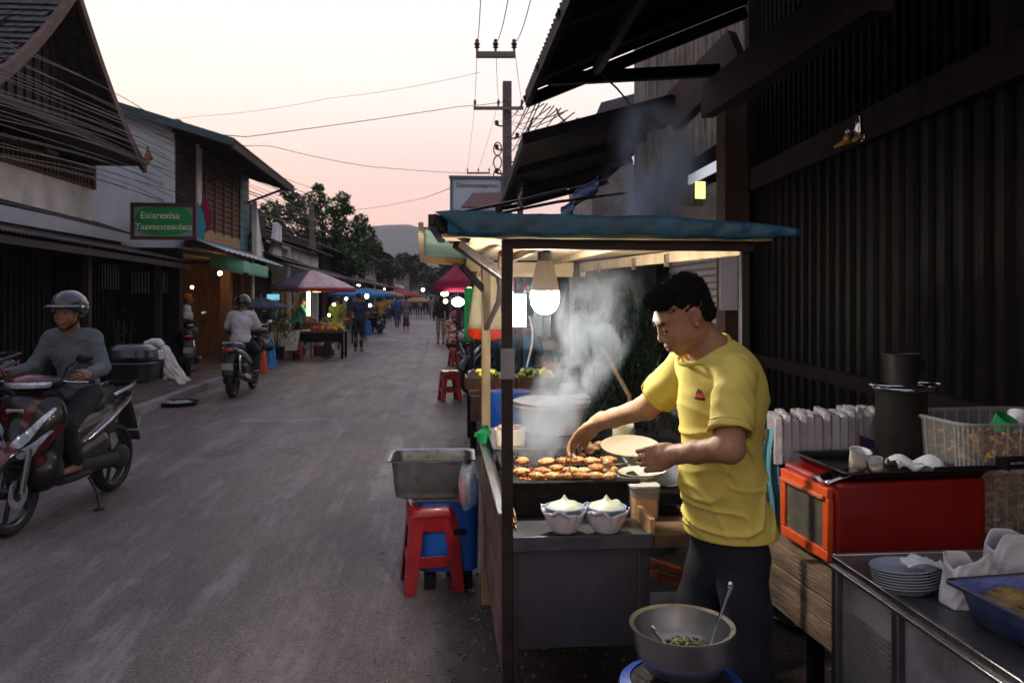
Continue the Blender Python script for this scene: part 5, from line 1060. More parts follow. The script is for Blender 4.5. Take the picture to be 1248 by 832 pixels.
# ================================================================ metal counter at lower right
T=thing('metal_counter','worn steel counter with grimy front filling the lower right corner','counter',(1.7,1.7,0))
CX0=1.185;CY1=2.31
mb=MB(); mb.box((CX0+.55,CY1-.70,.792),(1.1,1.40,.016)); W(mb,'top',M_dsteel,T,smooth=False,bevel=.003)
mb=MB(); mb.bar((CX0-.004,CY1-.0,.785),(CX0-.004,CY1-1.4,.785),.016,.034); mb.bar((CX0-.016,CY1-.0,.772),(CX0-.016,CY1-1.4,.772),.012,.012); W(mb,'edge_trim',M_steel,T,bevel=.004)
mb=MB(); mb.bar((CX0,CY1+.01,.782),(CX0+1.1,CY1+.01,.782),.016,.04); W(mb,'end_trim',M_steel,T,bevel=.004)
mb=MB(); mb.box((CX0+.012,CY1-.70,.38),(.012,1.38,.74)); W(mb,'side_panel',mat('grimy panel',(.30,.29,.31),.5,metal=.2,var=.35,scale=4,dirt=.9,bump=.15),T,smooth=False)
mb=MB(); mb.box((CX0+.55,CY1-.012,.38),(1.06,.012,.74)); W(mb,'end_panel',M_cartp,T,smooth=False)
for y in(CY1-.01,CY1-.33):
    mb=MB(); mb.bar((CX0-.006,y-.012,0),(CX0-.006,y-.012,.765),.02,.03); W(mb,'upright',M_dsteel,T,bevel=.003)
mb=MB()
for k in range(13): mb.bar((CX0+.001,CY1-.07,.66-k*.016),(CX0+.001,CY1-.29,.66-k*.016),.006,.006)
W(mb,'vent_slats',mat('vent slats',(.30,.29,.27),.5,metal=.4),T,smooth=False)
# plates stack
sp=P(1106,700,2.12)
for k in range(7):
    z=.802+k*.0075; T=thing('stacked_plate','pale blue grey oval plate %s of the stack on the steel counter'%('at the bottom','second from the bottom','third from the bottom','in the middle','third from the top','second from the top','at the top')[k],'plate',(sp.x-.002*k,sp.y,z),rz=.12+.03*math.sin(k*3),group='plates stacked on the steel counter')
    mb=MB(); mb.lathe([(0,0),(.065,0),(.078,.012),(.092,.019),(.092,.022),(.077,.015),(.062,.004),(0,.004)],n=36,sy=.72); mb.build('plate',mat('blue grey plate',(.34,.38,.44),.35,var=.06,bump=0,coat=.3),T)
T=thing('crumpled_napkin','crumpled white napkin lying on the stacked plates','napkin',(sp.x+.03,sp.y-.01,.868)); mb=MB(); mb.sheet(lambda u,v:(-.05+.12*u,-.03+.05*v,.006+.012*math.sin(u*9+v*5)**2*v+.01*math.sin(u*5)),16,8); mb.build('napkin',mat('napkin paper',(.7,.7,.72),.8,bump=.2,var=.05),T,solid=.001)
# white paper bags on the counter
def paper_bag(label,px,py_,d,w_,h_,dp,seed):
    c=P(px,py_,d); c.z=.802; T=thing('paper_bag',label,'bag',c,rz=.1,group='white paper bags on the steel counter'); rg=np.random.default_rng(seed); ph=rg.uniform(0,6,6)
    def f(u,v):
        a=u*2*PI; c_,s_=math.cos(a),math.sin(a); sq=.5
        x=math.copysign(abs(c_)**sq,c_)*w_/2*(1-.10*v+.03*math.sin(v*7+ph[0])); y=math.copysign(abs(s_)**sq,s_)*dp/2*(1-.35*v)
        w2=.004*math.sin(a*3+v*7+ph[1])+.0025*abs(math.sin(a*4-v*9+ph[2])); top=h_*(1+.14*math.sin(a*2+ph[3])+.04*math.sin(a*5+ph[4]))
        return (x+w2,y+w2,top*v)
    mb=MB(); mb.sheet(f,80,24); mb.build('bag',mat('white paper',(.60,.60,.62),.8,var=.05,scale=8,bump=.5,bscale=14),T,solid=.0012,angle=60); return T
paper_bag('crumpled white paper bag standing between plates and blue tray',1178,712,2.02,.115,.115,.09,3)
paper_bag('bigger white paper bag leaning at the right edge behind the blue tray',1232,700,2.1,.15,.14,.08,8)
# blue plastic tub at the corner
c=P(1285,752,1.80); c.z=.802; T=thing('blue_food_tray','blue patterned food tray with oily contents at the right edge','tray',c,rz=.10)
mb=MB(); 
mb.loft([rr2(.10,.13,0,.02),rr2(.125,.155,.085,.02),rr2(.135,.165,.088,.02)],cap=False); mb.add(rr2(.10,.13,.002,.02),[tuple(range(28))]); mb.build('tray',mat('blue printed plastic',(.03,.13,.40),.4,var=.5,scale=9,col2=(.15,.18,.42),coat=.2),T,solid=.002)
mb=MB(); mb.sheet(lambda u,v:(-.115+.23*u,-.14+.28*v,.07+.006*math.sin(u*11+v*9)),14,14); mb.build('oily_food',mat('oily food',(.10,.06,.02),.2,var=.7,scale=18,col2=(.45,.30,.08),coat=.5,bump=.5),T)
mb=MB(); mb.loft([rr2(.136,.166,.088,.02),rr2(.146,.176,.090,.025),rr2(.146,.176,.084,.025)],cap=False); mb.build('rim',M_steel,T,solid=.002)
c=P(1215,735,1.98); mb=MB(); mb.box((c.x,c.y,.803),(.09,.12,.003),rz=.2); tag(mb.build('blue_cloth',mat('blue cloth',(.02,.08,.22),.8),smooth=False),'small flat dark blue cloth on the counter beside the tray','cloth')
# ================================================================ red oven on crates
O0=Vector((1.285,2.52,.672)); rz=.05
T=thing('red_oven','boxy red tabletop oven with a glass window at its left end, frame tinted orange as bulb light','oven',O0+Vector((.28,.2,0)),rz=rz)
mb=MB(); mb.rbox((0,0,.15),(.56,.37,.285),.03); mb.build('body',mat('red enamel',(.26,.008,.006),.36,var=.12,scale=3,coat=.4,dirt=.2,bump=.04),T,bevel=.012)
mb=MB(); 
for z in(.045,.255): mb.box((-.287,0,z),(.022,.33,.035))
for y in(-.15,.15): mb.box((-.287,y,.15),(.0215,.035,.175))
mb.build('window_frame',mat('bulb tint frame',(.62,.08,.015),.4,var=.2,scale=6,dirt=.25,coat=.2),T,bevel=.004)  # bulb light painted into the frame colour, brighter than the red body
mb=MB(); mb.box((-.284,0,.15),(.006,.265,.175)); mb.build('glass',mat('smoked glass',(.10,.095,.075),.25,var=.3,scale=5,dirt=.4),T,smooth=False)
mb=MB(); mb.box((-.303,0,.238),(.012,.30,.016)); mb.build('handle',mat('bulb tint handle',(.5,.12,.05),.5),T,bevel=.004)  # handle carries the same painted bulb light
for x in(-.22,.22):
    for y in(-.14,.14):
        mb=MB(); mb.lathe([(.02,-.0),(.018,.012)],(x,y,-.004),12,capb=True,capt=True); mb.build('foot',M_rubber,T)
T2=thing('black_roasting_tray','black roasting tray with long side handles on top of the red oven','tray',T.location+Vector((0.03,0,.296)),rz=rz)
mb=MB(); mb.loft([rr2(.24,.17,.0,.02),rr2(.255,.185,.028,.02),rr2(.275,.20,.03,.025)],cap=False); mb.add(rr2(.24,.17,.001,.02),[tuple(range(28))]); mb.build('tray',mat('black enamel',(.012,.012,.013),.3,var=.3,coat=.3),T2,solid=.004)
mb=MB(); mb.box((.25,-.19,.035),(.42,.012,.016)); mb.box((.36,-.25,.075),(.22,.02,.018)); mb.box((.27,-.22,.055),(.012,.06,.04)); mb.build('handle',M_black,T2,bevel=.004)
mb=MB(); mb.sheet(lambda u,v:(-.33+.15*u,-.17+.09*v,.022-.03*(1-u)**2+.006*math.sin(v*9)),8,6); mb.build('rolled_wire_handle',M_chrome,T2,solid=.004)
def cup(label,x,y,s_,tilt,rz_,m):
    T=thing('paper_cup',label,'cup',T2.location+Vector((x,y,.012)),rot=(tilt,0,rz_),group='white cups on the roasting tray'); mb=MB(); mb.lathe([(0,0),(.022*s_,0),(.030*s_,.06*s_),(.033*s_,.062*s_)],n=24,wob=.03,wn=3); mb.build('cup',m,T,solid=.0015); mb=MB(); mb.lathe([(.0235*s_,.004),(.0285*s_,.036*s_)],n=24); mb.build('sleeve',mat('cream sleeve',(.55,.50,.36),.7),T,solid=.002); return T
Mcup=mat('white card',(.66,.66,.66),.7,var=.05,bump=.1)
cup('taller white paper cup tilted on the black roasting tray',-.15,-.06,1.15,.25,.3,Mcup); cup('shorter white paper cup leaning beside the taller cup',-.105,-.11,.8,.35,-1.0,Mcup)
T=thing('crumpled_paper','crumpled white paper lying on the roasting tray','paper',T2.location+Vector((.06,-.03,.01))); mb=MB(); mb.sheet(lambda u,v:(-.07+.17*u,-.05+.09*v,.004+.035*abs(math.sin(u*4.2+1))*math.sin(v*PI)+.01*math.sin(u*13+v*9)),18,12); mb.build('paper',MATS['white paper'],T,solid=.001,angle=20)
# crates below
def crate(label,c,d,rz,seed,planks=3):
    T=thing('wooden_crate',label,'crate',c,rz=rz,group='wooden crates under the red oven'); w_,dp,h_=d; M_cr=mat('crate wood',(.17,.115,.075),.8,var=.45,scale=3.5,stretch=(.7,.7,6),bump=.5,dirt=.55)
    ph=h_/planks
    for i in range(planks):
        for(s_,ax) in((-1,0),(1,0),(-1,1),(1,1)):
            mb=MB()
            if ax==0: mb.box((s_*(w_/2-.008),0,ph*(i+.5)),(.016,dp-.002,ph-.006))
            else: mb.box((0,s_*(dp/2-.008),ph*(i+.5)),(w_-.034,.016,ph-.006))
            mb.build('plank',M_cr,T,bevel=.002,smooth=False)
    for sx_ in(-1,1):
        for sy_ in(-1,1):
            mb=MB(); mb.box((sx_*(w_/2-.03),sy_*(dp/2-.03),h_/2),(.03,.03,h_-.004)); mb.build('corner_batten',M_cr,T,smooth=False)
    mb=MB(); mb.box((0,0,h_-.006),(w_-.04,dp-.04,.01)); mb.build('lid',M_cr,T,smooth=False)
    return T
crate('long weathered wooden crate carrying the red oven',(1.56,2.74,.42),(.62,.50,.245),.05,1)
T=thing('trestle','low black trestle holding up the wooden crates','trestle',(1.6,2.75,0))
for x in(1.42,1.86):
    for y in(2.58,2.92):
        mb=MB(); mb.bar((x,y,0),(x,y,.40),.05,.05); W(mb,'leg',M_black,T,bevel=.003)
mb=MB(); mb.box((1.6,2.75,.405),(.58,.48,.022)); W(mb,'board',M_wood,T,smooth=False)
# table with plastic packs
T=thing('back_table','dark table against the fence holding the plastic packs','table',(1.62,3.5,0))
mb=MB(); mb.box((1.66,3.38,.905),(.95,.42,.03)); W(mb,'table_top',M_wood,T,bevel=.004)
for x,y in((1.22,3.2),(2.08,3.2),(1.22,3.55),(2.08,3.55)):
    mb=MB(); mb.bar((x,y,0),(x,y,.89),.045,.045); W(mb,'leg',M_black,T,bevel=.003)
mb=MB(); mb.box((1.66,3.55,.55),(.84,.02,.5)); W(mb,'back_board',M_dwall,T,smooth=False)
M_pk=mat('milky plastic',(.66,.67,.69),.3,var=.12,scale=5,bump=.25,alpha=.72); M_pk2=mat('printed plastic',(.55,.52,.56),.35,var=.3,scale=9,col2=(.72,.66,.70),alpha=.8,bump=.25)
for i in range(13):
    px=944+i*9.6; c=P(px,540,3.22+.012*i); c.z=.922; hh_=.185+.01*math.sin(i*2.3)
    T=thing('plastic_pack','upright milky plastic pack, %s in the row on the back table'%('first from the cook','second from the cook','third from the cook','fourth from the cook','fifth from the cook','sixth from the cook','in the very middle','just past the middle','fifth from the basket end','fourth from the basket end','third from the basket end','second from the basket end','nearest the basket')[i],'pack',c,rz=-.25+.03*math.sin(i),group='plastic packs standing in a row')
    mb=MB(); w_=.031; l_=.20
    mb.loft([[Vector((x*w_/2*t,y*l_/2,z)) for x,y in((-1,-1),(1,-1),(1,1),(-1,1))] for z,t in((0,1.),(hh_*.2,1.1),(hh_*.8,1.0),(hh_,.82))]); mb.build('sleeve',M_pk if i%3 else M_pk2,T,bevel=.004)
    mb=MB(); mb.box((.004*math.sin(i*5),-.04+.03*math.sin(i*3),hh_+.001),(.014,.08,.012+.006*math.sin(i*7)),rot=(.1,.1*math.sin(i),0)); mb.build('tab',M_pk2,T,smooth=False)
for i,(px,col) in enumerate(((1046,(.50,.49,.52)),(1062,(.45,.44,.48)))):
    c=P(px,540,3.30-.06*i); c.z=.922; T=thing('plastic_pouch','wide clear pouch with purple print, %s of two at the end of the row'%('rear','front')[i],'pouch',c,rz=.05,group='printed pouches'); mb=MB(); mb.sheet(lambda u,v:(-.065+.13*u,.012*math.sin(v*PI)*math.sin(u*PI)+.004*math.sin(u*9),.20*v+.012*math.sin(u*7+i)*v),14,10); mb.build('pouch',M_pk,T,solid=.002)
    mb=MB(); mb.sheet(lambda u,v:(-.055+.11*u,.012*math.sin((.1+.4*v)*PI)*math.sin(u*PI)-.006,.02+.08*v*(1-.5*u)),10,6); mb.build('purple_print',mat('purple print',(.12,.05,.22),.5,var=.6,scale=9,col2=(.3,.08,.3)),T)
c=P(932,600,3.15); c.z=.922; T=thing('light_blue_bag','thin light blue plastic bag hanging at the near end of the pack row','bag',(c.x+.03,c.y,.62)); mb=MB(); mb.sheet(lambda u,v:(-.03+.07*u+.01*math.sin(v*7),.01*math.sin(u*12),.0+.44*v),10,12); mb.build('bag',translucent('sky blue film',(.16,.42,.50),.4),T,solid=.001)
# tall black pot on stove column
c=P(1098,565,3.05); T=thing('black_stock_pot','tall black stock pot standing behind the roasting tray','pot',(c.x,c.y,.0)); ztop=P(1098,474,3.05).z
mb=MB(); mb.lathe([(0,.0),(.09,.0),(.092,.02),(.092,ztop-.02),(.098,ztop)],n=30,capt=True); mb.build('pot',M_iron,T)
mb=MB(); mb.tube([(-.10+.11*math.cos(a)+.11,.10*math.sin(a),ztop+.006) for a in np.linspace(0,2*PI,30)],.005,6); mb.tube([(.14*math.cos(a)+.02,.07*math.sin(a),ztop+.018) for a in np.linspace(0,2*PI,30)],.004,6); mb.build('wire_ring',M_chrome,T)
T=thing('small_black_pot','small black straight sided pot set on top of the stock pot','pot',(c.x,c.y,ztop+.022)); mb=MB(); mb.lathe([(0,0),(.058,0),(.066,.11),(.070,.112),(.068,.116),(.062,.112),(.055,.01),(0,.008)],n=30); mb.build('pot',M_iron,T); mb=MB(); mb.tube([(.06,0,.09),(.09,0,.085),(.09,0,.05),(.06,0,.045)],.006); mb.build('handle',M_black,T)
# clear ribbed basket
c=P(1210,630,2.95); T=thing('clear_basket','big clear ribbed plastic basket of fried orange food at right','basket',(c.x,c.y,.70),rz=.06)
M_cl=mat('clear ribbed plastic',(.62,.62,.60),.2,alpha=.14,var=.1,bump=.1)
hx,hy,hh_=.255,.19,.44
mb=MB(); mb.loft([rr2(hx*.86,hy*.86,0,.05),rr2(hx*.93,hy*.93,hh_*.5,.055),rr2(hx,hy,hh_,.06)],cap=False); mb.build('wall',M_cl,T,solid=.003)
mb=MB()
for z,t in((hh_,1.),(hh_*.62,.955),(.01,.865)):
    rg_=rr2(hx*t+.004,hy*t+.004,z,.06); mb.tube(rg_+[rg_[0]],.007 if z==hh_ else .009,6)
for k in range(26):
    i=k/26*28; a=rr2(hx*.86+.003,hy*.86+.003,0,.05)[int(i)%28]; b_=rr2(hx+.003,hy+.003,hh_,.06)[int(i)%28]; mb.tube([a,b_],.004,5)
for x in np.linspace(-.2,.2,9):
    for s_ in(-1,1): mb.tube([(x*.86,s_*(hy*.86+.003),0),(x,s_*(hy+.003),hh_)],.0035,5)
for y in np.linspace(-.13,.13,6):
    for s_ in(-1,1): mb.tube([(s_*(hx*.86+.003),y*.86,0),(s_*(hx+.003),y,hh_)],.0035,5)
mb.build('ribs',mat('milky ribs',(.42,.42,.40),.35,alpha=.4,bump=0),T)
T3=thing('fried_snacks','heap of orange fried snacks filling the clear basket','snacks',(c.x,c.y,.72),rz=.06)
mb=MB()
for k in range(520): mb.ell((rng.uniform(-.19,.19),rng.uniform(-.14,.14),rng.uniform(.03,.37)),(rng.uniform(.012,.035),rng.uniform(.01,.016),.008),6,4,rot=(rng.uniform(-1,1),rng.uniform(-1,1),rng.uniform(0,6)))
o=mb.build('snack_heap',mat('orange fried',(.62,.24,.03),.5,var=.6,scale=12,col2=(.75,.38,.05),bump=.3),T3); o['kind']='stuff'
T=thing('green_tub','small green tub lying on the fried snacks in the basket','tub',(c.x-.01,c.y-.05,1.10)); mb=MB(); mb.lathe([(0,0),(.035,0),(.042,.05),(.038,.05),(.032,.004),(0,.004)],n=20,rot=(.5,.3,0)); mb.build('tub',MATS['green plastic'],T)
T=thing('white_cup','white cup tucked beside the green tub in the basket','cup',(c.x+.07,c.y-.03,1.10)); mb=MB(); mb.lathe([(0,0),(.03,0),(.037,.06),(.034,.06),(.028,.004),(0,.004)],n=20,rot=(-.4,.5,0)); mb.build('cup',Mcup,T)
T=thing('side_stand','black stand below the clear basket','stand',(c.x,c.y,0))
mb=MB(); mb.box((0,0,.685),(.50,.38,.025)); mb.build('shelf',M_black,T,smooth=False)
for x in(-.22,.22):
    for y in(-.16,.16):
        mb=MB(); mb.bar((x,y,0),(x,y,.67),.035,.035); mb.build('leg',M_black,T,smooth=False)
# ground clutter behind the cook
c=G(980,758); T=thing('metal_pan','wide shallow metal pan lying on the ground under the crates','pan',(c.x,c.y,.012)); mb=MB(); mb.lathe([(0,.0),(.12,.0),(.165,.03),(.17,.032),(.165,.035),(.118,.006),(0,.006)],n=40); mb.build('pan',mat('dark pan steel',(.12,.12,.12),.3,metal=.9,var=.3),T)
mb=MB(); mb.tube([(.172*math.cos(a),.172*math.sin(a),.034) for a in np.linspace(0,2*PI,50)],.004,6); mb.build('rim',M_chrome,T)
c=G(944,735,.05); T=thing('red_basin','flat red plastic basin on the ground behind the cook','basin',(c.x+.0,c.y+.5,.01)); mb=MB(); mb.lathe([(.14,0),(.18,.08),(.19,.085),(.185,.09),(.135,.006),(0,.006)],n=32); mb.build('basin',M_red,T)
for i,(px,py_) in enumerate(((812,690),(816,706))):
    c=P(px,py_,3.9); T=thing('roof_tile','%s orange terracotta slab leaning under the side shelf'%('upper','lower')[i],'slab',c,rot=(0,.35,.2),group='terracotta slabs'); mb=MB(); mb.box((0,0,0),(.18,.10,.03)); mb.build('slab',mat('terracotta',(.48,.13,.03),.8,var=.3,scale=8,bump=.4),T,bevel=.006)
T=thing('brick_stack','low dark block carrying the terracotta slabs','block',(P(815,720,3.9).x,P(815,720,3.9).y,0)); mb=MB(); mb.box((0,0,.06),(.24,.16,.10)); mb.build('block',M_concrete,T,bevel=.004)
# ================================================================ the cook
A_=np.array
def Pn(px,py,d): return A_(P(px,py,d)[:])
hd=Pn(832,385,2.38); fy=Vector((-.95,-.03,-.60)); Mh=basis(fy,(-.06,-.06,1)); HS=.89
nk=Pn(864,426,2.40); sL=Pn(897,455,2.24); sR=Pn(842,440,2.55); ch=Pn(878,505,2.40); pl_=Pn(888,640,2.44)
eL=Pn(889,546,2.14); wL=Pn(822,554,2.30); eR=Pn(789,496,2.70); wR=Pn(727,516,2.86)
T=thing('person','cook in a yellow T-shirt leaning over the grill with chopsticks and a plate','person',(pl_[0],pl_[1],0))
parts=[]
# head, neck, upper chest
pr=head_prims(hd,Mh,HS,True); hb=hd+Mh@A_([0,-.020,-.070])
pr+=[('+',.014,C(hb,nk,.047,.052)),('+',.03,C(nk,nk*.6+ch*.4,.056,.060)),('+',.03,C(nk-A_([0,0,.02]),sL*.5+nk*.5-A_([0,0,.04]),.04,.03)),('+',.03,C(nk-A_([0,0,.02]),sR*.5+nk*.5-A_([0,0,.04]),.04,.03))]
parts.append(sdf_mesh(pr,.0028))
# far arm holding the chopsticks, hand pinching downwards
dR=Vector(Pn(703,538,2.90)-wR).normalized()
armR=[('+',0,C(sR,eR,.050,.040)),('+',.02,C(eR,eR*.35+wR*.65,.041,.031)),('+',.02,C(eR*.35+wR*.65,wR,.031,.025))]
tipR=P(692,548,2.93)
armR+=hand_prims(wR,dR,Vector((.10,-.75,-.65)),side=1,s=.98,curl=(.62,.8,1.05,1.2),thumb=(.5,.9),tl=tipR)
parts.append(sdf_mesh(armR,.0028))
# near arm, forearm across the belly, hand closing on skewer and plate rim
dL=Vector(Pn(776,562,2.36)-wL).normalized()
armL=[('+',0,C(sL,eL,.046,.038)),('+',.02,C(eL,eL*.4+wL*.6,.039,.030)),('+',.02,C(eL*.4+wL*.6,wL,.030,.024))]
armL+=hand_prims(wL,dL,Vector((.05,.95,-.25)),side=-1,s=.98,curl=(.75,.9,1.0,1.1),thumb=(.4,.7),tl=P(782,566,2.36))
parts.append(sdf_mesh(armL,.0028))
# torso core and legs under the clothes
parts.append(sdf_mesh([('+',0,C(ch,pl_,.09,.09)),('+',.03,C(ch,sL*.6+ch*.4,.05)),('+',.03,C(ch,sR*.6+ch*.4,.05))],.012))
FW=Vector((-.92,-.39,0)).normalized(); LT=Vector((.39,-.92,0)) # forward, person's left
FWn,LTn=A_(FW[:]),A_(LT[:]); gz0=A_([0,0,1.])
hipL=pl_+LTn*.064; hipR=pl_-LTn*.064
base=A_([pl_[0],pl_[1],0])
knL=base+LTn*.11+FWn*.03+gz0*.50; knR=base-LTn*.11+FWn*.06+gz0*.50; anL=base+LTn*.12-FWn*.03+gz0*.09; anR=base-LTn*.13+FWn*.03+gz0*.09
parts.append(sdf_mesh([('+',0,C(hipL,knL,.06,.045)),('+',.02,C(knL,anL,.045,.036)),('+',.02,C(anL,anL+FWn*.15-gz0*.06,.036,.024)),('+',.01,C(hipR,knR,.06,.045)),('+',.02,C(knR,anR,.045,.036)),('+',.02,C(anR,anR+FWn*.15-gz0*.06,.036,.024))],.010))
M_face=mat('cook skin',(.34,.175,.095),.58,var=.12,scale=16,bump=.06,sss=.08,col2=(.41,.22,.125))
body=sdf_obj('body',parts,M_face,T,world=True,smooth=1)
def paint(o,c,r,M,mm):
    me=o.data; me.materials.append(mm); i=len(me.materials)-1; off=wmat(o); M=A_(M)
    cen=np.empty(len(me.polygons)*3); me.polygons.foreach_get('center',cen); cen=cen.reshape(-1,3); W_=A_(off); cen=cen@W_[:3,:3].T+W_[:3,3]
    q=(cen-A_(c))@M; ins=((q/A_(r))**2).sum(1)<1; mi=np.empty(len(me.polygons),np.int32); me.polygons.foreach_get('material_index',mi); mi[ins]=i; me.polygons.foreach_set('material_index',mi)
hq=lambda x,y,z: hd+Mh@(A_([x,y,z])*HS)
paint(body,hq(0,.1,-.063),(.024,.02,.0135),Mh,M_lip)
# eyes: dark lash line and brows as hair pieces
mb=MB()
for x in(-1,1):
    mb.tube([Vector(hq(x*a,y,z)) for a,y,z in((.018,.090,-.003),(.027,.0915,-.0062),(.038,.089,-.0065),(.047,.082,-.003))],[.0008,.0016,.0018,.0008],6)
mb.build('eyelashes',M_hair,T,world=True)
mb=MB()
for x in(-1,1):
    for k in range(46):
        t=k/45; a=Vector(hq(x*(.014+.036*t),.0955-.016*t*t,.020+.007*math.sin(t*2.4)+rng.uniform(-.003,.003))); b_=a+Vector(Mh@A_([x*.009,-.002,.002+rng.uniform(-.002,.002)])); mb.tube([a,b_],[.0010,.0003],3)
mb.build('eyebrows',M_hair,T,world=True)
# hair: cap plus a few thousand short curly locks
hp=[('+',0,('e',hq(0,-.024,.046),A_([.077,.094,.080])*HS,Mh)),('+',.02,('e',hq(0,.040,.082),A_([.055,.045,.028])*HS,Mh)),('&',.006,('p',hq(0,.040,.040),Mh@A_([0,.72,-.69]))),('+',.02,('e',hq(0,-.070,-.015),A_([.064,.038,.050])*HS,Mh))]
for x in(-1,1): hp+=[('-',.008,('e',hq(x*.086,.012,-.012),A_([.022,.026,.030])*HS,Mh))]
nf=lambda X,Y,Z:.0028*np.sin(X*190+Y*130)*np.sin(Z*210+Y*90)+.002*np.sin(X*330-Z*300)
cap=sdf_mesh(hp,.0035,nf)
hair=sdf_obj('hair',[cap],mat('cook hair',(.012,.010,.010),.42,var=.3,scale=90,bump=.9,spec=.45),T,world=True,smooth=0)
mb=MB(); V=cap[0]; loc_=(V-hd)@Mh; sel=np.nonzero((loc_[:,2]>.035)|((loc_[:,1]<-.02)&(loc_[:,2]>-.05)))[0]; rg=np.random.default_rng(5)
cc=hq(0,-.02,.02)
for i in rg.choice(sel,3300):
    p=Vector(V[i]); n=(p-Vector(cc)).normalized(); l=loc_[i]; top=max(0,min(1,(l[2]-.03)/.07)); L_=(.004+.013*top)*(1.2 if l[1]>.02 else 1)*rg.uniform(.5,1.3)
    t=Vector(rg.normal(0,1,3)); t=(t-n*t.dot(n)).normalized(); q1=p+n*L_*.5+t*L_*.25; q2=p+n*L_*.85+t*L_*.8*rg.uniform(.3,1); mb.tube([p-n*.003,q1,q2],[.0016,.0013,.0003],3,cap=False)
mb.build('hair_curls',MATS['cook hair'],T,world=True)
# T-shirt
M_yel=mat('yellow cotton',(.68,.56,.10),.85,var=.08,scale=5,bump=.04,bscale=300,col2=(.74,.62,.14),dirt=.22)
def folds(X,Y,Z):
    # drapes fanning from the far shoulder across the belly, and hem waves
    u=(X-sR[0])*.9+(Z-sR[2])*.35; v=(Z-sR[2]); r_=np.sqrt((X-eL[0])**2+(Z-eL[2])**2)
    rid=lambda ph,p=3.:(1-np.abs(np.sin(ph)))**p
    wz=np.clip((Z-(pl_[2]-.02))/.035,0,1); low=np.clip((1.16-Z)/.18,0,1); mid=np.exp(-((Z-1.16)/.10)**2)
    f=-.0065*rid(u*30+v*9+1.2*np.sin(v*8+Y*9),4)*np.clip((sR[2]-Z)/.16,0,1)
    f-=.0125*rid(X*13-Z*21+Y*8+1.1*np.sin(Z*17+X*9),4)*low+.0095*rid(X*19+Z*15+1.4*np.sin(Z*23-X*12)+2,5)*low
    f-=.0085*rid(Z*27+X*12+1.2*np.sin(X*21),5)*mid; f+=.003*np.sin(X*17+Y*12+Z*7)*low; return f*wz
def folds_unused(X,Y,Z,u=0,v=0,r_=0):
    f=0
    f+=.0065*np.sin(X*38+Y*31+4*np.sin(Z*9))*np.clip((1.20-Z)/.2,0,1)
    f+=.0045*np.sin(Z*95+X*60+2*np.sin(X*25))*np.exp(-((Z-1.08)/.09)**2)
    f+=.0012*np.sin(X*140+Z*90+Y*60); return f
bw=ch*.45+pl_*.55
sp=[('+',0,('e',ch+gz0*.03,A_([.150,.106,.20]),np.array([LT[:],FW[:],[0,0,1]]).T)),
    ('+',.05,('e',bw+FWn*.012,A_([.138,.112,.20]),np.array([LT[:],FW[:],[0,0,1]]).T)),
    ('+',.04,('e',pl_-gz0*.05-FWn*.008,A_([.158,.130,.20]),np.array([LT[:],FW[:],[0,0,1]]).T)),
    ('+',.05,C(nk-gz0*.035,sL-gz0*.008,.056,.057)),('+',.05,C(nk-gz0*.035,sR-gz0*.008,.060,.062)),
    ('+',.05,('e',ch*.6+nk*.4-FWn*.05,A_([.13,.07,.12]),np.array([LT[:],FW[:],[0,0,1]]).T))]
cL=sL+(eL-sL)*.80; cR=sR+(eR-sR)*.74; dLs=(eL-sL)/np.linalg.norm(eL-sL); dRs=(eR-sR)/np.linalg.norm(eR-sR)
torso=sdf_mesh(sp+[('&',.003,('p',pl_-gz0*.022+0*FWn,A_([.04,0,-1.]))),
    ('-',.006,('e',nk+FWn*.034+gz0*.030,A_([.079,.082,.068]),np.array([LT[:],FW[:],[0,0,1]]).T))],.0045,folds)
def sleeve(s_,e_,c_,dn,r0,r1):
    ctr=c_; pr=[('+',0,C(s_,c_+dn*.02,r0,r1)),('&',.002,('p',c_,dn)),('-',.004,C(c_-dn*.03,c_+dn*.04,r1-.014,r1-.011))]
    return sdf_mesh(pr,.0035,lambda X,Y,Z:.0022*np.sin((X*dn[0]+Y*dn[1]+Z*dn[2])*70+X*40)+.0015*np.sin(X*120+Y*90+Z*60))
shirt=sdf_obj('t_shirt',[torso,sleeve(sL,eL,cL,dLs,.058,.062),sleeve(sR,eR,cR,dRs,.063,.064)],M_yel,T,world=True,smooth=2)
for nm,c_,dn,rr in(('sleeve_hem',cL,dLs,.0625),('sleeve_hem',cR,dRs,.0645)):
    x=Vector(dn).orthogonal().normalized(); y=Vector(dn).cross(x); mb=MB()
    for o_ in(-.002,-.020): mb.tube([Vector(c_+dn*o_)+(x*math.cos(a)+y*math.sin(a))*(rr+.0005) for a in np.linspace(0,2*PI,33)],.0012,5,cap=False)
    mb.build(nm,M_yel,T,world=True)
# collar rib
mb=MB(); cc=nk+FWn*.022+gz0*.000; pts=[]
dgv=bpy.context.evaluated_depsgraph_get()
for a in np.linspace(0,2*PI,49):
    pts.append(Vector(nk+LTn*math.cos(a)*.076+FWn*(.022+math.sin(a)*.076)+gz0*(-.002-.042*math.sin(a)-.004*math.cos(2*a))))
mb.tube(pts,.0062,6,cap=False); mb.build('collar',M_yel,shirt,world=True)
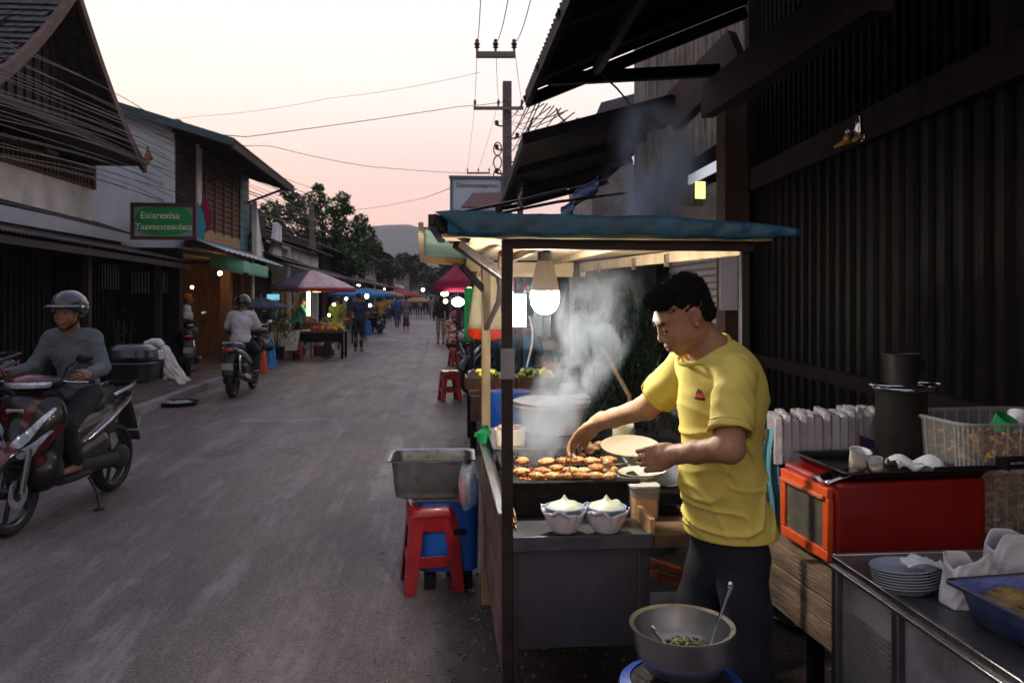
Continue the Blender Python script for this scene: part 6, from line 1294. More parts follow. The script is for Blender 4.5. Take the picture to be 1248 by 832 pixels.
# chest emblem: small orange and violet patch
E0=Pn(852,482,2.26); bpy.context.view_layer.update()
hit=None
from mathutils.bvhtree import BVHTree
bv=BVHTree.FromObject(shirt,bpy.context.evaluated_depsgraph_get()); wi=wmat(shirt)
def onshirt(px,py):
    o_=Vector((0,0,EYE)); d_=(P(px,py,2)-o_).normalized(); wi_i=wi.inverted(); h=bv.ray_cast(wi_i@o_,(wi_i.to_3x3()@d_).normalized()); return (wi@h[0], (wi.to_3x3()@h[1])) if h[0] else None
def patch(nm,pl,m,off):
    mb=MB(); pts=[]
    for px,py in pl:
        h=onshirt(px,py)
        if h is None: return
        pts.append(h[0]+h[1]*off)
    c_=sum(pts,Vector())/len(pts); mb.add(pts+[c_],[(i,(i+1)%len(pts),len(pts)) for i in range(len(pts))]); mb.build(nm,m,shirt,world=True,smooth=False,solid=.0006)
patch('emblem',[(848,486),(849,478),(852,473),(856,475),(859,481),(860,487),(854,488)],mat('emblem orange',(.70,.13,.02),.7,bump=0),.003)
patch('emblem_peak',[(850,479),(852,473),(856,475),(857,480)],mat('emblem violet',(.10,.03,.10),.7,bump=0),.0045)
patch('emblem_base',[(848,486),(848,484),(860,485),(860,488)],mat('emblem black',(.02,.02,.02),.7,bump=0),.0045)
# jeans
M_jean=mat('dark denim',(.008,.010,.016),.85,var=.3,scale=4,bump=.12,bscale=160)
lp=[('+',0,('e',pl_-gz0*.03,A_([.128,.095,.12]),np.array([LT[:],FW[:],[0,0,1]]).T)),('+',.03,C(hipL-gz0*.09,knL,.076,.070)),('+',.02,C(knL,anL,.070,.058)),('+',.03,C(hipR-gz0*.09,knR,.076,.070)),('+',.02,C(knR,anR,.070,.058)),('&',.004,('p',pl_+gz0*.05,gz0)),('&',.004,('p',anL,-gz0))]
sdf_obj('jeans',[sdf_mesh(lp,.007,lambda X,Y,Z:.003*np.sin(Z*45+X*20)+.003*np.sin(X*60+Z*25))],M_jean,T,world=True,smooth=1)
for a in(anL,anR):
    mb=MB(); mb.T=Matrix.Translation((a[0]+FW.x*.06,a[1]+FW.y*.06,.014))@Matrix.Rotation(math.atan2(-FW.x,FW.y),4,'Z'); mb.rbox((0,0,0),(.10,.28,.022),.045); mb.build('sandal',M_rubber,T,world=True)
# held things
tip=P(689,573,3.02); tip.z=.925; top=P(700,538,2.93)
for i,(dx,lb) in enumerate(((-.006,'left wooden chopstick gripped in the cook\'s far hand'),(.006,'right wooden chopstick gripped in the cook\'s far hand'))):
    mb=MB(); mb.tube([tip+Vector((dx*2.2,0,0)),tip.lerp(top,.5)+Vector((dx*1.3,0,0)),top+Vector((dx*.6,0,.004))],[.0022,.003,.0036],8); tag(mb.build('chopstick',mat('chopstick wood',(.62,.40,.20),.55,var=.15,bump=0)),lb,'chopstick')
c=P(768,548,2.50); T2=thing('held_plate','empty ivory oval plate held level in the cook\'s near hand','plate',c,rot=(R(12),R(-2),.1))
mb=MB(); mb.lathe([(0,0),(.060,0),(.078,.006),(.094,.013),(.094,.016),(.077,.010),(.06,.004),(0,.004)],n=44,sy=.9); mb.build('plate',mat('held ivory plate',(.60,.52,.38),.35,var=.04,coat=.3,bump=0),T2)
mb=MB(); mb.tube([P(786,563,2.34),P(744,566,2.62)],[.003,.002],6); tag(mb.build('skewer',M_bamboo),'bamboo skewer held under the plate with a meat ball on its end','skewer')
food('grilled_sausage','round meat ball on the end of the held skewer','meatball',P(741,566,2.63),.2,.034,.0165,M_saus[0],None)
# ================================================================ smoke
def smoke(name,label,path,dens,seed,scale,col=(.80,.89,1.)):
    """path: (centre,radius) rings; a closed loft filled with drifting noise that thins towards its edge"""
    n=18; rings=[]
    for (c,r) in path: rings.append([Vector(c)+Vector((math.cos(a)*r,math.sin(a)*r*.8,0)) for a in np.linspace(0,2*PI,n,endpoint=False)])
    mb=MB(); mb.loft(rings); m=bpy.data.materials.new(name); m.use_nodes=True; nt=m.node_tree; N=nt.nodes; L=nt.links; N.remove(N['Principled BSDF'])
    tc=N.new('ShaderNodeTexCoord'); nz=N.new('ShaderNodeTexNoise'); nz.inputs['Scale'].default_value=scale; nz.inputs['Detail'].default_value=5; nz.inputs['Roughness'].default_value=.55; nz.inputs['Distortion'].default_value=.7
    mp=N.new('ShaderNodeMapping'); mp.inputs['Scale'].default_value=(1,1,.62); mp.inputs['Location'].default_value=(seed,seed*2,seed*3); L.new(tc.outputs['Object'],mp.inputs[0]); L.new(mp.outputs[0],nz.inputs['Vector'])
    # distance from the plume's axis, built from its own path
    sx=N.new('ShaderNodeSeparateXYZ'); L.new(tc.outputs['Object'],sx.inputs[0])
    z0,z1=path[0][0][2],path[-1][0][2]
    def curve(vals,lo,hi):
        mr=N.new('ShaderNodeMapRange'); mr.inputs[1].default_value=z0; mr.inputs[2].default_value=z1; L.new(sx.outputs[2],mr.inputs[0])
        fc=N.new('ShaderNodeFloatCurve'); cm=fc.mapping; c=cm.curves[0]
        zz=[(p[0][2]-z0)/(z1-z0) for p in path]
        for i,(a,v) in enumerate(zip(zz,vals)):
            y=(v-lo)/(hi-lo)
            if i==0: c.points[0].location=(0,y)
            elif i==len(zz)-1: c.points[-1].location=(1,y)
            else: c.points.new(a,y)
        cm.update(); L.new(mr.outputs[0],fc.inputs[1]); m2=N.new('ShaderNodeMapRange'); m2.inputs[3].default_value=lo; m2.inputs[4].default_value=hi; L.new(fc.outputs[0],m2.inputs[0]); return m2.outputs[0]
    cx_=[p[0][0] for p in path]; cy_=[p[0][1] for p in path]; rr_=[p[1] for p in path]
    X=curve(cx_,min(cx_)-.01,max(cx_)+.01); Y=curve(cy_,min(cy_)-.01,max(cy_)+.01); Rr=curve(rr_,min(rr_)-.01,max(rr_)+.01)
    def mth(op,a,b=None,v=None):
        q=N.new('ShaderNodeMath'); q.operation=op
        if isinstance(a,(int,float)): q.inputs[0].default_value=a
        else: L.new(a,q.inputs[0])
        if b is not None:
            if isinstance(b,(int,float)): q.inputs[1].default_value=b
            else: L.new(b,q.inputs[1])
        return q.outputs[0]
    dx=mth('SUBTRACT',sx.outputs[0],X); dy=mth('DIVIDE',mth('SUBTRACT',sx.outputs[1],Y),.8)
    dist=mth('DIVIDE',mth('SQRT',mth('ADD',mth('MULTIPLY',dx,dx),mth('MULTIPLY',dy,dy))),Rr)
    fall=N.new('ShaderNodeMapRange'); fall.inputs[1].default_value=.98; fall.inputs[2].default_value=.15; fall.interpolation_type='SMOOTHSTEP'; L.new(dist,fall.inputs[0])
    rp=N.new('ShaderNodeMapRange'); rp.inputs[1].default_value=.42; rp.inputs[2].default_value=.63; rp.interpolation_type='SMOOTHSTEP'; L.new(nz.outputs[0],rp.inputs[0])
    top=N.new('ShaderNodeMapRange'); top.inputs[1].default_value=z1; top.inputs[2].default_value=z1-.35*(z1-z0); L.new(sx.outputs[2],top.inputs[0])
    de=mth('MULTIPLY',mth('MULTIPLY',mth('MULTIPLY',fall.outputs[0],rp.outputs[0]),top.outputs[0]),dens)
    pv=N.new('ShaderNodeVolumePrincipled'); pv.inputs['Color'].default_value=(*col,1); pv.inputs['Anisotropy'].default_value=.2; L.new(de,pv.inputs['Density']); L.new(pv.outputs[0],N['Material Output'].inputs['Volume'])
    o=mb.build(name,m); tag(o,label,'smoke',None,'stuff'); return o
q=lambda px,py,d,r:(tuple(P(px,py,d)),r)
SM1=smoke('smoke','pale smoke rising from the grill past the lit bulb',[q(665,566,3.2,.10),q(668,520,3.2,.15),q(694,470,3.25,.18),q(716,420,3.32,.21),q(730,370,3.4,.21),q(742,312,3.5,.19)],22,2.3,8.5,(.78,.88,1.))
SM2=smoke('smoke','thin bluish smoke drifting above the cart roof',[q(770,285,4.9,.22),q(790,250,4.9,.30),q(800,210,4.9,.36),q(800,165,4.9,.33),q(790,120,4.9,.24)],13,5.1,3.6,(.6,.78,1))
SM4=smoke('smoke','thin smoke volume added round the lit bulb to make it glow',[q(664,425,2.95,.20),q(664,395,2.95,.30),q(664,350,2.95,.34),q(668,318,2.95,.30),q(668,300,2.95,.2)],.18,1.1,3)  # thin volume added so the bulb gets a soft glow
SM3=smoke('smoke','low smoke spreading over the back of the grill',[q(655,575,3.35,.10),q(660,550,3.4,.17),q(655,515,3.5,.20),q(670,470,3.6,.15)],13,8.2,11)
# ================================================================ scooters
M_blk=mat('glossy black panel',(.008,.008,.010),.38,var=.3,coat=.25,bump=0); M_mar=mat('maroon panel',(.085,.006,.010),.25,var=.15,coat=.6,bump=0); M_sil=mat('silver trim',(.42,.45,.50),.22,metal=.8,bump=0); M_lens=mat('headlamp lens',(.50,.60,.78),.15,metal=.3,coat=1,var=.35,scale=22,bump=.12,bscale=60); M_seat=mat('black vinyl',(.012,.012,.012),.45,bump=.15,bscale=200)
M_red2=mat('tail lamp red',(.35,.01,.01),.2,coat=.5,bump=0); M_grey=mat('dark grey plastic',(.035,.035,.038),.55,bump=.1)
def scooter(label,loc,rz,main,accent,group=None,case=False,lean=0.):
    T=thing('scooter',label,'scooter',loc,group=group,rot=(0,lean,rz))
    def S(name,prims,m,res=.011,parent=None,disp=None): return sdf_obj(name,[sdf_mesh([(('+' if len(p)<3 or p[2]==0 else '-'),p[1],p[0]) if len(p)==3 else ('+',p[1],p[0]) for p in prims],res,disp)],m,parent or T,smooth=1)
    e=lambda c,r:('e',A_(c,dtype=float),A_(r,dtype=float),None)
    for nm,y,wd in(('front_wheel',.62,.085),('rear_wheel',-.62,.11)):
        w_=thing('tmp','x','x'); bpy.data.objects.remove(w_)
        mb=MB(); rt=.275; pts=[]
        mb.lathe([(rt-.062,-wd*.30),(rt-.045,-wd*.48),(rt-.018,-wd*.42),(rt,-wd*.16),(rt+.001,0),(rt,wd*.16),(rt-.018,wd*.42),(rt-.045,wd*.48),(rt-.062,wd*.30),(rt-.062,-wd*.30)],(0,y,rt),36,rot=(0,PI/2,0)); ty=mb.build(nm,M_rubber,T)
        mb=MB(); mb.lathe([(rt-.066,-.022),(rt-.058,-.026),(rt-.058,.026),(rt-.066,.022),(rt-.075,.018),(rt-.075,-.018),(rt-.066,-.022)],(0,y,rt),32,rot=(0,PI/2,0))
        for k in range(5):
            a=k*2*PI/5; mb.bar((0,y+.03*math.cos(a),rt+.03*math.sin(a)),(0,y+(rt-.07)*math.cos(a),rt+(rt-.07)*math.sin(a)),.02,.026)
        mb.lathe([(0,-.05),(.04,-.045),(.045,0),(.04,.045),(0,.05)],(0,y,rt),16,rot=(0,PI/2,0)); mb.build('rim',mat('dark rim',(.06,.06,.065),.35,metal=.8,bump=0),ty)
        if y>0:
            mb=MB(); mb.lathe([(.05,-.052),(.10,-.052),(.10,-.048),(.05,-.048)],(0,y,rt),28,rot=(0,PI/2,0)); mb.build('brake_disc',M_chrome,ty)
    for x in(-.075,.075):
        mb=MB(); mb.tube([(x,.62,.275),(x,.55,.52),(x*.8,.47,.74)],[.02,.022,.025],10); mb.build('fork_leg',mat('fork grey',(.16,.17,.19),.3,metal=.8,bump=0),T)
    # front mudguard
    mb=MB(); mb.sheet(lambda u,v:((v-.5)*.15*(1-.2*abs(u-.5)),.62+(.305+.012*math.cos((v-.5)*PI))*math.cos(R(20+125*u)),.275+(.305+.012*math.cos((v-.5)*PI)-.03*(2*v-1)**2)*math.sin(R(20+125*u))),18,6); mb.build('front_mudguard',accent,T,solid=.006)
    # front apron: one smooth shell divided into its moulded panels
    def split(name0,V,Fc,rules,base):
        cen=V[Fc].mean(1); left=np.ones(len(Fc),bool)
        for nm,mm,fn,lift in rules:
            k=fn(cen)&left
            if not k.any(): continue
            left&=~k; used,inv=np.unique(Fc[k],return_inverse=True); sdf_obj(nm,[(V[used],inv.reshape(-1,4))],mm,T,smooth=1)
        used,inv=np.unique(Fc[left],return_inverse=True); sdf_obj(name0,[(V[used],inv.reshape(-1,4))],base,T,smooth=1)
    def seg(c,a,b,w0,w1):
        x,z=np.abs(c[:,0]),c[:,2]; ab=A_(b)-A_(a); t=((x-a[0])*ab[0]+(z-a[1])*ab[1])/(ab@ab); tt=np.clip(t,0,1); d=np.hypot(x-a[0]-tt*ab[0],z-a[1]-tt*ab[1]); return (d<w0+(w1-w0)*tt)&(c[:,1]>.42)
    e_=lambda c,r:('+',.045,('e',A_(c,dtype=float),A_(r,dtype=float),None))
    V,Fc=sdf_mesh([e_((0,.47,.69),(.205,.10,.22)),e_((0,.56,.60),(.08,.085,.15)),e_((0,.50,.82),(.13,.075,.10)),e_((-.14,.42,.76),(.12,.065,.15)),e_((.14,.42,.76),(.12,.065,.15)),e_((0,.43,.45),(.13,.06,.13))],.0048)
    split('front_apron',V,Fc,[
      *[r for g_ in(-1,1) for r in((('indicator_lens',M_lens,lambda c,g_=g_:seg(c,(.045,.60),(.205,.815),.030,.012)&(c[:,0]*g_>0),0)),
      ('headlight_lens',M_lens,lambda c,g_=g_:seg(c,(.060,.525),(.200,.670),.030,.008)&(c[:,0]*g_>0),0),
      ('maroon_fairing',accent,lambda c,g_=g_:seg(c,(.10,.47),(.235,.70),.034,.020)&(c[:,0]*g_>0),0),
      ('maroon_panel',accent,lambda c,g_=g_:seg(c,(.065,.74),(.12,.90),.030,.018)&(c[:,0]*g_>0),0))],
      ('amber_reflector',mat('amber lens',(.22,.10,.03),.3,coat=.6,bump=0),lambda c:seg(c,(0,.55),(0,.60),.028,.022),0)],main)
    S('leg_shield',[(e((0,.36,.58),(.20,.06,.27)),0),(e((0,.36,.38),(.19,.13,.16)),.04)],M_blk,.011)
    S('lower_body',[(('c',A_([0,.16,.36]),A_([0,-.30,.44]),.13,.14),0)],M_blk,.013)
    mb=MB(); mb.box((0,.565,.80),(.12,.012,.06),rot=(-.5,0,0)); mb.build('front_badge_plate',mat('pale plate',(.4,.42,.40),.4,bump=0),T,bevel=.003)
    S('floorboard',[(('c',A_([-.10,.25,.285]),A_([-.10,-.12,.285]),.045,.045),0),(('c',A_([.10,.25,.285]),A_([.10,-.12,.285]),.045,.045),.05),(e((0,.05,.28),(.14,.25,.05)),.04)],M_grey,.013)
    # handlebar cowl
    V,Fc=sdf_mesh([e_((0,.41,.985),(.185,.085,.055)),e_((0,.45,.985),(.13,.095,.055)),e_((-.14,.36,.985),(.08,.05,.038)),e_((.14,.36,.985),(.08,.05,.038))],.005)
    split('handlebar_cowl',V,Fc,[('cowl_visor',accent,lambda c:(c[:,2]>1.0)&(c[:,1]>.40)&(np.abs(c[:,0])<.15),0),('headlamp',M_lens,lambda c:(c[:,2]>.958-.0*c[:,0])&(c[:,2]<=1.0)&(c[:,1]>.44)&(np.abs(c[:,0])<.17),0)],main)
    mb=MB(); mb.tube([(-.34,.26,.985),(-.22,.34,1.0),(0,.38,1.0),(.22,.34,1.0),(.34,.26,.985)],.013,8); mb.build('handlebar',M_grey,T)
    for x in(-1,1):
        mb=MB(); mb.tube([(x*.24,.325,.998),(x*.36,.25,.982)],[.020,.019],10); mb.build('grip',M_rubber,T)
        mb=MB(); mb.tube([(x*.20,.375,.995),(x*.28,.375,.99),(x*.36,.33,.985)],.006,6); mb.build('brake_lever',M_chrome,T)
        mb=MB(); mb.tube([(x*.19,.36,1.0),(x*.24,.38,1.09),(x*.30,.36,1.135)],.007,6); st=mb.build('mirror_stem',M_blk,T); mb=MB(); mb.ell((x*.345,.355,1.155),(.062,.020,.040),rot=(0,-x*.3,0)); mb.build('mirror',M_blk,T)
        mb=MB(); mb.ell((x*.343,.336,1.155),(.054,.006,.034),rot=(0,-x*.3,0)); mb.build('mirror_glass',M_chrome,T)
    # seat and rear body
    S('seat',[(('c',A_([0,.02,.735]),A_([0,-.30,.755]),.085,.105),0),(('c',A_([0,-.30,.765]),A_([0,-.62,.80]),.10,.07),.05),(('p',A_([0,0,.70]),A_([0,0,-1.])),0)] and [(('c',A_([0,.02,.715]),A_([0,-.30,.735]),.085,.10),0),(('c',A_([0,-.30,.745]),A_([0,-.62,.79]),.10,.065),.05)],M_seat,.012)
    S('rear_body',[(('c',A_([0,.02,.56]),A_([0,-.40,.62]),.13,.135),0),(('c',A_([0,-.40,.64]),A_([0,-.80,.76]),.13,.055),.06),(('c',A_([0,.04,.42]),A_([0,-.20,.48]),.10,.11),.05)],main,.013)
    for x in(-1,1):
        S('side_panel',[(('c',A_([x*.115,.02,.50]),A_([x*.13,-.40,.64]),.035,.040),0),(('c',A_([x*.13,-.40,.64]),A_([x*.07,-.80,.78]),.035,.012),.02)],accent,.010)
        mb=MB(); mb.tube([(x*.155,-.02,.52),(x*.168,-.30,.62),(x*.14,-.62,.73),(x*.08,-.84,.80)],[.006,.010,.012,.008],8); mb.build('side_trim',M_sil,T)
    mb=MB(); mb.tube([(-.13,-.42,.80),(-.145,-.66,.85),(-.09,-.84,.87),(.09,-.84,.87),(.145,-.66,.85),(.13,-.42,.80)],.015,8); mb.build('grab_rail',M_sil,T)
    S('tail_lamp',[(e((0,-.84,.755),(.085,.03,.032)),0)],M_red2,.009)
    mb=MB(); mb.sheet(lambda u,v:((v-.5)*.16,-.80-.14*u,.70-.34*u),6,3); mb.build('rear_mudguard',M_grey,T,solid=.01); mb=MB(); mb.box((0,-.915,.50),(.17,.01,.12),rot=(.35,0,0)); mb.build('number_plate',mat('number plate',(.42,.44,.46),.5,var=.1,bump=0),T,bevel=.004)
    S('engine',[(('c',A_([-.09,.02,.33]),A_([-.10,-.42,.29]),.065,.06),0),(e((-.11,-.55,.29),(.045,.13,.10)),.03)],M_rubber,.013)
    S('exhaust',[(('c',A_([.15,-.10,.22]),A_([.165,-.32,.26]),.02,.035),0),(('c',A_([.165,-.32,.26]),A_([.175,-.82,.36]),.052,.048),.02)],M_grey,.012); mb=MB(); mb.bar((.225,-.42,.30),(.23,-.74,.36),.01,.06); mb.build('heat_shield',M_chrome,T,bevel=.004)
    mb=MB(); mb.tube([(.10,-.62,.28),(.12,-.66,.50),(.10,-.60,.66)],.022,8)
    for k in range(9): mb.lathe([(.022,0),(.034,.006),(.022,.012)],(.115,-.645,.36+k*.026),10)
    mb.build('shock_absorber',M_chrome,T)
    mb=MB(); mb.tube([(-.14,-.05,.24),(-.20,-.06,.12),(-.24,-.02,.012)],.011,8); mb.bar((-.26,-.04,.01),(-.22,.02,.01),.03,.01); mb.build('kickstand',M_iron,T)
    if case:
        mb=MB(); mb.rbox((0,-1.0,.935),(.38,.34,.18),.09,taper=1.10); mb.build('top_case',M_blk,T,bevel=.018); mb=MB(); mb.rbox((0,-1.0,1.095),(.43,.385,.145),.12,taper=.80); cl=mb.build('case_lid',mat('dark teal lid',(.010,.016,.022),.3,coat=.6,bump=0),T,bevel=.045); mb=MB(); mb.rbox((-.175,-1.10,1.075),(.09,.17,.085),.03,taper=.9); mb.build('case_reflector',mat('pale blue reflector',(.30,.36,.52),.2,coat=.8,bump=0),cl,bevel=.012)
        mb=MB(); mb.box((0,-.90,.862),(.20,.26,.03)); mb.build('rear_rack',M_iron,T,bevel=.004)
    return T
def recol(T,a,b):
    for ch in T.children:
        if ch.type=='MESH' and ch.data.materials and ch.data.materials[0]==a: ch.data=ch.data.copy(); ch.data.materials[0]=b
NB=(-2.765,6.155,.004); NR=math.pi-.123
B1=scooter('maroon and black scooter with top case coming towards us on the left','',0,M_blk,M_mar) if False else scooter('maroon and black scooter with black top case coming up the road at left',NB,NR,M_blk,M_mar,case=True)
# white plastic bag draped on the case
def loc2(T,p): return wmat(T)@Vector(p)
c=loc2(B1,(-.15,-1.12,1.15)); T=thing('plastic_bag','white plastic bag hanging down from the scooter top case','bag',c)
mb=MB()
def bagf(u,v):
    a=u*2*PI; w_=.040+.058*v**.7; k=1+.16*math.sin(a*5+v*7)+.10*math.sin(a*9-v*13); return(.02+.13*v+w_*math.cos(a)*k, w_*.5*math.sin(a)*k+.012*math.sin(v*14+a*3), .02-.33*v-.02*math.cos(a)+.018*math.sin(a*3+1)*v)
mb.sheet(bagf,56,18); mb.tube([(-.11,0,.01),(-.05,0,.035),(.0,0,.03),(.03,0,.0)],[.028,.03,.035,.03],10); mb.build('bag',mat('white film',(.55,.53,.54),.5,var=.08,scale=9,bump=.5,bscale=16),T,solid=.0015)
RIDE=dict(pel=(0,-.16,.86),ch=(0,-.11,1.15),nk=(0,-.06,1.335),hd=(0,-.02,1.455),sl=(-.165,-.08,1.27),sr=(.165,-.08,1.27),el=(-.255,-.03,1.05),er=(.255,-.03,1.05),wl=(-.29,.205,1.03),wr=(.29,.205,1.03),
  hl=(-.10,-.14,.84),hr=(.10,-.14,.84),kl=(-.155,.26,.68),kr=(.155,.26,.68),al=(-.15,.13,.375),ar=(.15,.13,.375),tl=(-.16,.29,.345),tr=(.16,.29,.345))
def helmet(T,hd_,s,m,peak=True,shell='open'):
    c=Vector(hd_)*s; e=[('+',0,('e',A_(c[:])+[0,-.02,.05],A_([.125,.142,.125]),None)),('&',.01,('p',A_(c[:])+[0,.03,.012],A_([0,.35,-1.]))),('-',.01,('e',A_(c[:])+[0,.10,-.03],A_([.082,.10,.075]),None))]
    H_=sdf_obj('helmet',[sdf_mesh(e,.009)],m,T,smooth=1)
    mb=MB(); mb.sheet(lambda u,v:(c.x+(.118+.015*v)*math.cos(PI*(.08+.84*u)),c.y+.02+(.115+.05*v)*math.sin(PI*(.08+.84*u)),c.z+.062-.012*v),20,4); mb.build('peak',mat('pale rim',(.17,.18,.20),.3,metal=.4,bump=0),H_,solid=.005)
    for x in(-1,1):
        mb=MB(); mb.tube([c+Vector((x*.10,.0,.01)),c+Vector((x*.085,.03,-.07)),c+Vector((x*.02,.05,-.12))],.006,6); mb.build('strap',M_black,H_)
    return H_
M_bl=mat('slate blue cotton',(.095,.115,.135),.85,var=.15,bump=.35,bscale=120); M_dk=mat('black trousers',(.012,.012,.015),.85,var=.3,bump=.3)
r1=figure('rider in slate blue long sleeved shirt, dark helmet and sandals on the maroon scooter',NB,NR,M_bl,M_dk,pose=RIDE,girth=1.05,res=.0065,sleeve='long',hairstyle=None,skin=M_skin2)
# real eyes and mouth on the rider's face
mb=MB()
for x in(-1,1): mb.ell((x*.032,.060,1.459),(.013,.008,.005),10,6)
mb.build('eyes',mat('dark eyes',(.02,.012,.01),.2,bump=0),r1)
helmet(r1,RIDE['hd'],1,mat('dark green black helmet',(.03,.04,.045),.22,coat=.6,bump=0,var=.2))
NB2=(-3.25,13.45,.004)
B2=copy_tree(B1); B2.location=NB2; B2.rotation_euler=(0,0,-.02); B2['label']='dark scooter ridden away by the man in white on the left side of the road'
for ch in list(B2.children):
    if ch.name.split('.')[0] in('top_case','case_lid','rear_rack','kickstand'):
        for g_ in list(ch.children): bpy.data.objects.remove(g_)
        bpy.data.objects.remove(ch)
recol(B2,M_mar,M_sil)
M_wt=mat('white cotton',(.52,.50,.56),.85,var=.08,bump=.35,bscale=120)
r2=figure('rider seen from behind in a white T-shirt and patterned helmet on a dark scooter',NB2,-.02,M_wt,M_dk,pose=RIDE,girth=1.15,res=.010,hairstyle=None)
helmet(r2,RIDE['hd'],1,mat('patterned helmet',(.05,.02,.025),.25,var=.8,scale=14,col2=(.30,.20,.22),coat=.5,bump=0,thr=(.55,.62)))
def bike(label,px,py,rz,main,acc,group=None,z=.004):
    c=G(px,py,z); B=copy_tree(B2); B.location=(c.x,c.y,z); B.rotation_euler=(0,.0,rz); B['label']=label
    if group: B['group']=group
    recol(B,M_blk,main); recol(B,M_sil,acc) if acc!=M_sil else None; return B
c=G(464,406); bike('distant dark scooter carrying the man in mustard up the road',464,406,0,M_blk,M_blk)
figure('man in a mustard shirt riding away on a distant scooter',(c.x,c.y,.004),0,mat('mustard cotton',(.34,.20,.03),.85),M_dk,pose=RIDE,res=.018)
b3=G(236,462,.115); bike('black scooter parked across the pavement in front of the lit shop',226,456,.35,M_blk,M_blk,'parked scooters on the left pavement',.115)
bike('silver and black scooter parked beyond the man in white',309,441,.5,M_blk,M_lens,'parked scooters on the left pavement',.115)
B=copy_tree(B2); B.location=(-4.75,8.1,.115); B.rotation_euler=(0,0,2.9); B['label']='dark parked scooter half cut off by the left edge'; B['group']='parked scooters on the left pavement'; recol(B,M_sil,M_grey); recol(B,M_lens,M_blk); recol(B,M_chrome,M_grey)
bike('black scooter parked against the vegetable stall on the right',588,474,2.7,M_blk,M_blk)
for px,py,lb,rz in((478,388,'small far scooter parked under the left canopies',.4),(450,404,'scooter parked beside the blue umbrella stall',.9)): bike(lb,px,py,rz,M_blk,M_mar,'far parked scooters')
# ================================================================ umbrellas
def umbrella(label,px,d,ytop,yrim,rad,cols,group=None,pole_px=None,tilt=0,valance=.10,n=8,ph=.2):
    c=P(px,ytop,d); zr=P(px,yrim,d).z; T=thing('market_umbrella',label,'umbrella',(c.x,c.y,0),group=group,rot=(0,tilt,0))
    for k in range(n):
        a0,a1=2*PI*k/n+ph,2*PI*(k+1)/n+ph; mb=MB()
        def f(u,v):
            a=a0+(a1-a0)*u; r=rad*v*(math.cos(PI/n)/math.cos((a-a0)-PI/n)); sag=-.04*math.sin(u*PI)*v; return(r*math.cos(a),r*math.sin(a),c.z-(c.z-zr)*(v**1.25)+sag*0-.03*math.sin(u*PI)*math.sin(v*PI)+0)
        mb.sheet(f,6,8); cp=mb.build('canopy_panel',cols[k%len(cols)],T,solid=.004); mb=MB(); mb.sheet(lambda u,v:(f(u,1)[0],f(u,1)[1],f(u,1)[2]-.002-valance*v),6,1); mb.build('valance',tpr if cols[k%len(cols)] is tpk else cols[k%len(cols)],cp,solid=.004)
    mb=MB(); mb.tube([(0,0,.0),(0,0,c.z+.06)],.022,8); mb.build('pole',M_dsteel,T)
    mb=MB()
    for k in range(n):
        a=2*PI*k/n+ph; mb.tube([(0,0,c.z-.03),(rad*.98*math.cos(a),rad*.98*math.sin(a),zr-.01)],.008,5)
    mb.build('ribs',M_iron,T); return T
tp=translucent('purple grey canvas',(.10,.075,.12),.2); tpr=translucent('red canvas',(.42,.05,.07),.3); tpk=translucent('pinkish white canvas',(.85,.66,.70),.35); tb=translucent('azure canvas',(.04,.22,.50),.3); ty=translucent('amber canvas',(.55,.35,.12),.3); tn=translucent('navy canvas',(.035,.06,.12),.2); tm=translucent('magenta red canvas',(.33,.015,.06),.4)
umbrella('big purple grey market umbrella with one red edged pale panel',379,20.5,329,351,1.15,[tpk,tp,tp,tp,tp,tp,tp,tpk],ph=-.9)
U=umbrella('azure blue umbrella with amber corner over the second left stall',446,28,351,359,1.35,[ty,tb,tb,tb,tb,tb,tb,tb],ph=-.6)
umbrella('small dark navy umbrella beside the white shirted rider',318,18.,362,374,.62,[tn],valance=.04)
umbrella('far tan umbrella down the street',508,60,361,367,1.1,[ty],'far umbrellas'); umbrella('far pale green umbrella down the street',520,75,361,366,1.2,[translucent('pale green canvas 2',(.3,.36,.22),.3)],'far umbrellas'); umbrella('far red umbrella just past the lilac walker',488,46,352,360,1.2,[tpr],'far umbrellas')
# red tent canopy at the right
a=P(528,348,17); T=thing('red_tent','magenta red canopy of the lit stall just left of the cart','canopy',(a.x+.9,a.y,0))
mb=MB(); p0,p1=P(530,345,16.2),P(585,347,16.2); top=P(590,326,16.6)
mb.sheet(lambda u,v:(p0.x+(1.9)*u+ .75*v*(1-2*u)*.6, p0.y+v*1.1, p0.z+.42*v),8,4); mb.sheet(lambda u,v:(p0.x+1.9*u,p0.y-.005,p0.z-.18*v),8,1); mb.sheet(lambda u,v:(p0.x+(.45)*v,p0.y+1.1*v+(1-v)*2.2*u+v*0*u,p0.z+.42*v),8,4); mb.build('canopy',tm,T,world=True,solid=.004)
for x,y in((p0.x+1.85,p0.y+.05),(p0.x+1.85,p0.y+2.1)):
    mb=MB(); mb.tube([(x,y,0),(x,y,p0.z-.01)],.022); mb.build('post',M_iron,T,world=True)
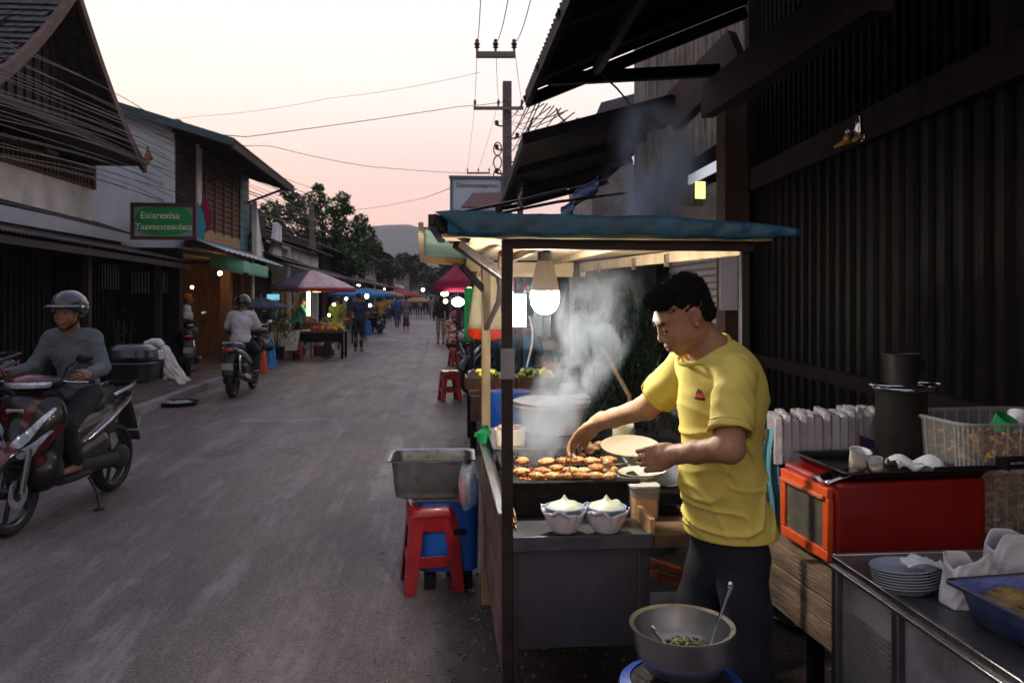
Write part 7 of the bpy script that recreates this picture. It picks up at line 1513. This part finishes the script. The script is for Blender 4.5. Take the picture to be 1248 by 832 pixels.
# ================================================================ lamps of the stalls and shops, one of them added
def lamp(label,px,py,d,r,es,col=(1,.95,.85),cat='lamp',sx=1,sz=1,name='stall_lamp',group='lamps of the market stalls'):
    c=P(px,py,d); T=thing(name,label,cat,c,group=group); mb=MB(); mb.ell((0,0,0),(r*sx,r,r*sz),12,8); mb.build('lit_globe',mat('lamp %s %s'%(es,col),(1,1,1),.5,bump=0,emit=col,es=es),T); mb=MB(); mb.tube([(0,0,r*sz*.9),(0,0,r*sz+.12)],.012); mb.build('cord',M_wire,T)
lamp('long white lamp under the red canopy',550,351,16.8,.05,14,sx=4.2,name='stall_lamp'); lamp('brightest round lamp of the lit stall behind the red canopy',558,368,16.2,.09,30,sx=1.4); lamp('small warm lamp beside the walking woman in black',542,358,24,.07,16,(1,.9,.6),sx=1.6); lamp('warm small lamp left of the lit stall, low down',543,367,23,.06,14,(1,.7,.5)); 
lamp('tiny street lamp at the far end of the road',515.5,353,95,.20,7,name='street_lamp',group=None)
lamp('yellow lamp square at the edge of the green curtain',572,357,9.5,.07,7,(1,.8,.15),sx=.9)
T=thing('tube_lamp','vertical warm tube lamp glowing behind the vendor in teal','lamp',P(376,370,21.3)); mb=MB(); mb.tube([(0,0,-.32),(0,0,.36)],.045); mb.build('lit_tube',mat('warm tube',(1,1,1),.5,bump=0,emit=(1,.72,.25),es=9),T); mb=MB(); mb.ell((.22,0,.36),(.24,.12,.05)); mb.build('lit_cove',mat('warm cove',(1,.8,.4),.5,bump=0,emit=(1,.65,.18),es=5),T)
lamp('round white lamp among the goods of the left stall',407,371,21,.038,14); lamp('lower round lamp at the left stall post',401,384,20.8,.035,14); lamp('lamp under the azure umbrella nearest the road',447,361,26,.06,10,(.95,1,.9),sz=1.3); lamp('lamp under the azure umbrella beside the man in navy',422,364,25,.045,12,(.8,.9,1)); lamp('lamp hanging behind the mustard rider',451,372,30,.06,9,(.8,.9,1)); 
lamp('warm bulb inside the shop behind the vendor in white',234,350,17.2,.03,70,(1,.55,.18)); lamp('second warm bulb, hidden and added to light the shop on the left',268,333,17.6,.045,70,(1,.55,.18))  # second bulb is unseen, added to warm the shop interior
T=thing('blue_screen','small pale cyan lit screen above the navy umbrella','screen',P(333,362,21.2)); mb=MB(); mb.box((0,0,0),(.32,.03,.15)); mb.build('screen',mat('cyan screen',(.1,.5,.6),.4,bump=0,emit=(.2,.6,.8),es=.55),T,smooth=False)
# ================================================================ left stall
c=P(384,420,20.6); T=thing('market_table','dark wooden market table with wheels under the purple umbrella','table',(c.x,c.y,0))
mb=MB(); mb.box((0,0,.70),(1.6,.9,.05)); mb.build('table_top',mat('reddish table',(.14,.05,.035),.6),T,smooth=False)
mb=MB(); mb.box((0,-.43,.56),(1.5,.03,.24)); mb.build('apron',M_black,T,smooth=False)
for x in(-.74,.74):
    for y in(-.38,.38):
        mb=MB(); mb.bar((x,y,0),(x,y,.68),.06,.06); mb.build('leg',M_black,T,smooth=False)
for x in(-.35,.35):
    mb=MB(); mb.lathe([(.16,-.02),(.19,0),(.16,.02)],(x,-.47,.2),18,rot=(PI/2,0,0)); mb.lathe([(0,.0),(.15,.005)],(x,-.475,.2),18,rot=(PI/2,0,0)); mb.build('wheel',M_rubber,T)
rgm=np.random.default_rng(4)
for i,(nm,cc,px,lb) in enumerate((('fruit_heap',(.60,.30,.16),400,'pale orange heap of goods on the left market table'),('fruit_heap',(.62,.48,.05),409,'yellow heap of fruit at the right of the left market table'),('fruit_heap',(.50,.12,.06),392,'small red brown heap in the middle of the left market table'))):
    q=P(px,405,20.5); T=thing(nm,lb,'fruit',(q.x,q.y,.725)); mb=MB()
    for k in range(60): r_=.05; a=rgm.uniform(0,6.28); rr0=rgm.uniform(0,.26); mb.ell((rr0*math.cos(a),rr0*math.sin(a)*.8,.03+.16*(1-rr0/.28)*rgm.uniform(.5,1)),(r_,r_,r_*.9),7,5)
    o=mb.build('heap',mat('heap %d'%i,cc,.6,var=.4,scale=8),T); o['kind']='stuff'
q=P(345,410,20.0); T=thing('white_box','pale box with a slanting top beside the red stool','box',(q.x,q.y,.0)); mb=MB(); mb.loft([[Vector(v) for v in((-.35,-.25,.25),(.35,-.25,.25),(.35,.25,.25),(-.35,.25,.25))],[Vector(v) for v in((-.4,-.28,.7),(.4,-.28,.72),(.4,.28,.72),(-.4,.28,.7))]]); mb.build('box',M_white,T,smooth=False)
for x in(-.3,.3):
    mb=MB(); mb.bar((x,0,0),(x,0,.25),.05,.3); mb.build('foot',M_black,T,smooth=False)
q=P(350,398,19.8); T=thing('red_can','small glossy red canister standing on the pale box','canister',(q.x-.1,q.y,.73)); mb=MB(); mb.lathe([(0,0),(.08,0),(.08,.2),(.05,.22),(.03,.27),(0,.27)],n=16); mb.build('can',M_red,T)
c=G(362,438); stool('red plastic stool in front of the left market table',(c.x,c.y,.004),.1)
c=G(388,434); T=thing('red_fire_bottle','red cylinder with white label standing at the table leg','cylinder',(c.x,c.y,.0)); mb=MB(); mb.lathe([(0,0),(.13,0),(.13,.45),(.08,.55),(.05,.62),(0,.63)],n=16); mb.build('cylinder',M_red,T); mb=MB(); mb.lathe([(.133,.30),(.133,.44)],n=16); mb.build('label',Mcup,T)
# wooden prop of the umbrella, curtain strips
mb=MB(); mb.bar(P(345,396,20.2),P(368,350,20.2),.05,.04); tag(mb.build('wooden_prop',M_bamboo,smooth=False),'slanting wooden prop under the purple umbrella','prop')
for px,lb in((342,'left brown hanging curtain strip beside the stall'),(348,'right brown hanging curtain strip beside the stall')):
    q=P(px,352,21.8); mb=MB(); mb.sheet(lambda u,v:(q.x-.05+.1*u,q.y+.02*math.sin(u*9),q.z-.8*v),6,4); tag(mb.build('curtain',mat('brown curtain',(.22,.12,.07),.8),solid=.004),lb,'curtain')
# blue and orange barrier bags by the rider
for px,py,cc,lb,h_,w_ in((324,455,(.02,.22,.60),'bright blue plastic sack standing beside the scooter rider',.72,.30),(329,452,(.03,.26,.66),'second light blue sack leaning right of the first',.50,.30),(318,461,(.62,.07,.015),'orange red box in front of the blue sacks',.46,.28)):
    q=G(px,py-6,.0); T=thing('sack' if 'sack' in lb else 'crate_box',lb,'sack' if 'sack' in lb else 'box',(q.x,q.y,.0)); mb=MB(); mb.rbox((0,0,h_/2),(w_,.22,h_),.07,taper=.7 if 'sack' in lb else .95); mb.build('body',mat('sack %d'%px,cc,.45,var=.25,scale=8,bump=.4),T,bevel=.02)
# potted plants
def bush(label,c,r,n,ls,m,seed,cat='plant',pot=True,blade=False):
    rg=np.random.default_rng(seed); T=thing('potted_plant' if pot else 'bush',label,cat,(c[0],c[1],c[3] if len(c)>3 else 0)); z0=c[2]
    mb=MB()
    for k in range(7): a=rg.uniform(0,6.28); mb.tube([(0,0,.1),(.3*r[0]*math.cos(a),.3*r[1]*math.sin(a),z0*.6),(.6*r[0]*math.cos(a),.6*r[1]*math.sin(a),z0+r[2]*.3)],[.015,.01,.005],5)
    mb.build('stems',M_bark,T)
    mb=MB(); 
    for k in range(9):
        p=rg.uniform(-.6,.6,3); leaf_cloud(mb,(p[0]*r[0],p[1]*r[1],z0+p[2]*r[2]),(r[0]*.55,r[1]*.55,r[2]*.5),n//9,ls,rg)
    mb.build('foliage',m,T,smooth=False)
    if pot: mb=MB(); mb.lathe([(0,0),(.14,0),(.19,.28),(.20,.30),(.17,.30),(.16,.26),(0,.26)],n=20); mb.build('pot',M_black,T)
    return T
q=G(328,448); bush('leafy potted shrub behind the blue sacks',(q.x,q.y+.8,.9,.115),(.5,.5,.55),700,.11,M_leaf,2); q=G(340,440); bush('low green plant left of the market table',(q.x-.2,q.y+.6,.5,.115),(.4,.4,.4),400,.10,M_leaf,3)
q=G(412,432); bush('lit leafy greens stacked at the end of the market table',(q.x-.3,q.y+.4,.8,.0),(.25,.25,.25),260,.10,mat('fresh greens',(.10,.17,.02),.6,var=.4,bump=0),4)
q=P(150,420,13.2); bush('thin climbing plant in front of the dark shutters',(q.x,q.y,.9,.115),(.25,.2,.6),260,.07,M_leafd,5)
# dark bush behind the smoke: long narrow blades
q=P(765,420,6.0); T=thing('spiky_bush','dark green bush of narrow blades standing behind the smoke','bush',(q.x,q.y,0)); rg=np.random.default_rng(9); mb=MB()
for k in range(1500):
    a=rg.uniform(0,6.28); el_=rg.uniform(-.1,1.3); o_=Vector((rg.normal(0,.16),rg.normal(0,.16),rg.uniform(.55,1.55))); d_=Vector((math.cos(a)*math.cos(el_),math.sin(a)*math.cos(el_),math.sin(el_))); L_=rg.uniform(.12,.30); s_=d_.cross(Vector((0,0,1))).normalized()*.007
    p1=o_+d_*L_*.5; p2=o_+d_*L_+Vector((0,0,-.06)); mb.add([o_-s_,o_+s_,p1+s_,p1-s_,p2],[(0,1,2,3),(3,2,4)])
mb.build('blades',mat('blade green',(.03,.075,.035),.55,var=.5,scale=3,bump=0),T,smooth=False); mb=MB(); mb.tube([(0,0,0),(.03,0,.5),(0,.02,1.3)],[.04,.03,.015]); mb.build('stem',M_bark,T)
for i,(px,h_,r_,lb) in enumerate(((742,.72,.17,'dark bin behind the grill, left of two'),(790,.66,.19,'dark bin behind the grill, right of two'))):
    q=P(px,480,5.0); T=thing('dark_bin',lb,'bin',(q.x,q.y,0)); mb=MB(); mb.lathe([(0,0),(r_*.85,0),(r_,h_),(r_+.012,h_+.004),(r_+.012,h_+.02),(r_-.01,h_+.02),(r_*.8,.02),(0,.02)],n=28); mb.build('bin',M_grey,T); mb=MB(); mb.tube([(r_,-.04,h_*.85),(r_+.04,0,h_*.85),(r_,.04,h_*.85)],.01); mb.build('handle',M_grey,T)
mb=MB(); mb.tube([P(734,424,4.6),P(767,482,4.3),P(775,500,4.25)-Vector((0,0,.3))],[.013,.012,.012],8); tag(mb.build('wooden_stick',M_bamboo),'slanting bare wooden stick rising behind the cook\'s arm','stick')
# ================================================================ right stall beyond the cart
c0=P(635,470,8.2); T=thing('produce_table','wooden produce table beyond the cart','table',(.85,8.6,0))
mb=MB(); mb.box((.85,8.5,.62),(1.15,1.1,.05)); W(mb,'table_top',M_woodh,T,smooth=False)
mb=MB(); mb.box((.85,7.94,.47),(1.12,.03,.25)); W(mb,'front_board',mat('old plank',(.13,.085,.06),.8,var=.4,stretch=(6,1,1),dirt=.4),T,smooth=False)
for x in(.32,1.38):
    for y in(8.0,9.0):
        mb=MB(); mb.bar((x,y,0),(x,y,.6),.06,.06); W(mb,'leg',M_black,T,smooth=False)
def crate2(label,x,y,w_,cols,seed,nm='crate',z=.65):
    T=thing('produce_crate',label,'crate',(x,y,z),group='crates on the produce table'); mb=MB()
    for s_ in(-1,1): mb.box((s_*w_/2,0,.06),(.015,.42,.12)); mb.box((0,s_*.21,.06),(w_-.02,.015,.118))
    mb.build('box',M_woodh,T,smooth=False); rg=np.random.default_rng(seed)
    for j,(cc,r_,n,dx) in enumerate(cols):
        mb=MB()
        for k in range(n): mb.ell((dx+rg.uniform(-w_*.2,w_*.2),rg.uniform(-.18,.18),.06+rg.uniform(0,.12)),(r_*rg.uniform(.8,1.3),r_,r_*.8),7,5,rot=(rg.uniform(-1,1),0,rg.uniform(0,6)))
        o=mb.build('produce',mat('produce %s'%str(cc),cc,.5,var=.35,scale=12),T); o['kind']='stuff'
crate2('crate of yellow lemons and herbs behind the pale post',.50,8.2,.5,(((.50,.42,.03),.04,22,-.05),((.07,.13,.02),.035,40,.08)),1); crate2('crate of limes and yellow fruit behind the dark post',.98,8.2,.42,(((.60,.50,.04),.04,16,.08),((.10,.14,.02),.04,20,-.1)),2)
crate2('crate of red meat and chillies at the right of the table',1.25,8.75,.45,(((.22,.03,.03),.05,36,0),),3)
mb=MB(); mb.sheet(lambda u,v:(.27+.3*u,8.05+.2*v,.80+.05*math.sin(u*9+v*4)-.06*v),12,6); tag(mb.build('plastic_sheet',MATS['white film'],solid=.002),'crumpled white plastic sheet over the end of the lemon crate','sheet')
q=P(622,505,6.3); T=thing('blue_barrel','bright blue round barrel standing behind the cart corner','barrel',(q.x,q.y,0)); mb=MB(); mb.lathe([(0,0),(.19,0),(.21,.1),(.215,.5),(.20,.78),(.16,.84),(.0,.85)],n=32); mb.build('barrel',mat('vivid blue plastic',(.005,.13,.55),.35,coat=.2,bump=.05),T); mb=MB(); mb.lathe([(.212,.30),(.220,.31),(.212,.33)],n=32); mb.build('hoop',M_grey,T)
# hanging cream cloth and green curtain
q=P(592,373,7.6); T=thing('hanging_cloth','glowing cream cloth with orange hem hanging behind the cart post','cloth',(q.x,q.y,q.z-.3)); 
mb=MB(); mb.sheet(lambda u,v:((-.17+.34*u)*(.45+.55*(1-v)**.8),.05*math.sin(u*7)+.03*math.cos(u*3),.08+.56*v),22,10); mb.build('cloth',translucent('cream cloth',(.86,.80,.62),.55),T,solid=.002)
mb=MB(); mb.sheet(lambda u,v:((-.17+.34*u)*(1.0),.05*math.sin(u*7)+.03*math.cos(u*3),.0+.08*v-.03*math.sin(u*PI)*(1-v)),22,3); mb.build('orange_hem',translucent('orange cloth',(.75,.16,.05),.5),T,solid=.002)
lamp('lamp glowing behind the hanging cream cloth',590,372,7.95,.05,260,(1,.93,.8)); 
q=P(571,382,9.3); mb=MB(); mb.sheet(lambda u,v:(q.x-.05+.11*u,q.y+.02*math.sin(u*9),q.z-.32+.62*v),8,6); tag(mb.build('green_curtain',translucent('green cloth',(.02,.30,.10),.4),solid=.003),'narrow bright green curtain left of the glowing cloth','curtain')
T=thing('hanging_streamer','pale thin ribbon hanging beside the panel lamp','ribbon',P(645,410,4.6)); mb=MB(); mb.sheet(lambda u,v:(-.006+.012*u+.02*math.sin(v*4),0,.12-.30*v),2,10); mb.build('ribbon',Mcup,T,solid=.001)
# blue striped cloth drying on a line above the cart roof and the two poles
q0,q1=P(668,262,6.2),P(712,222,6.2); mb=MB(); mb.sheet(lambda u,v:tuple(q0.lerp(q1,u)+Vector((.10+.03*math.sin(u*9),.02*math.sin(v*8),-.12*v+.06))),14,6); tag(mb.build('blue_cloth',mat('striped blue cloth',(.05,.20,.70),.7,var=.5,scale=6,stretch=(1,1,12),col2=(.3,.35,.5)),solid=.003),'blue striped cloth slung over the pole above the cart roof','cloth')
mb=MB(); mb.tube([P(560,259,5.4),P(640,243,5.8),P(690,230,6.4)],.012,7); tag(mb.build('long_pole',M_dsteel),'upper thin grey pole running over the cart roof','pole')
mb=MB(); mb.tube([P(612,259,4.4),P(680,246,5.0),P(765,235,6.0)],.010,7); tag(mb.build('long_pole',M_chrome),'lower thin shiny pole running over the cart roof','pole')
q=P(636,258,4.6); T=thing('cast_finial','small curved grey metal finial standing up behind the cart roof','finial',q-Vector((0,0,.02))); mb=MB(); mb.tube([(0,0,-.1),(0,0,.05),(-.015,0,.09),(0,0,.14)],[.006,.008,.012,.004],7); mb.ell((0,0,.15),(.007,.007,.007)); mb.build('finial',M_dsteel,T); mb=MB(); mb.tube([(-.06,0,-.02),(-.01,0,.0),(.0,0,.05)],.007,6); mb.build('scroll',M_dsteel,T)
a=P(560,252,12); T=thing('low_red_roof','low dark red roof between billboard and cart tarpaulin','roof',(a.x+.6,a.y,0)); mb=MB(); p=[P(562,253,12),P(610,252,12),P(612,235,13),P(576,236,13)]; mb.add(p,[(0,1,2,3)]); mb.build('roof_sheet',mat('dark red sheet',(.09,.025,.02),.7),T,world=True,smooth=False,solid=.02); 
mb=MB(); mb.tube([(P(575,253,12).x,P(575,253,12).y,0),P(575,253,12)],.03); mb.tube([(P(606,253,12).x,P(606,253,12).y,0),P(606,253,12)],.03); mb.build('posts',M_iron,T,world=True)
# dark cap on road edge, left
c=G(218,494); T=thing('black_tub','flat black tub with a crumpled grey lid lying at the kerb','tub',(c.x,c.y,.004)); mb=MB(); mb.lathe([(0,.0),(.22,.0),(.27,.05),(.285,.055),(.27,.065),(.21,.02),(0,.02)],n=30); mb.build('tub',M_rubber,T); mb=MB(); mb.sheet(lambda u,v:((.20*v)*math.cos(u*2*PI),(.20*v)*math.sin(u*2*PI),.06+.012*math.sin(u*30+v*8)-.02*v),40,6); mb.build('lid',mat('grey crumple',(.35,.36,.38),.5,bump=.5),T)
# ================================================================ people
cot=lambda n,c:mat(n,c,.85,var=.15,bump=.2)
c=P(228,410,15.8); figure('vendor in a white shirt and orange cap behind the parked scooter at the lit shop',(c.x,c.y,.115),-1.4,M_wt,cot('brown trousers',(.10,.06,.05)),s=.90,res=.013,hairm=cot('orange cap',(.50,.17,.02)),hairstyle='wrap')
c=P(362,420,21.4); figure('vendor in a teal shirt leaning over the left market table',(c.x,c.y,.0),-1.2,cot('teal cotton',(.02,.28,.24)),M_dk,s=.94,res=.014,pose=dict(ch=(0,.06,1.22),nk=(0,.12,1.42),hd=(0,.18,1.53),sl=(-.175,.11,1.36),sr=(.175,.11,1.36),el=(-.21,.25,1.15),er=(.21,.25,1.15),wl=(-.12,.46,1.04),wr=(.12,.46,1.04)),headpitch=.5)
c=G(411,432); figure('woman in an olive green top and white trousers at the end of the left stall',(c.x,c.y,.0),-.3,cot('olive cotton',(.13,.19,.03)),cot('white trousers',(.55,.55,.58)),s=.94,res=.014,hairstyle='bun',pose=walk(-.5))
c=G(437,428); n1=figure('man in navy walking away up the road with a blue bag',(c.x,c.y,.0),0,cot('navy cotton',(.012,.025,.07)),M_dk,s=1.0,res=.013,pose=walk(.4))
q=Vector((c.x+.26,c.y+.05,.55)); T=thing('shopping_bag','bright blue plastic bag hanging from the hand of the man in navy','bag',q); mb=MB(); mb.sheet(lambda u,v:((.07+.05*v)*math.cos(u*2*PI),(.04+.04*v)*math.sin(u*2*PI),.34-.42*v+.02*math.sin(u*19)*v),24,8); mb.build('bag',mat('blue bag film',(.02,.12,.55),.4,bump=.4),T,solid=.002)
folk=[ # px, feet y, label, rz, shirt, legs, kwargs
 (495,403,'woman in a lilac grey dress over a dark red skirt walking away',0,(.20,.16,.24),(.16,.03,.035),dict(skirt=.85,longshirt=.25,pose=walk(.2),hairstyle='bun')),
 (484,400,'woman in blue with pinkish headscarf beside the lilac dress',.3,(.04,.12,.36),(.06,.08,.16),dict(hairstyle='wrap',hm=(.42,.18,.14),pose=walk(-.6))),
 (474,392,'small walker in peach top and navy skirt near the far scooter',.1,(.50,.24,.16),(.02,.03,.09),dict(skirt=.6,hairstyle='bun')),
 (512,386,'far walker in pale lilac, left of the centre group',.2,(.38,.30,.38),(.05,.05,.07),dict(pose=walk(.5))),
 (519,385,'far walker in black in the middle of the road end',2.9,(.03,.03,.04),(.03,.03,.04),dict(pose=walk(-.4))),
 (526,388,'far walker in pink and white, right of the centre group',.0,(.50,.16,.20),(.30,.28,.3),dict(pose=walk(.5),hairstyle='long')),
 (506,383,'far walker in dark green at the end of the road',3.0,(.04,.09,.05),(.03,.03,.04),dict()),
 (531,384,'far figure in orange under the lamp at the right road end',.4,(.50,.16,.05),(.05,.05,.06),dict()),
 (500,385,'far walker in maroon next to the lilac dress',.1,(.22,.03,.05),(.03,.03,.04),dict(pose=walk(.3))),
 (479,386,'tiny walker in white on the left verge',.1,(.5,.5,.5),(.04,.04,.06),dict()),
 (546,400,'man in a dark green shirt beside the lit stall',1.4,(.03,.10,.07),(.03,.03,.04),dict()),
 (553,398,'dark clothed customer under the red canopy',1.0,(.03,.03,.035),(.03,.03,.03),dict(hairstyle='long')),
 (523,381,'farthest walker in grey before the trees',.2,(.22,.22,.25),(.04,.04,.05),dict()),
 (515,381,'farthest walker in red before the trees',.0,(.35,.04,.04),(.04,.04,.05),dict()),
 (443,412,'dark figure standing at the azure umbrella stall',-1.2,(.03,.03,.05),(.02,.02,.03),dict(hairstyle='bun'))]
for i,(px,py,lb,rz,sc_,lc,kw) in enumerate(folk):
    c=G(px,py); hm=kw.pop('hm',None); figure(lb,(c.x,c.y,.0),rz,cot('folk shirt %d'%i,sc_),cot('folk legs %d'%i,lc),group='people walking down the market street' if py<404 else None,res=.016 if py>395 else .024,hairm=cot('scarf %d'%i,hm) if hm else None,sole=False,s=.96,**kw)
for i in range(16):
    px=(498,503,509,514,517,521,524,528,490,533,507,512,519,526,486,530)[i]; py=(380,379,382,379,377,379,383,378,384,382,377,376,376,377,390,386)[i]; c=G(px,py)
    nm_=('grey','brown','sky blue','tan','dark red','olive','white','navy')[i%8]; cc=((.2,.2,.22),(.12,.07,.05),(.1,.25,.4),(.35,.25,.16),(.2,.03,.03),(.12,.13,.04),(.5,.5,.5),(.02,.03,.09))[i%8]
    figure('tiny distant pedestrian in %s, %s in the crowd at the road end'%(nm_,'farther back' if i>7 else 'nearer'),(c.x,c.y,0),(0,3.1,.2,2.9)[i%4],cot('crowd %d'%(i%8),cc),M_dk,group='crowd at the far end of the road',res=.03,sole=False,s=.96,pose=walk(.4 if i%2 else -.4))
c=G(537,419); figure('woman in a black top and beige trousers walking away on the right of the road',(c.x,c.y,.0),0,cot('black knit',(.012,.012,.014)),cot('beige trousers',(.33,.27,.24)),s=.96,res=.014,sleeve='long',hairstyle='long',pose=walk(.35))
c=G(552,444); figure('crouching woman in pink patterned top and long black skirt with her back to us',(c.x,c.y,.0),-.6,mat('pink pattern',(.42,.03,.06),.8,var=.8,scale=14,col2=(.7,.45,.42),thr=(.45,.55)),M_dk,pose=SIT,skirt=.8,res=.013,hairstyle='wrap',hairm=cot('pink scarf',(.45,.10,.12)),longshirt=.0,s=1.0,girth=1.2)
c=G(583,462); figure('seated woman in maroon beside the vegetable stall holding a white bag',(c.x,c.y,.0),.7,cot('maroon cotton',(.11,.01,.02)),cot('dark red skirt',(.09,.01,.015)),pose=SIT,skirt=.8,res=.013,s=.98,hairstyle='bun',sleeve='long')
q=P(572,408,15.2); T=thing('white_bag','white plastic bag bulging beside the seated women','bag',q-Vector((0,0,.16))); mb=MB(); mb.sheet(lambda u,v:((.22*math.sin(PI*(.15+.8*v)))*math.cos(u*2*PI),(.15*math.sin(PI*(.15+.8*v)))*math.sin(u*2*PI),.30*v+.02*math.sin(u*20+v*7)),28,10); mb.build('bag',MATS['white film'],T,solid=.002)
for px,py,d,rz,cc,lb in((612,455,12.5,.3,(.02,.06,.16),'seated customer in blue behind the dark cart post'),(640,450,11.8,-.5,(.05,.14,.26),'seated customer in lighter blue right of the dark cart post')):
    c=P(px,py,d); figure(lb,(c.x,c.y,0),rz,cot('seat shirt %d'%px,cc),M_dk,pose=SIT,res=.014,s=1.,hairstyle='short')
    stool('red stool under the %s seated customer'%('left' if px<620 else 'right'),(c.x,c.y,.0),rz,h=.42,group='stools under the customers')
for px,py,lb in((556,446,'red stool hidden under the crouching woman'),(583,462,'red stool under the woman in maroon')):
    c=G(px,py); stool(lb,(c.x,c.y,.0),.3,h=.42,group='stools under the customers')

# ================================================================ more stalls and their goods along both sides
def small_table(label,x,y,w_,h_,group):
    T=thing('market_table',label,'table',(x,y,0),group=group); mb=MB(); mb.box((0,0,h_-.02),(w_,.8,.04)); mb.build('table_top',M_woodh,T,smooth=False)
    for a in(-1,1):
        for b in(-1,1):
            mb=MB(); mb.bar((a*(w_/2-.05),b*.35,0),(a*(w_/2-.05),b*.35,h_-.04),.05,.05); mb.build('leg',M_black,T,smooth=False)
gd=[((.50,.12,.05),'tomato red'),((.12,.25,.04),'leafy green'),((.60,.42,.05),'mango yellow'),((.50,.25,.06),'orange brown'),((.35,.04,.10),'beet purple'),((.5,.5,.42),'creamy white')]
for i,(x,y,side) in enumerate(((-3.6,24.5,'left'),(-3.55,27.6,'left'),(-3.6,31,'left'),(-3.6,36,'left'),(1.5,14.2,'right'),(1.55,18.5,'right'),(1.5,23.,'right'))):
    ordn=('nearest','second','third','farthest')[i] if side=='left' else ('nearest','middle','farthest')[i-4]
    small_table('%s low goods table of the row on the %s side past the first stalls'%(ordn,side),x,y,1.2,.68,'low goods tables along the street')
    for k in(-1,1):
        c_,nm_=gd[(i*2+(k>0))%6]; T0=len(bpy.data.objects); crate2('crate of %s produce on the %s %s goods table'%(nm_,ordn,side),x+k*.29,y-.12,.5,((c_,.05,18,0),),40+i*2+k,z=.682)
for i,(px,py,cc,lb) in enumerate(((352,432,(.03,.10,.4),'blue box on the ground left of the red stool'),(398,428,(.45,.42,.4),'pale box on the ground below the stall greens'),(588,452,(.5,.1,.03),'orange tub on the ground beside the woman in maroon'))):
    c=G(px,py); T=thing('plastic_box',lb,'box',(c.x,c.y,.004)); mb=MB(); mb.rbox((0,0,.15),(.38,.30,.28),.04,taper=1.1); mb.build('body',mat('plastic box %d'%i,cc,.5,var=.2),T,bevel=.01); mb=MB(); mb.rbox((0,0,.30),(.44,.36,.025),.05); mb.build('rim',mat('plastic box %d'%i,cc),T)
# scraps and dead leaves along the gutter and the verge
mb=MB(); rgl=np.random.default_rng(77)
for k in range(150):
    x=rgl.choice([rgl.normal(-3.75,.16),rgl.normal(-.05,.22),rgl.uniform(-3.9,.2)],p=[.45,.4,.15]); y=rgl.uniform(2.6,26); s_=rgl.uniform(.008,.03); a=rgl.uniform(0,6.28); c_,t_=math.cos(a)*s_,math.sin(a)*s_
    mb.add([(x-c_,y-t_,.009),(x+t_*.5,y-c_*.5,.010+s_*.3),(x+c_,y+t_,.009+s_*.15),(x-t_*.5,y+c_*.5,.011)],[(0,1,2,3)])
o=mb.build('litter',mat('scraps and leaves',(.16,.11,.07),.85,var=.6,scale=3,bump=0,col2=(.45,.42,.38)),smooth=False); o['kind']='stuff'
# ================================================================ render settings
cy=scene.cycles; scene.render.engine='CYCLES'; cy.use_denoising=True
try: cy.denoiser='OPENIMAGEDENOISE'; cy.denoising_input_passes='RGB_ALBEDO_NORMAL'; cy.denoising_prefilter='ACCURATE'
except Exception: pass
cy.max_bounces=6; cy.diffuse_bounces=3; cy.glossy_bounces=3; cy.transmission_bounces=6; cy.volume_bounces=1; cy.transparent_max_bounces=12; cy.caustics_reflective=False; cy.caustics_refractive=False; cy.sample_clamp_indirect=4
cy.volume_step_rate=1.0; cy.volume_max_steps=128; cy.use_adaptive_sampling=True; cy.adaptive_threshold=.015
vs=scene.view_settings; vs.view_transform='Standard'; vs.look='None'; vs.exposure=.82; vs.gamma=1; vs.use_curve_mapping=False; scene.display_settings.display_device='sRGB'
